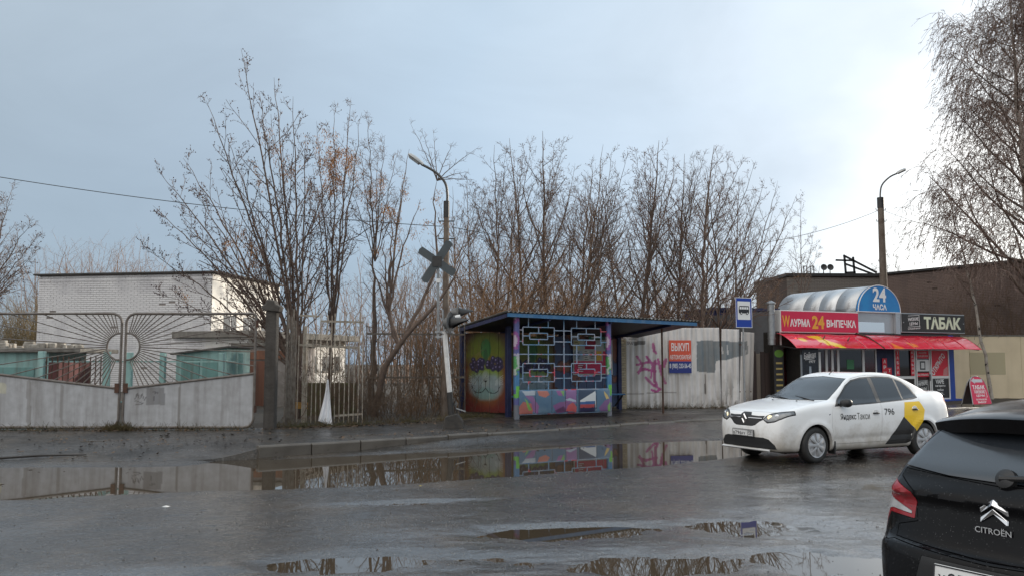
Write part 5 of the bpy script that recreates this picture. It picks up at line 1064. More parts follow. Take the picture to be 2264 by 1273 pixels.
def make_trees():
    b = np.array([-5.72, 23.0, g]); fk = (-5.66, 23.0, 1.35)
    tips = [(348, 375), (338, 455), (455, 222), (405, 350), (533, 108), (572, 200), (606, 172), (648, 214), (676, 300), (310, 545), (395, 470), (500, 300), (345, 640), (425, 420), (700, 420), (470, 560)]
    sp = [at(600, 320, 23), at(640, 360, 23), at(520, 520, 23), at(600, 300, 23.5), at(430, 640, 23), at(585, 380, 22.6), at(560, 560, 23)]
    tree('maple_tree', 'tall many-stemmed bare tree with dark buds behind the gate pillar', b, fan(23, b, tips, fk, .06, .038, seed=1), 1, MAPLE, 5200, 60, group='bare trees along the fence', seedspots=sp)
    b = np.array([-5.2, 24.2, g]); tips = [(700, 268), (738, 232), (776, 222), (800, 250), (730, 330), (770, 330), (690, 360)]
    tree('maple_tree', 'bare tree with drooping orange seed bunches, beside the tallest tree', b, fan(24.2, b, tips, (-5.05, 24.2, 2.4), .055, .034, seed=2), 2, SPARSE, 900, 150, group='bare trees along the fence', seedspots=[at(705, 330, 24.2), at(745, 330, 24.2), at(770, 360, 24.2), at(720, 390, 24.2), at(690, 330, 24.2)])
    b = np.array([-4.05, 24.8, g]); tips = [(812, 246), (850, 300), (835, 330), (880, 330), (770, 400), (900, 400), (795, 330)]
    tree('maple_tree', 'slim twin-stemmed bare tree rising between the two picket fences', b, fan(24.8, b, tips, (-3.98, 24.8, 4.6), .065, .04, seed=3), 3, SPARSE, 0, 50, group='bare trees along the fence', seedspots=[at(815, 430, 24.8), at(840, 400, 24.8), at(860, 470, 24.8)])
    # the leaning tree
    P0, P1, P2, P3 = at(828, 905, 23.9), at(850, 800, 23.8), at(895, 745, 23.7), at(945, 690, 23.6); b = np.array([P0[0], P0[1], g])
    A = at(975, 560, 24); B = at(958, 430, 24.2); Cc = at(966, 400, 24.2)
    st = [([b, P1, P2, P3, at(985, 650, 23.6), at(1030, 560, 23.6)], .105), ([P2, at(935, 660, 24), A * .5 + at(965, 600, 24) * .5, B, Cc], .06)]
    for (px, py) in ((1062, 322), (1036, 380), (1003, 312), (958, 292), (930, 282), (906, 270), (1048, 398)): st.append(([Cc, Cc * .6 + at(px, py, 24.2) * .4 + (0, 0, .05), at(px, py, 24.2 + random.uniform(-.5, .5))], .015))
    for (px, py) in ((870, 460), (905, 330), (890, 400), (930, 440), (845, 520), (800, 560)): st.append(([P1 * .3 + P2 * .7, at(856, 690, 24), at((858 + px) / 2, (640 + py) / 2, 24), at(px, py, 24 + random.uniform(-.6, .6))], .045))
    tree('leaning_tree', 'bare tree with a thick trunk leaning towards the lamp post', b, st, 4, [(6, .2, .97, 46, .25, 6, .12, .04), (4, .15, .98, 50, .40, 4, .15, .02)], 0, 40, group='bare trees along the fence', seedspots=[at(880, 480, 24), at(905, 465, 24)])
    # row behind the shelter: (depth, base px, fork px py, lean, tips)
    Z = lambda x, y: (1000 + x / 2.893, 280 + y / 2.893)
    rows = [
        (29.5, 1085, (1105, 540), [Z(120, 370), Z(270, 120), Z(60, 540), Z(200, 400), Z(300, 300), Z(345, 110)], 'thin bare tree nearest the crossing signal, behind the shelter roof'),
        (30.5, 1165, (1150, 470), [Z(365, 75), Z(510, 75), Z(455, 130), Z(420, 230), Z(570, 300), Z(330, 330)], 'bare tree with a tall fork above the shelter roof corner'),
        (31.5, 1212, (1236, 560), [Z(578, 30), Z(655, 100), Z(718, 60), Z(690, 260), Z(560, 220), Z(785, 235), Z(620, 420)], 'tallest bare tree behind the shelter, with a clear fork'),
        (30.0, 1256, (1315, 545), [Z(890, 210), Z(965, 115), Z(1030, 130), Z(1125, 155), Z(850, 300), Z(960, 380), Z(1040, 420), Z(1100, 420)], 'bare tree leaning over the shelter roof towards the bus sign'),
        (33.5, 1290, (1300, 520), [Z(800, 330), Z(900, 250), Z(1060, 330), Z(980, 330)], 'slender bare tree in the back row above the lattice'),
        (31.0, 1385, (1425, 585), [Z(1165, 135), Z(1225, 170), Z(1290, 130), Z(1322, 90), Z(1385, 180), Z(1180, 300), Z(1425, 205), Z(1090, 440)], 'bushy bare tree with a dense top above the shelter end'),
        (34.0, 1425, (1430, 560), [Z(1270, 180), Z(1340, 250), Z(1410, 330), Z(1240, 330)], 'straight bare tree in the back row behind the thin pole'),
        (31.0, 1500, (1520, 540), [Z(1485, 175), Z(1558, 150), Z(1620, 150), Z(1575, 200), Z(1440, 400), Z(1510, 300)], 'upright bare tree behind the orange banner'),
        (30.2, 1556, (1612, 580), [Z(1675, 125), Z(1700, 150), Z(1780, 150), Z(1858, 180), Z(1940, 230), Z(2000, 340), Z(2070, 490), Z(2150, 530), Z(2110, 720), Z(1740, 330)], 'wide spreading bare tree with reddish stems behind the white fence'),
        (33.0, 1590, (1600, 600), [Z(1620, 250), Z(1850, 330), Z(1760, 400), Z(1950, 620)], 'bare tree in the back row beside the bus sign'),
    ]
    for k, (d, bx, (fx, fy), tips, lab) in enumerate(rows):
        b = at(bx, 800, d); b[2] = g; q = random.Random(k); tips = list(tips) + [(fx + q.uniform(-150, 150), q.uniform(380, 620)) for _ in range(9)]
        tree('bare_tree', lab, b, leader(d, b, tips, .058 + .016 * (k % 3), .030, seed=20 + k), 20 + k, ROW, 1300 if k in (0, 1, 2, 3, 5, 8) else 500, 0, group='bare trees behind the shelter', budsize=.017, tmat=m_twig_red if k in (5, 8) else m_twig)
    for k, (d, bx, lab) in enumerate([(37, 1110, 'far bare tree glimpsed between the two trees nearest the crossing signal'), (38.5, 1185, 'far bare tree behind the tall fork'), (36.5, 1265, 'far bare tree behind the leaning one'), (38, 1345, 'far bare tree above the middle of the shelter roof'), (36, 1400, 'far bare tree behind the bushy topped one'), (38, 1475, 'far bare tree beside the upright one'), (37, 1535, 'far bare tree behind the spreading one'), (39, 1625, 'far bare tree over the dark blue container'), (38, 1055, 'far bare tree behind the lamp post'), (40, 1015, 'far bare tree beyond the long picket fence')]):
        q = random.Random(90 + k); b = at(bx, 800, d); b[2] = g; tips = [(bx + q.uniform(-75, 75), q.uniform(385, 520)) for _ in range(8)]
        tree('bare_tree', lab, b, leader(d, b, tips, .06, .028, seed=90 + k), 90 + k, [(13, .12, .97, 44, .38, 6, .1, .05), (7, .12, .98, 42, .40, 4, .12, .05)], 0, 0, group='bare trees behind the shelter', tmat=m_twig_red if k % 3 == 0 else m_twig)
    # tree at the photo edge, small trees behind the kiosk
    b = at(-75, 800, 24.0); b[2] = g
    tree('bare_tree', 'bare tree reaching in at the photo edge above the gate', b, fan(24, b, [(28, 412), (5, 440), (72, 486), (92, 512), (84, 555), (-60, 380), (-20, 460), (60, 600)], at(-50, 700, 24), .08, .05, seed=41), 41, MAPLE, 700)
    for k, (px, d, tips, lab) in enumerate([(1772, 41, [(1770, 435), (1752, 500), (1800, 500), (1812, 540)], 'slender bare sapling rising behind the grey kiosk vault'), (1700, 37, [(1698, 560), (1680, 600), (1716, 590), (1724, 620)], 'low bare sapling behind the dark blue container'), (1962, 50, [(1962, 548), (1945, 570), (1985, 560), (1930, 580), (1990, 585)], 'small bush-like tree beyond the brick roof by the lamp pole')]):
        b = at(px, 800, d); b[2] = g; tree('sapling', lab, b, fan(d, b, tips, at(px, 690, d), .05, .035, seed=50 + k, dj=.6), 50 + k, SPARSE, 300, group='saplings behind the kiosk')
make_trees()

def make_birches():
    m_bb = M('birch_bark', S(176, 168, 158), .8, spots=(S(44, 38, 36), 5, .58), var=(S(120, 108, 98), 4, .6)); m_bt = M('birch_twig', S(128, 108, 98), .75, var=(S(98, 80, 72), 2, .6))
    def birch(label, base, top, seed, per, spread, twl, r0, lims, lean=0., low=.25, n3=9):
        r = np.random.default_rng(seed); base = np.array(base, float); root = thing('birch_tree', label, 'tree', tuple(base), 0, 'birches behind the kiosk'); top = np.array(top, float) - base
        m0 = 20; q = bezier(np.zeros(3), top * .5 + (lean, 0, 0), top, m0); q[1:-1] += r.normal(0, .03, (m0 - 2, 3)); P = q[None]; Rd = r0 * (np.linspace(1, 0, m0) ** .9 * .95 + .05)[None]; Ls = np.array([np.linalg.norm(top)])
        trunk = tubes(P, Rd, 10); s, d, L, rr, idx = children(P, Rd, Ls, lims, low, .98, 48, spread, r, taper=.72)
        P1 = curve_branches(s, d, L, 9, .07, .035, r); R1 = taper(np.minimum(rr * .5, .012 + L * .011), 9, .2); limbs = tubes(P1, R1, 5)
        s, d, L2, rr, idx = children(P1, R1, L, per, .15, 1., 42, .42, r, taper=.5); L2 = np.maximum(L2, .35); P2 = curve_branches(s, d, L2, 6, .1, -.03, r); R2 = taper(np.minimum(rr * .6, .010 + L2 * .004), 6, .3); sub = tubes(P2, R2, 3)
        s, d, L3, rr, idx = children(P2, R2, L2, n3, .15, 1., 50, 1., r, taper=0.); n = len(s); L3 = r.uniform(.35, 1., n) * twl; d[:, 2] -= .25; P3 = curve_branches(s, d, L3, 4, .09, -.6, r); R3 = taper(np.full(n, .008), 4, .6); tw = tubes(P3, R3, 3)
        # short side twigs and catkins along the hanging shoots
        s, d, L4, rr, idx = children(P3, R3, L3, 2, .15, 1., 40, .22, r); P4 = curve_branches(s, d, np.maximum(L4, .08), 3, .1, -.12, r); R4 = taper(np.full(len(s), .011), 3, .8); t4 = tubes(P4, R4, 3)
        link('trunk', mesh_np('trunk', *trunk, smooth=True), m_bb, root); link('limbs', mesh_np('limbs', *limbs, smooth=True), m_bark, root)
        link('crown', mesh_np('crown', *join([sub, tw, t4])), m_bt, root)
    birch('tall weeping birch with hanging twigs at the photo edge', (20.5, 33.6, .1), (20.1, 33.6, 17.2), 3, 16, .36, 1.6, .2, 42, .1, .22, 9)
    birch('thin white-stemmed birch leaning in front of the brown brick wall', (19.25, 34.7, .1), (17.6, 34.6, 9.2), 5, 8, .26, .9, .075, 15, .35, .42, 6)
    birch('weeping birch just beyond the photo edge, overlapping the tall one', (22.6, 35.2, .1), (22.4, 35.2, 15.0), 9, 9, .34, 1.4, .17, 24, .1, .22, 6)
make_birches()

def thicket(name, label, regions, n, hmin, hmax, mat, seed, rad=.010, branch=4, lean=.3, z=g, twig=.42, levels=2):
    r = np.random.default_rng(seed); k = r.integers(0, len(regions), n); Q = np.array(regions, float)[k]; t = r.random(n)
    s = np.stack([Q[:, 0] + (Q[:, 2] - Q[:, 0]) * t + r.normal(0, .2, n), Q[:, 1] + (Q[:, 3] - Q[:, 1]) * t + r.normal(0, .45, n), np.full(n, z)], 1)
    L = r.uniform(hmin, hmax, n) * Q[:, 4]; d = np.stack([r.normal(0, lean, n), r.normal(0, lean, n), np.ones(n)], 1)
    P = curve_branches(s, d, L, 8, .13, .015, r); Rd = taper(rad * r.uniform(.6, 1.5, n) * (L / 3) ** .5, 8, .25); parts = [tubes(P, Rd, 3)]; Ls = L
    for lv in range(levels):
        s, d, L, rr, idx = children(P, Rd, Ls, branch, .2, 1., 38, twig, r); L = np.maximum(L, .12); P = curve_branches(s, d, L, 3, .16, .04, r); Rd = taper(np.maximum(rr * .6, .004), 3, .5); Ls = L; parts.append(tubes(P, Rd, 3))
    o = link(name, mesh_np(name, *join(parts)), mat); tag(o, label, 'undergrowth', kind='stuff')
m_th1 = M('shrub_brown', S(84, 70, 58), .85, var=(S(112, 86, 60), 1.2, .7)); m_th2 = M('shrub_orange', S(150, 114, 80), .85, var=(S(110, 86, 66), 1.0, .8)); m_th3 = M('shrub_olive', S(110, 94, 60), .85, var=(S(84, 70, 50), .8, .8)); m_th4 = M('far_wood', S(120, 104, 96), .9, var=(S(142, 112, 88), .3, .8))
thicket('undergrowth', 'tangle of bare brown suckers growing along the picket fences', [(-5.2, 21.9, -3.6, 22.2, .62), (-4.3, 22.6, -1.6, 24.0, .75), (-4.0, 25.0, -1.0, 25.6, 1.0), (-5.4, 22.3, -3.9, 24.6, .9), (-3.9, 22.0, -2.4, 22.9, .4)], 340, .8, 2.9, m_th1, 71, .010)
thicket('thicket', 'dense thicket of bare orange brown shrubs behind the bus shelter', [(-3.2, 27, .4, 29, 1.15), (-2.0, 29, 1.2, 31, 1.35), (.2, 30, 3.2, 32, 1.15)], 330, 2.0, 4.8, m_th2, 72, .012, branch=6)
thicket('thicket', 'thicket of bare grey brown shrubs filling the ground behind the white fence', [(1.8, 31, 8.4, 34, .95), (3.0, 34, 9.5, 38, 1.1), (-.5, 33, 4, 37, 1.0), (6, 36, 12, 42, 1.0)], 420, 2.2, 5.6, m_th2, 73, .012, branch=6)
thicket('thicket', 'olive brown hedge of bare shrubs beside the white building', [(-24, 38, -18.6, 39, 1.0), (-26, 42, -19, 43, 1.1), (-22, 36, -19.0, 36.5, .8)], 400, 3.0, 4.8, m_th3, 74, .014, branch=6)
thicket('far_wood', 'distant bare wood showing over the white building roof', [(-36, 62, -16, 64, 1.0), (-30, 70, -8, 72, 1.05), (-14, 60, -4, 60, .95), (-12, 66, 6, 66, 1.0), (4, 62, 22, 62, .95)], 170, 5.5, 9.6, m_th4, 75, .03, branch=8, lean=.14, twig=.36)
thicket('far_wood', 'brown bare treetops just above the white building roof', [(-34, 60, -24.5, 60, 1.0)], 90, 8.0, 10.4, m_th4, 77, .022, branch=9, lean=.12, twig=.34)
thicket('ivy_stems', 'bare creeping shrubs growing against the brown brick wall', [(18.8, 41.5, 23.2, 36.6, 1.0), (18.2, 36.2, 22.5, 36.6, .9)], 150, 1.4, 3.4, m_th1, 76, .010, z=2.2, lean=.3)
def make_weeds():
    # leaf litter and dead stalks along the foot of fence and gates
    r = np.random.default_rng(8); n = 2600; lines = [(-12, 19.75, -6, 19.8), (-5.6, 20.3, -3.7, 21.2), (-3.7, 21.3, -1.4, 23.2), (-9.2, 19.7, -8.7, 19.75), (-1.6, 23.4, -.6, 24.2), (3.8, 28.7, 8.2, 29.5)]
    Q = np.array(lines)[r.integers(0, len(lines), n)]; t = r.random(n)[:, None]; s = np.concatenate([Q[:, :2] * (1 - t) + Q[:, 2:] * t + r.normal(0, .09, (n, 2)), np.full((n, 1), .15)], 1)
    d = np.stack([r.normal(0, .7, n), r.normal(0, .7, n), np.ones(n)], 1); P = curve_branches(s, d, r.uniform(.05, .28, n), 4, .2, -.12, r); o = link('dead_weeds', mesh_np('dead_weeds', *tubes(P, taper(np.full(n, .006), 4, .4), 3)), M('dead_stalk', S(88, 72, 46), .9, var=(S(60, 66, 34), 2, .8))); tag(o, 'dead weeds and stalks along the foot of the fences', 'weeds', kind='stuff')
make_weeds()
def make_leaves():
    # fallen leaves drifted along the fences, the kerb and the drive
    r = np.random.default_rng(15); lines = [(-12, 19.5, -6, 19.6, .25), (-5.6, 20.1, -3.6, 21.0, .25), (-3.6, 21.0, -1.6, 22.8, .3), (-9, 16.5, -6, 18, 1.2), (-3.5, 17.3, 4, 23.0, .5), (3.8, 28.4, 8.2, 29.2, .25)]; n = 1500
    Q = np.array(lines)[r.integers(0, len(lines), n)]; t = r.random((n, 1)); P = Q[:, :2] * (1 - t) + Q[:, 2:4] * t + r.normal(0, 1, (n, 2)) * Q[:, 4:5]; z = zp(P[:, 0], P[:, 1]) + .022; a = r.uniform(0, 6.28, n); s_ = r.uniform(.02, .05, n)
    dx = np.stack([np.cos(a) * s_, np.sin(a) * s_, r.uniform(-.01, .015, n)], 1); dy = np.stack([-np.sin(a) * s_ * .7, np.cos(a) * s_ * .7, r.uniform(-.01, .015, n)], 1); c = np.concatenate([P, z[:, None]], 1)
    V = np.stack([c - dx, c + dy, c + dx, c - dy], 1).reshape(-1, 3); o = link('fallen_leaves', mesh_np('fallen_leaves', V, np.arange(n * 4).reshape(-1, 4)), M('wet_leaf', S(92, 70, 46), .6, var=(S(56, 44, 34), 3, .9))); tag(o, 'wet brown leaves drifted along the fence foot and kerb', 'leaves', kind='stuff')
make_leaves()
# ------------------------------------------------------------------ cars: smooth bodies cut into their parts
class Lat:
    """signed distance to a side-view polygon, tabulated"""
    def __init__(s, poly, lo=(-2.7, -.2), hi=(2.7, 1.9), h=.012):
        s.lo = np.array(lo); s.h = h; nx, nz = [int((b - a) / h) + 1 for a, b in zip(lo, hi)]; s.n = (nx, nz)
        X, Z = np.meshgrid(lo[0] + np.arange(nx) * h, lo[1] + np.arange(nz) * h, indexing='ij'); d = np.full(X.shape, 9.); ins = inpoly(X.ravel(), Z.ravel(), poly).reshape(X.shape)
        for i in range(len(poly)):
            a = np.array(poly[i - 1]); e = np.array(poly[i]) - a; t = np.clip(((X - a[0]) * e[0] + (Z - a[1]) * e[1]) / (e @ e + 1e-12), 0, 1); d = np.minimum(d, np.hypot(X - a[0] - t * e[0], Z - a[1] - t * e[1]))
        s.d = np.where(ins, -d, d)
    def __call__(s, x, z):
        a = np.clip((x - s.lo[0]) / s.h, 0, s.n[0] - 1.001); b = np.clip((z - s.lo[1]) / s.h, 0, s.n[1] - 1.001); i = a.astype(int); j = b.astype(int); fa = a - i; fb = b - j; d = s.d
        return (d[i, j] * (1 - fa) + d[i + 1, j] * fa) * (1 - fb) + (d[i, j + 1] * (1 - fa) + d[i + 1, j + 1] * fa) * fb
def spline(pts, n=8):
    """round a closed or open profile through its points"""
    P = [np.array(p, float) for p in pts]; out = []; m = len(P)
    for i in range(m):
        p0, p1, p2, p3 = P[i - 1], P[i], P[(i + 1) % m], P[(i + 2) % m]
        for k in range(n):
            t = k / n; out.append(tuple(.5 * (2 * p1 + (p2 - p0) * t + (2 * p0 - 5 * p1 + 4 * p2 - p3) * t * t + (3 * p1 - p0 - 3 * p2 + p3) * t ** 3)))
    return out
def smax(a, b, k): h = np.clip(.5 + .5 * (a - b) / k, 0, 1); return b * (1 - h) + a * h + k * h * (1 - h)
def smin(a, b, k): return -smax(-a, -b, k)
def nets(f, lo, hi, h):
    lo = np.array(lo, float); n = [int((b - a) / h) + 1 for a, b in zip(lo, hi)]; ax = [lo[k] + np.arange(n[k]) * h for k in range(3)]
    X, Y, Z = np.meshgrid(*ax, indexing='ij'); F = f(X.ravel(), Y.ravel(), Z.ravel()).reshape(n).astype(np.float32); c = [q - 1 for q in n]; acc = np.zeros((*c, 3), np.float32); cnt = np.zeros(c, np.float32)
    sl = lambda o: F[o[0]:o[0] + c[0], o[1]:o[1] + c[1], o[2]:o[2] + c[2]]
    for a in [(i, j, k) for i in (0, 1) for j in (0, 1) for k in (0, 1)]:
        for q in range(3):
            if a[q]: continue
            b = list(a); b[q] = 1; va, vb = sl(a), sl(b); m = (va < 0) != (vb < 0); t = np.where(m, va / np.where(m, va - vb, 1), 0)
            for w in range(3): acc[..., w] += m * (a[w] + (t if w == q else 0))
            cnt += m
    act = cnt > 0; idx = np.full(c, -1, int); idx[act] = np.arange(act.sum()); cell = np.stack(np.meshgrid(*[np.arange(q) for q in c], indexing='ij'), -1)
    V = lo + h * (cell[act] + acc[act] / cnt[act][:, None]); faces = []
    for q in range(3):
        o1, o2 = [w for w in range(3) if w != q]; s0 = [slice(1, n[w] - 1) for w in range(3)]; s1 = list(s0); s0[q] = slice(0, n[q] - 1); s1[q] = slice(1, n[q]); A = F[tuple(s0)] < 0; B = F[tuple(s1)] < 0
        I = np.argwhere(A != B); I[:, o1] += 1; I[:, o2] += 1; sg = A[A != B]
        def cel(d1, d2): J = I.copy(); J[:, o1] -= d1; J[:, o2] -= d2; return idx[J[:, 0], J[:, 1], J[:, 2]]
        Q = np.stack([cel(1, 1), cel(0, 1), cel(0, 0), cel(1, 0)], 1); flip = sg if q != 1 else ~sg; Q = np.where(flip[:, None], Q, Q[:, ::-1]); faces.append(Q)
    Fc = np.concatenate(faces)
    for _ in range(3):
        e = .004; v = f(*V.T); gx = (f(V[:, 0] + e, V[:, 1], V[:, 2]) - v) / e; gy = (f(V[:, 0], V[:, 1] + e, V[:, 2]) - v) / e; gz = (f(V[:, 0], V[:, 1], V[:, 2] + e) - v) / e; G = np.stack([gx, gy, gz], 1); V = V - G * np.clip(v / ((G ** 2).sum(1) + 1e-6), -.02, .02)[:, None]
    return V, Fc
def boolean(A, B, op):
    a = bpy.data.objects.new('a', A); b = bpy.data.objects.new('b', B); TMP.collection.objects.link(b); md = a.modifiers.new('cut', 'BOOLEAN'); md.object = b; md.operation = op; md.solver = 'MANIFOLD'
    me = evaluated(a); TMP.collection.objects.unlink(b); bpy.data.objects.remove(a); bpy.data.objects.remove(b); return me
def inset(poly, d):
    n = len(poly); ar = sum(poly[i - 1][0] * poly[i][1] - poly[i][0] * poly[i - 1][1] for i in range(n)); sg = 1 if ar > 0 else -1; out = []
    for i in range(n):
        a, b, c = np.array(poly[i - 1]), np.array(poly[i]), np.array(poly[(i + 1) % n]); e1 = (b - a) / (np.linalg.norm(b - a) + 1e-9); e2 = (c - b) / (np.linalg.norm(c - b) + 1e-9); n1 = np.array([-e1[1], e1[0]]); n2 = np.array([-e2[1], e2[0]]); m = n1 + n2; m /= max(.5, (m @ m) / 2) ; out.append(tuple(b + sg * d * m * 1.0))
    return out
def finish(me, ang=32):
    me.polygons.foreach_set('use_smooth', np.ones(len(me.polygons), bool)); me.set_sharp_from_angle(angle=R(ang)); me.materials.clear(); return me
class Body:
    def __init__(s, f, root, lo, hi, h): s.f = f; s.root = root; V, F = nets(f, lo, hi, h); s.me = mesh_np('body', V, F, True)
    def split(s, name, outline, a, b, axis, mat, parent=None, gap=.004, label=None, round_=0, keep=True, src=None):
        poly = spline(outline, round_) if round_ else outline; cut = MB().prism(poly, a, b, axis).mesh('cut'); me0 = src.data if src else s.me; o = None
        if keep:
            small = MB().prism(inset(poly, gap), a + .003, b - .003, axis).mesh('cut'); piece = boolean(me0, small, 'INTERSECT')
            if len(piece.polygons): o = link(name, finish(piece), mat, parent or s.root); o.data.name = name
            if label and o: o['label'] = label
        rest = boolean(me0, cut, 'DIFFERENCE')
        if src: mt = src.data.materials[0]; src.data = finish(rest); src.data.materials.append(mt)
        else: s.me = rest
        return o
    def carve(s, cut): s.me = boolean(s.me, cut, 'DIFFERENCE')
    def done(s, mat): return link('body', finish(s.me), mat, s.root)
    def side_y(s, x, z, out=1.3):
        a = np.full(x.shape, .2); b = np.full(x.shape, out)
        for _ in range(26): m = (a + b) / 2; i = s.f(x, m, z) < 0; a = np.where(i, m, a); b = np.where(i, b, m)
        return a
    def end_x(s, y, z, out):
        a = np.full(y.shape, out * .55); b = np.full(y.shape, out)
        for _ in range(26): m = (a + b) / 2; i = s.f(m, y, z) < 0; a = np.where(i, m, a); b = np.where(i, b, m)
        return a
    def decal_side(s, name, me, mat, parent, off=.003, sgn=1):
        """lay a flat xz mesh on the flank"""
        n = len(me.vertices); co = np.zeros(n * 3, np.float32); me.vertices.foreach_get('co', co); co = co.reshape(-1, 3).astype(float); y = s.side_y(co[:, 0], co[:, 2]) + off - .5 * (co[:, 1] - co[:, 1].min()) * 0; co[:, 1] = sgn * (y + np.where(co[:, 1] < co[:, 1].mean() - 1e-7, 0, 0)); me.vertices.foreach_set('co', co.astype(np.float32).ravel()); me.update(); return link(name, me, mat, parent)
def flat_poly(poly, step=.05):
    bm = bmesh.new(); bm.faces.new([bm.verts.new((p[0], 0, p[1])) for p in poly]); lo = np.min(poly, 0); hi = np.max(poly, 0)
    for k, nrm in ((0, (1, 0, 0)), (1, (0, 0, 1))):
        v = lo[k] + step
        while v < hi[k]: bmesh.ops.bisect_plane(bm, geom=bm.verts[:] + bm.edges[:] + bm.faces[:], plane_co=((v, 0, 0) if k == 0 else (0, 0, v)), plane_no=nrm); v += step
    bmesh.ops.triangulate(bm, faces=bm.faces[:]); me = bpy.data.meshes.new('decal'); bm.to_mesh(me); bm.free(); return me
def flat_text(body, w, h, x, z, bold=0., mirror=False, steer=None):
    me = text_mesh(body, w, h, .0, bold); n = len(me.vertices); co = np.zeros(n * 3, np.float32); me.vertices.foreach_get('co', co); co = co.reshape(-1, 3)
    if mirror: co[:, 0] *= -1
    co[:, 0] += x; co[:, 2] += z; me.vertices.foreach_set('co', co.ravel()); return me
m_tyre = M('tyre_rubber', (.018, .018, .018), .6, var=((.05, .045, .04), 10, .4)); m_glass_car = M('car_glass', (.016, .019, .022), .02, spec=1.); m_hub = M('hubcap_silver', (.52, .52, .53), .35, metal=.6, var=((.3, .29, .28), 7, .4))
m_lampglass = M('lamp_clear', (.30, .31, .32), .06, metal=.55, spec=.8, var=((.05, .05, .055), 9, .6)); m_redlamp = M('lamp_red', (.32, .012, .02), .1, spec=.6, var=((.2, .01, .015), 14, .5)); m_liner = M('wheel_liner', (.008, .008, .008), .8)
def wheel(root, x, y, sgn, r=.31, w=.19, petals=7, steer=0.):
    Mt = Matrix.Translation((x, y, r - .004)) @ Matrix.Rotation(steer, 4, 'Z') @ Matrix.Rotation(R(-90 * sgn), 4, 'X')
    tp = [(.19, -w / 2), (.26, -w / 2), (r - .03, -w / 2 + .004), (r - .008, -w / 2 + .022), (r, -w / 2 + .05), (r, w / 2 - .05), (r - .008, w / 2 - .022), (r - .03, w / 2 - .004), (.262, w / 2 - .002), (.235, w / 2 + .004), (.205, w / 2 - .01), (.2, -.02)]
    t = MB().lathe(tp, 48, Mt).build('wheel', m_tyre, root, smooth=True)
    MB().lathe([(0, w / 2 - .05), (.2, w / 2 - .05), (.21, w / 2 - .005), (.2, w / 2 - .015)], 40, Mt).build('rim', m_liner, t, smooth=True)
    MB().lathe([(.186, w / 2 - .02), (.189, w / 2 + .002), (.207, w / 2 + .006), (.21, w / 2 - .01)], 48, Mt).build('trim_ring', m_hub, t, smooth=True)
    MB().lathe([(0, w / 2 + .028), (.03, w / 2 + .026), (.055, w / 2 + .018), (.06, w / 2 - .02)], 24, Mt).build('hub', m_hub, t, smooth=True)
    for k in range(petals):
        a = 2 * math.pi * k / petals; b = MB(); pr = [(.035, -.020), (.09, -.026), (.186, -.052), (.196, 0), (.186, .052), (.09, .026), (.035, .020)]; c, s = math.cos(a), math.sin(a)
        def zz(r_, yy): return w / 2 + .022 - .016 * (r_ / .19) ** 2 - abs(yy) * .14
        top = [Mt @ Vector((p[0] * c - p[1] * s, p[0] * s + p[1] * c, zz(*p))) for p in pr]; mid = [Mt @ Vector((q * c, q * s, zz(q, 0) + .004)) for q in (.05, .12, .185)]; bot = [Mt @ Vector((p[0] * c - p[1] * s, p[0] * s + p[1] * c, w / 2 - .03)) for p in pr]
        b.add(top + bot + mid, [(0, 1, 14), (1, 15, 14), (1, 2, 16), (1, 16, 15), (2, 3, 16), (3, 4, 16), (4, 5, 16), (5, 15, 16), (5, 6, 14), (5, 14, 15), (6, 0, 14)] + [(i, i + 7, (i + 1) % 7 + 7, (i + 1) % 7) for i in range(7)]); b.build('hubcap_petal', m_hub, t, smooth=True)
    return t
def liner(root, x, sgn, r, y0, y1):
    v = []; f = []; n = 20
    for k in range(n + 1):
        a = math.pi * (-.12 + 1.24 * k / n); v += [(x + r * math.cos(a), sgn * y0, .31 + r * math.sin(a)), (x + r * math.cos(a), sgn * y1, .31 + r * math.sin(a))]
    f = [(2 * k, 2 * k + 1, 2 * k + 3, 2 * k + 2) for k in range(n)] + [tuple(2 * k for k in range(n + 1))]; MB().add(v, f).build('wheel_liner', m_liner, root)
def arch_cutter(x, r, y0, y1): return MB().prism([(x + r * math.cos(2 * math.pi * k / 40), .31 + r * math.sin(2 * math.pi * k / 40)) for k in range(40)], y0, y1).mesh('cut')
def plate(root, name, chars, region, Mt, flag=False):
    p = MB().box(-.26, .26, -.006, .006, -.056, .056).build(name, m_white, root, bevel=.004, seg=1); p.matrix_local = Mt
    b = MB()
    for q in ((-.258, .258, -.054, -.047), (-.258, .258, .047, .054), (-.258, -.251, -.047, .047), (.251, .258, -.047, .047), (.128, .133, -.047, .047)): b.box(q[0], q[1], -.009, -.0065, q[2], q[3])
    b.build('plate_border', m_letter_black, p); fr = MB().box(-.268, .268, .0065, .016, -.066, .062).build('plate_frame', m_black, p)
    x = -.232
    for ch, h, w in chars: text('plate_character', ch, w, h, m_letter_black, p, (x + w / 2, -.0065, -.036), bold=.012, thick=.002); x += w + .013
    text('plate_character', region, .085, .05, m_letter_black, p, (.192, -.0065, -.008), bold=.01, thick=.002); MB().box(.15, .235, -.0085, -.0066, -.03, -.02).build('plate_mark', m_letter_black, p)

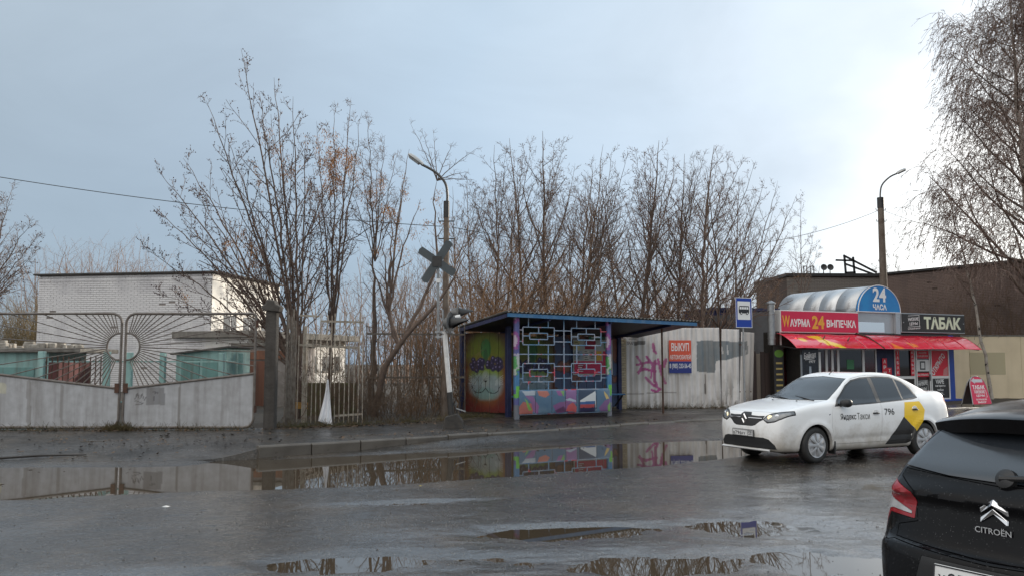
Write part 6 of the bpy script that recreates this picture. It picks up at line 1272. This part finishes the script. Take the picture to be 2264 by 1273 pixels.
def make_taxi():
    root = thing('taxi', 'white taxi saloon with a yellow and black flank stripe on the wet road', 'car', (5.99, 16.07, -.008), math.degrees(math.atan2(-1.14, -2.39)))
    low = Lat(spline([(2.11, .22), (2.155, .33), (2.165, .5), (2.145, .68), (2.10, .80), (1.98, .885), (1.65, .96), (1.25, 1.02), (.85, 1.06), (.2, 1.05), (-.6, 1.06), (-1.3, 1.11), (-1.75, 1.165), (-2.04, 1.165), (-2.13, 1.10), (-2.16, .92), (-2.2, .7), (-2.205, .5), (-2.16, .3), (-1.9, .21), (0, .185), (1.8, .19)]))
    gre = Lat(spline([(1.10, 1.0), (.72, 1.23), (.38, 1.41), (.12, 1.485), (-.3, 1.525), (-.75, 1.51), (-1.08, 1.44), (-1.45, 1.29), (-1.76, 1.14), (-1.74, .95), (-.4, .85), (.9, .88)]))
    WZ, WW = [.15, .22, .35, .52, .66, .8, .9, .98, 1.08, 1.2], [.76, .80, .838, .862, .867, .862, .85, .825, .775, .70]; TX, TW = [-2.25, -2.12, -1.95, -1.7, -1.3, 0, 1.2, 1.6, 1.85, 2.02, 2.15, 2.25], [.80, .87, .93, .975, 1., 1., 1., .985, .945, .885, .80, .74]
    GZ, GW = [.85, .95, 1.05, 1.2, 1.35, 1.46, 1.55], [.83, .82, .79, .725, .655, .59, .52]; GX, GT = [-1.8, -1.3, -.8, 0, .5, 1.1], [.83, .93, .985, 1., .985, .92]
    sm = lambda x, xs, ys: (np.interp(x - .05, xs, ys) + np.interp(x, xs, ys) + np.interp(x + .05, xs, ys)) / 3
    def f(x, y, z):
        ay = np.abs(y); th = np.tanh(x / .4); xw = x + np.where(x > 0, .20, .16) * th * ay ** 2.2
        hw = sm(z, WZ, WW) * sm(x, TX, TW)
        for wx in (1.317, -1.317):
            rr = np.hypot(x - wx, z - .31); hw = hw + .016 * np.exp(-((rr - .37) / .055) ** 2)
        hw = hw - .012 * np.exp(-((z - .40 + .02 * x) / .05) ** 2) * (np.abs(x) < .95)
        a = smax(low(xw, z), ay - hw, .085)
        xg = x + np.where(x > -.2, .26, .17) * th * ay ** 2; b = smax(gre(xg, z), ay - sm(z, GZ, GW) * sm(x, GX, GT), .055)
        return smin(a, b, .035)
    B = Body(f, root, (-2.3, -1.0, .1), (2.3, 1.0, 1.6), .0235)
    paint = M('taxi_white', (.86, .865, .87), .25, coat=.7, var=((.74, .73, .70), 2.5, .35), mud=((.38, .33, .26), .62, .75))
    tr, gl = m_black, m_glass_car
    # wheel arches
    for x in (1.317, -1.317):
        for s in (1, -1): B.carve(arch_cutter(x, .352, min(s * .56, s * 1.2), max(s * .56, s * 1.2))); liner(root, x, s, .350, .565, .80)
    # windscreen and rear window
    B.split('windscreen', [(-.715, 1.055), (0, 1.04), (.715, 1.055), (.625, 1.30), (.565, 1.42), (0, 1.455), (-.565, 1.42), (-.625, 1.30)], .05, 1.5, 'x', gl, gap=.008)
    B.split('rear_window', [(-.58, 1.19), (.58, 1.19), (.52, 1.40), (0, 1.43), (-.52, 1.40)], -2.0, -.95, 'x', gl, gap=.008)
    for s, nm in ((1, 'near'), (-1, 'far')):
        ya, yb = (.44, 1.2) if s > 0 else (-1.2, -.44)
        t = B.split('window_surround', [(.87, .945), (.81, 1.01), (.44, 1.305), (.26, 1.395), (0, 1.44), (-.4, 1.458), (-.74, 1.445), (-1.0, 1.375), (-1.18, 1.245), (-1.26, 1.12), (-1.24, 1.06), (-1.1, 1.035), (0, .975)], ya, yb, 'y', M('pillar_grey', (.05, .05, .052), .4))
        for w in ([(.80, .965), (.76, 1.02), (.43, 1.28), (.26, 1.37), (.02, 1.415), (-.16, 1.425), (-.17, 1.0)], [(-.265, 1.005), (-.255, 1.435), (-.55, 1.435), (-.80, 1.41), (-.83, 1.035)], [(-.87, 1.04), (-.845, 1.40), (-1.0, 1.345), (-1.15, 1.225), (-1.225, 1.12), (-1.205, 1.075)]):
            B.split('window', w, ya, yb, 'y', gl, parent=root, src=t, gap=.003)
        B.split('front_door', [(.90, .31), (.97, .6), (.95, .86), (.89, .955), (.42, 1.335), (.24, 1.42), (0, 1.465), (-.205, 1.478), (-.235, .9), (-.2, .31)], min(s * .5, s * 1.2), max(s * .5, s * 1.2), 'y', paint, gap=.0045)
        B.split('rear_door', [(-.215, .31), (-.25, .9), (-.22, 1.478), (-.74, 1.465), (-1.04, 1.385), (-1.22, 1.24), (-1.29, 1.10), (-1.2, .88), (-1.02, .66), (-.93, .5), (-.9, .31)], min(s * .5, s * 1.2), max(s * .5, s * 1.2), 'y', paint, gap=.0045)
        # headlamps, tail lamps
        hl = [(s * q[0], q[1]) for q in [(.42, .735), (.46, .80), (.54, .845), (.68, .875), (.86, .90), (.86, .85), (.76, .755), (.66, .70), (.52, .675)]]
        bz = B.split('headlamp', hl, 1.74, 2.4, 'x', m_black, gap=.003)
        inn = [(s * q[0], q[1]) for q in [(.445, .738), (.475, .79), (.55, .828), (.68, .858), (.84, .883), (.84, .85), (.75, .772), (.66, .722), (.53, .70)]]
        B.split('lamp_glass', inn, 1.76, 2.4, 'x', m_lampglass, parent=bz, src=bz, gap=.002)
        for (yy, zz, r_) in ((.55, .775, .042), (.67, .80, .036)):
            xx = float(B.end_x(np.array([yy]), np.array([zz]), 2.4)[0])
            Mx = Matrix.Translation((xx - .004, s * yy, zz)) @ Matrix.Rotation(R(35 * s), 4, 'Z') @ Matrix.Rotation(R(90), 4, 'Y')
            MB().lathe([(0, -.01), (r_, -.01), (r_, .004), (r_ * .8, .008), (0, .006)], 18, Mx).build('reflector', M('lamp_warm', (.8, .7, .5), .15, metal=.4, emit=((1., .78, .42), .7)) if yy < .6 else m_chrome, bz, smooth=True)
        B.split('tail_lamp', [(-2.3, 1.09), (-2.06, 1.09), (-1.96, 1.055), (-1.975, .98), (-2.06, .88), (-2.1, .78), (-2.3, .78)], min(s * .52, s * 1.2), max(s * .52, s * 1.2), 'y', m_redlamp)
        B.split('fuel_flap' if s < 0 else 'side_repeater', [(1.02, .80), (.985, .815), (.99, .83), (1.03, .82)] if s > 0 else [(-1.55, .8), (-1.4, .8), (-1.4, .94), (-1.55, .94)], min(s * .6, s * 1.2), max(s * .6, s * 1.2), 'y', m_lampglass if s > 0 else paint, gap=.002)
    # bonnet, grille, intake
    B.split('grille', [(.44, .80), (.30, .793), (.14, .80), (.10, .85), (-.10, .85), (-.14, .80), (-.30, .793), (-.44, .80), (-.42, .725), (-.36, .70), (-.27, .635), (-.2, .615), (.2, .615), (.27, .635), (.36, .70), (.42, .725)], 1.7, 2.5, 'x', m_black, gap=.001)
    B.split('air_intake', [(.68, .25), (.66, .32), (.56, .41), (.45, .435), (-.45, .435), (-.56, .41), (-.66, .32), (-.68, .25)], 1.7, 2.5, 'x', M('intake_black', (.012, .012, .013), .65), gap=.001)
    B.split('bonnet', [(2.2, -.40), (1.98, -.64), (1.5, -.70), (1.0, -.735), (1.09, 0), (1.0, .735), (1.5, .70), (1.98, .64), (2.2, .40)], .86, 1.3, 'z', paint, gap=.004)
    B.done(paint)
    nose = lambda y, z: float(B.end_x(np.array([float(y)]), np.array([float(z)]), 2.4)[0])
    for s in (1, -1):
        pts = [(nose(s * y, .755) + .008, s * y, .755) for y in np.linspace(.1, .41, 7)]; MB().tube(pts, .011, 6).build('grille_strip', m_chrome, root, smooth=True)
    x0 = nose(0, .74); rh = lambda k: [(0, .095 * k), (.066 * k, 0), (0, -.105 * k), (-.066 * k, 0)]; b = MB()
    o_, i_ = rh(1.), rh(.52); v = [(x0 + .012, p[0], .735 + p[1]) for p in o_] + [(x0 + .03, p[0] * .76, .735 + p[1] * .76) for p in o_] + [(x0 + .014, p[0], .735 + p[1]) for p in i_]
    b.add(v, [(i, (i + 1) % 4, 4 + (i + 1) % 4, 4 + i) for i in range(4)] + [(4 + i, 4 + (i + 1) % 4, 8 + (i + 1) % 4, 8 + i) for i in range(4)]); b.build('badge', m_chrome, root)
    px_ = nose(0, .51); plate(root, 'number_plate', [('В', .044, .036), ('7', .06, .042), ('9', .06, .042), ('6', .06, .042), ('Р', .044, .036), ('У', .044, .036)], '750', Matrix.Translation((px_ + .02, -.0, .495)) @ Matrix.Rotation(R(90), 4, 'Z') @ Matrix.Rotation(R(4), 4, 'X'))
    MB().prism([(2.13, .205), (2.165, .225), (2.12, .245)], -.6, .6).build('splitter', M('splitter_white', (.6, .6, .6), .4), root)
    # flank lettering and the stripe
    for sg in (1, -1):
        B.decal_side('stripe_yellow', flat_poly([(-.80, .86), (-.85, .99), (-1.24, 1.0), (-1.33, .84), (-1.235, .62), (-1.10, .47), (-.78, .73)], .04), M('stripe_yellow', S(244, 200, 12), .3, coat=.5), root, .0035, sg)
        B.decal_side('stripe_black', flat_poly([(-.77, .735), (-1.095, .465), (-.98, .30), (-.86, .255), (-.33, .255)], .04), M('stripe_black', (.018, .016, .015), .35, coat=.5), root, .0035, sg)
        mi = sg > 0
        B.decal_side('lettering', flat_text('Яндекс', .37, .125, .585 if mi else .31, .70, .012, mi), m_letter_black, root, .0035, sg); B.decal_side('lettering', flat_text('Такси', .30, .115, .225 if mi else .655, .715, .0, mi), M('letter_grey', (.12, .12, .12), .5), root, .0035, sg)
        B.decal_side('lettering', flat_text('796', .24, .115, -.42, .775, .008, mi), m_letter_black, root, .0035, sg)
        for (hx, hz) in ((-.08, .80), (-1.07, .845)):
            yy = float(B.side_y(np.array([hx]), np.array([hz]))[0]); Mh = Matrix.Translation((hx, sg * (yy - .004), hz)) @ Matrix.Rotation(R(-90 * sg), 4, 'X')
            cup = MB().lathe([(0, -.004), (.055, -.002), (.074, .006), (.078, .002)], 24, Mh).build('handle_cup', paint, root, smooth=True); MB().tube([(hx - .07, sg * (yy + .012), hz + .01), (hx, sg * (yy + .024), hz + .018), (hx + .07, sg * (yy + .012), hz + .012)], [.012, .017, .012], 8).build('door_handle', m_dark, cup, smooth=True)
        # mirror
        v = []; n = 12; prof = [(0, .03, .02), (.03, .075, .06), (.08, .10, .072), (.14, .105, .075), (.18, .09, .062), (.2, .05, .035)]; mm = MB()
        for (t, a, c) in prof: v += [(.72 + a * .75 * math.cos(2 * math.pi * k / n) - .15 * t, sg * (.83 + t), 1.03 + c * math.sin(2 * math.pi * k / n) - .02) for k in range(n)]
        mm.add(v, [(i * n + k, i * n + (k + 1) % n, (i + 1) * n + (k + 1) % n, (i + 1) * n + k) for i in range(5) for k in range(n)] + [tuple(range(n)), tuple(range(5 * n, 6 * n))]); mo = mm.build('door_mirror', m_black, root, smooth=True); MB().bar((.74, sg * .78, .955), (.70, sg * .9, .975), .05, .04).build('mirror_arm', m_black, mo)
        for x in (1.317, -1.317): wheel(root, x, sg * .745, sg, steer=R(4) if x > 0 else 0)
        MB().box(.87, .905, min(sg * .68, sg * .84), max(sg * .68, sg * .84), .14, .36).build('mud_flap', m_black, root, bevel=.006)
    MB().box(-1.9, 1.8, -.62, .62, .165, .2).build('underbody', m_liner, root); MB().tube([(.12, .0, 1.49), (-.02, .0, 1.585)], [.008, .005], 6).build('antenna', m_black, root)
    for y0 in (.55, -.05): MB().bar((1.06, y0, 1.045), (.95, y0 - .55, 1.105), .016, .012).build('wiper', m_black, root)
    for y0 in (.3, -.3): MB().lathe([(0, 0), (.018, 0), (.012, .012), (0, .014)], 8, Matrix.Translation((1.22, y0, 1.028))).build('washer_jet', m_black, root)
make_taxi()

def make_hatch():
    root = thing('hatchback_car', 'black hatchback with beaded rain, parked in the foreground corner', 'car', (4.15, 5.38, 0), 30)
    low = Lat(spline([(2.16, .24), (2.21, .4), (2.2, .6), (2.12, .74), (1.9, .85), (1.5, .95), (1.1, 1.02), (.3, 1.03), (-.8, 1.06), (-1.6, 1.10), (-1.86, 1.10), (-1.965, 1.04), (-2.00, .95), (-2.03, .80), (-2.055, .735), (-2.105, .70), (-2.12, .6), (-2.11, .42), (-2.03, .28), (-1.8, .22), (0, .19), (1.9, .19)]))
    gre = Lat(spline([(1.2, .98), (.75, 1.24), (.35, 1.42), (0, 1.478), (-.5, 1.49), (-1.05, 1.462), (-1.46, 1.405), (-1.56, 1.36), (-1.76, 1.22), (-1.93, 1.08), (-1.85, .93), (0, .85), (1.1, .9)]))
    WZ, WW = [.15, .22, .35, .52, .66, .8, .9, 1.0, 1.1, 1.2], [.80, .84, .875, .892, .895, .885, .868, .83, .77, .70]; TX, TW = [-2.2, -2.08, -1.95, -1.75, -1.4, 0, 1.3, 1.7, 1.95, 2.1, 2.25], [.68, .75, .81, .895, 1., 1., 1., .97, .90, .82, .70]
    GZ, GW = [.85, .95, 1.05, 1.2, 1.35, 1.46, 1.55], [.84, .825, .79, .72, .65, .575, .50]; GX, GT = [-2.0, -1.6, -1.1, 0, .5, 1.2], [.80, .90, .965, 1., .985, .92]
    sm = lambda x, xs, ys: (np.interp(x - .05, xs, ys) + np.interp(x, xs, ys) + np.interp(x + .05, xs, ys)) / 3
    def f(x, y, z):
        ay = np.abs(y); th = np.tanh(x / .4); xw = x + np.where(x > 0, .2, .34) * th * ay ** 2.4; hw = sm(z, WZ, WW) * sm(x, TX, TW)
        for wx in (1.30, -1.30): hw = hw + .015 * np.exp(-((np.hypot(x - wx, z - .31) - .37) / .055) ** 2)
        a = smax(low(xw, z), ay - hw, .09); xg = x + np.where(x > -.2, .25, .22) * th * ay ** 2.2; b = smax(gre(xg, z), ay - sm(z, GZ, GW) * sm(x, GX, GT), .06); return smin(a, b, .03)
    B = Body(f, root, (-2.25, -1.02, .1), (2.35, 1.02, 1.6), .0235)
    paint = M('black_car_paint', (.005, .005, .006), .14, spec=.17, rvar=.07); gl = M('rear_glass_wet', (.022, .026, .032), .12, spec=.9, rvar=.06)
    for x in (1.30, -1.30):
        for s in (1, -1): B.carve(arch_cutter(x, .36, min(s * .56, s * 1.2), max(s * .56, s * 1.2))); liner(root, x, s, .357, .565, .82)
    B.split('windscreen', [(-.72, 1.05), (0, 1.03), (.72, 1.05), (.58, 1.38), (0, 1.425), (-.58, 1.38)], .05, 1.6, 'x', m_glass_car, gap=.008)
    B.split('rear_window', [(-.62, 1.11), (-.3, 1.09), (0, 1.085), (.3, 1.09), (.62, 1.115), (.66, 1.14), (.56, 1.30), (.52, 1.372), (-.52, 1.372), (-.56, 1.30), (-.66, 1.14)], -2.3, -1.30, 'x', gl, gap=.006)
    for s in (1, -1):
        ya, yb = (min(s * .45, s * 1.2), max(s * .45, s * 1.2))
        t = B.split('window_surround', [(.95, .95), (.5, 1.28), (.2, 1.40), (-.4, 1.425), (-.95, 1.40), (-1.28, 1.26), (-1.4, 1.1), (-1.3, 1.02), (0, .97)], ya, yb, 'y', m_black)
        for w in ([(.85, .98), (.48, 1.24), (.2, 1.36), (-.12, 1.375), (-.12, .995)], [(-.2, 1.0), (-.2, 1.38), (-.9, 1.36), (-1.0, 1.1), (-.95, 1.03)]): B.split('window', w, ya, yb, 'y', m_glass_car, parent=root, src=t, gap=.003)
        B.split('front_door', [(.98, .32), (1.03, .6), (.98, .95), (.5, 1.30), (.2, 1.425), (-.16, 1.44), (-.17, .32)], min(s * .5, s * 1.2), max(s * .5, s * 1.2), 'y', paint); B.split('rear_door', [(-.165, .32), (-.15, 1.44), (-.98, 1.415), (-1.3, 1.27), (-1.42, 1.1), (-1.1, .75), (-.95, .5), (-.9, .32)], min(s * .5, s * 1.2), max(s * .5, s * 1.2), 'y', paint)
        # wrap-round tail lamp: red upper wedge, clear wedge, red lower corner
        Y = lambda P: [(s * q[0], q[1]) for q in P]
        tl = B.split('tail_lamp', Y([(.475, .845), (.465, .94), (.485, .99), (.62, 1.035), (.74, 1.055), (1.0, 1.04), (1.0, .70), (.76, .70), (.72, .80), (.68, .85)]), -2.4, -1.62, 'x', m_redlamp, gap=.003)
        cl = B.split('reversing_lamp', Y([(.50, .866), (.50, .884), (.69, .935), (1.0, .965), (1.0, .80), (.735, .80), (.70, .865), (.66, .875)]), -2.4, -1.62, 'x', M('lamp_clear_grey', (.55, .55, .56), .12, spec=.8, var=((.3, .3, .31), 12, .6)), parent=tl, src=tl, gap=.003)
        B.split('headlamp', Y([(.5, .70), (.55, .78), (.75, .84), (.93, .87), (.93, .80), (.75, .70)]), 1.4, 2.4, 'x', m_lampglass)
    tg = B.split('tailgate', [(-.60, 1.105), (0, 1.075), (.60, 1.105), (.61, 1.06), (.475, 1.0), (.455, .84), (.60, .80), (.60, .735), (0, .715), (-.60, .735), (-.60, .80), (-.455, .84), (-.475, 1.0), (-.61, 1.06)], -2.4, -1.6, 'x', paint, gap=.004)
    bp = B.split('rear_bumper', [(-1.1, .70), (-.64, .715), (-.6, .725), (0, .705), (.6, .725), (.64, .715), (1.1, .70), (1.1, .15), (-1.1, .15)], -2.4, -1.56, 'x', paint, gap=.004)
    B.split('plate_recess', [(-.36, .685), (.36, .685), (.45, .40), (-.45, .40)], -2.4, -2.0, 'x', m_black, parent=root, src=bp, gap=.002); B.split('diffuser', [(-.62, .34), (.62, .34), (.7, .2), (-.7, .2)], -2.4, -1.7, 'x', m_black, parent=root, src=bp, gap=.002)
    B.split('grille', [(-.45, .70), (.45, .70), (.5, .58), (-.5, .58)], 1.7, 2.5, 'x', m_black); B.done(paint)
    # roof spoiler over the rear window
    n = 17; v = []
    for k in range(n):
        y = -.60 + 1.2 * k / (n - 1); e = 1 - abs(y / .60) ** 6; q = (abs(y) / .6) ** 2.2; xr = -1.735 + .17 * q; zt = 1.415 - .055 * q
        v += [(-1.36, y, zt + .028), (xr + .03, y, zt), (xr, y, zt - .014), (xr + .02, y, zt - .06 - .03 * e), (-1.40, y, zt - .05)]
    f2 = [(k * 5 + j, k * 5 + (j + 1) % 5, (k + 1) * 5 + (j + 1) % 5, (k + 1) * 5 + j) for k in range(n - 1) for j in range(5)] + [tuple(range(5)), tuple(range((n - 1) * 5, n * 5))]
    sp = MB().add(v, f2).build('roof_spoiler', paint, root, smooth=True); MB().box(-1.72, -1.70, -.14, .14, 1.372, 1.385).build('brake_lamp', m_redlamp, sp)
    tail = lambda y, z: float(B.end_x(np.array([float(y)]), np.array([float(z)]), -2.4)[0])
    def on_tail(p, off=.006): return (tail(p[0], p[1]) - off, p[0], p[1])
    # twin chevrons and maker's lettering
    def chev(z0, k):
        o = [(-.072, z0), (0, z0 + .05), (.072, z0), (.072, z0 - .024), (0, z0 + .022), (-.072, z0 - .024)]; a = [on_tail(p, .004) for p in o]; c = [on_tail((p[0] * .93, p[1] + (.0)), .012) for p in o]
        MB().add(a + c, [(6, 7, 10, 11), (7, 8, 9, 10)] + [(i, (i + 1) % 6, 6 + (i + 1) % 6, 6 + i) for i in range(6)]).build('badge_chevron', m_chrome, tg, bevel=.002, seg=1)
    chev(.966, 0); chev(.921, 1)
    me = text_mesh('CITROËN', .185, .036, .006, .006); n = len(me.vertices); co = np.zeros(n * 3, np.float32); me.vertices.foreach_get('co', co); co = co.reshape(-1, 3); tx = tail(0, .845); nv = np.array([(tx - .002 + q[1], -q[0], .846 + q[2]) for q in co], np.float32); me.vertices.foreach_set('co', nv.ravel()); me.update(); link('badge_lettering', me, m_chrome, tg)
    plate(root, 'number_plate', [('Х', .044, .04), ('8', .06, .042), ('7', .06, .042), ('7', .06, .042), ('Х', .044, .04), ('Х', .044, .04)], '77', Matrix.Translation((tail(0, .60) - .012, 0, .612)) @ Matrix.Rotation(R(-90), 4, 'Z') @ Matrix.Rotation(R(-8), 4, 'X'))
    wp = MB().lathe([(0, 0), (.055, 0), (.05, .03), (.02, .045), (0, .046)], 18, Matrix.Translation((tail(0, 1.105) + .005, -.02, 1.105)) @ Matrix.Rotation(R(-90 + 25), 4, 'Y')).build('wiper_boss', m_black, root, smooth=True); MB().tube([on_tail((0, 1.115), .04), on_tail((-.2, 1.13), .03), on_tail((-.42, 1.15), .02)], [.018, .012, .008], 8).build('wiper_arm', m_black, wp, smooth=True)
    # rain beads standing on the tailgate and the rear window
    r = np.random.default_rng(12); n = 1700; yy = r.uniform(-.78, .78, n); zz = r.uniform(.55, 1.36, n); xx = B.end_x(yy, zz, -2.4); e = .01; gz = (B.end_x(yy, zz + e, -2.4) - B.end_x(yy, zz - e, -2.4)) / (2 * e); gy = (B.end_x(yy + e, zz, -2.4) - B.end_x(yy - e, zz, -2.4)) / (2 * e); N3 = np.stack([-np.ones(n), gy, gz], 1); N3 /= np.linalg.norm(N3, axis=1, keepdims=True); ok = (np.abs(gy) < 1.2) & (xx < -1.6); P3 = np.stack([xx, yy, zz], 1)[ok]; N3 = N3[ok]; sz = r.uniform(.0010, .0026, ok.sum())[:, None]
    U3 = np.cross(N3, (0, 1, .01)); U3 /= np.linalg.norm(U3, axis=1, keepdims=True); W3 = np.cross(N3, U3); rings = [P3 + (U3 * math.cos(a) + W3 * math.sin(a)) * sz for a in np.arange(5) * 2 * math.pi / 5] + [P3 + N3 * sz * .75]; V3 = np.stack(rings, 1).reshape(-1, 3); fb = np.array([(k, (k + 1) % 5, 5) for k in range(5)]); F3 = (fb[None] + (np.arange(len(P3)) * 6)[:, None, None]).reshape(-1, 3)
    tag(link('rain_beads', mesh_np('rain_beads', V3, F3, True), M('water_bead', (.03, .03, .032), .04, spec=.8), root), kind='stuff')
    for sg in (1, -1):
        for x in (1.30, -1.30): wheel(root, x, sg * .775, sg, r=.315, petals=6)
        MB().box(.62, .78, min(sg * .88, sg * 1.08), max(sg * .88, sg * 1.08), .94, 1.08).build('door_mirror', paint, root, bevel=.035, seg=3)
    MB().box(-1.9, 1.8, -.62, .62, .165, .2).build('underbody', m_liner, root)
make_hatch()
bpy.data.scenes.remove(TMP)
for me_ in [q for q in bpy.data.meshes if q.users == 0]: bpy.data.meshes.remove(me_)
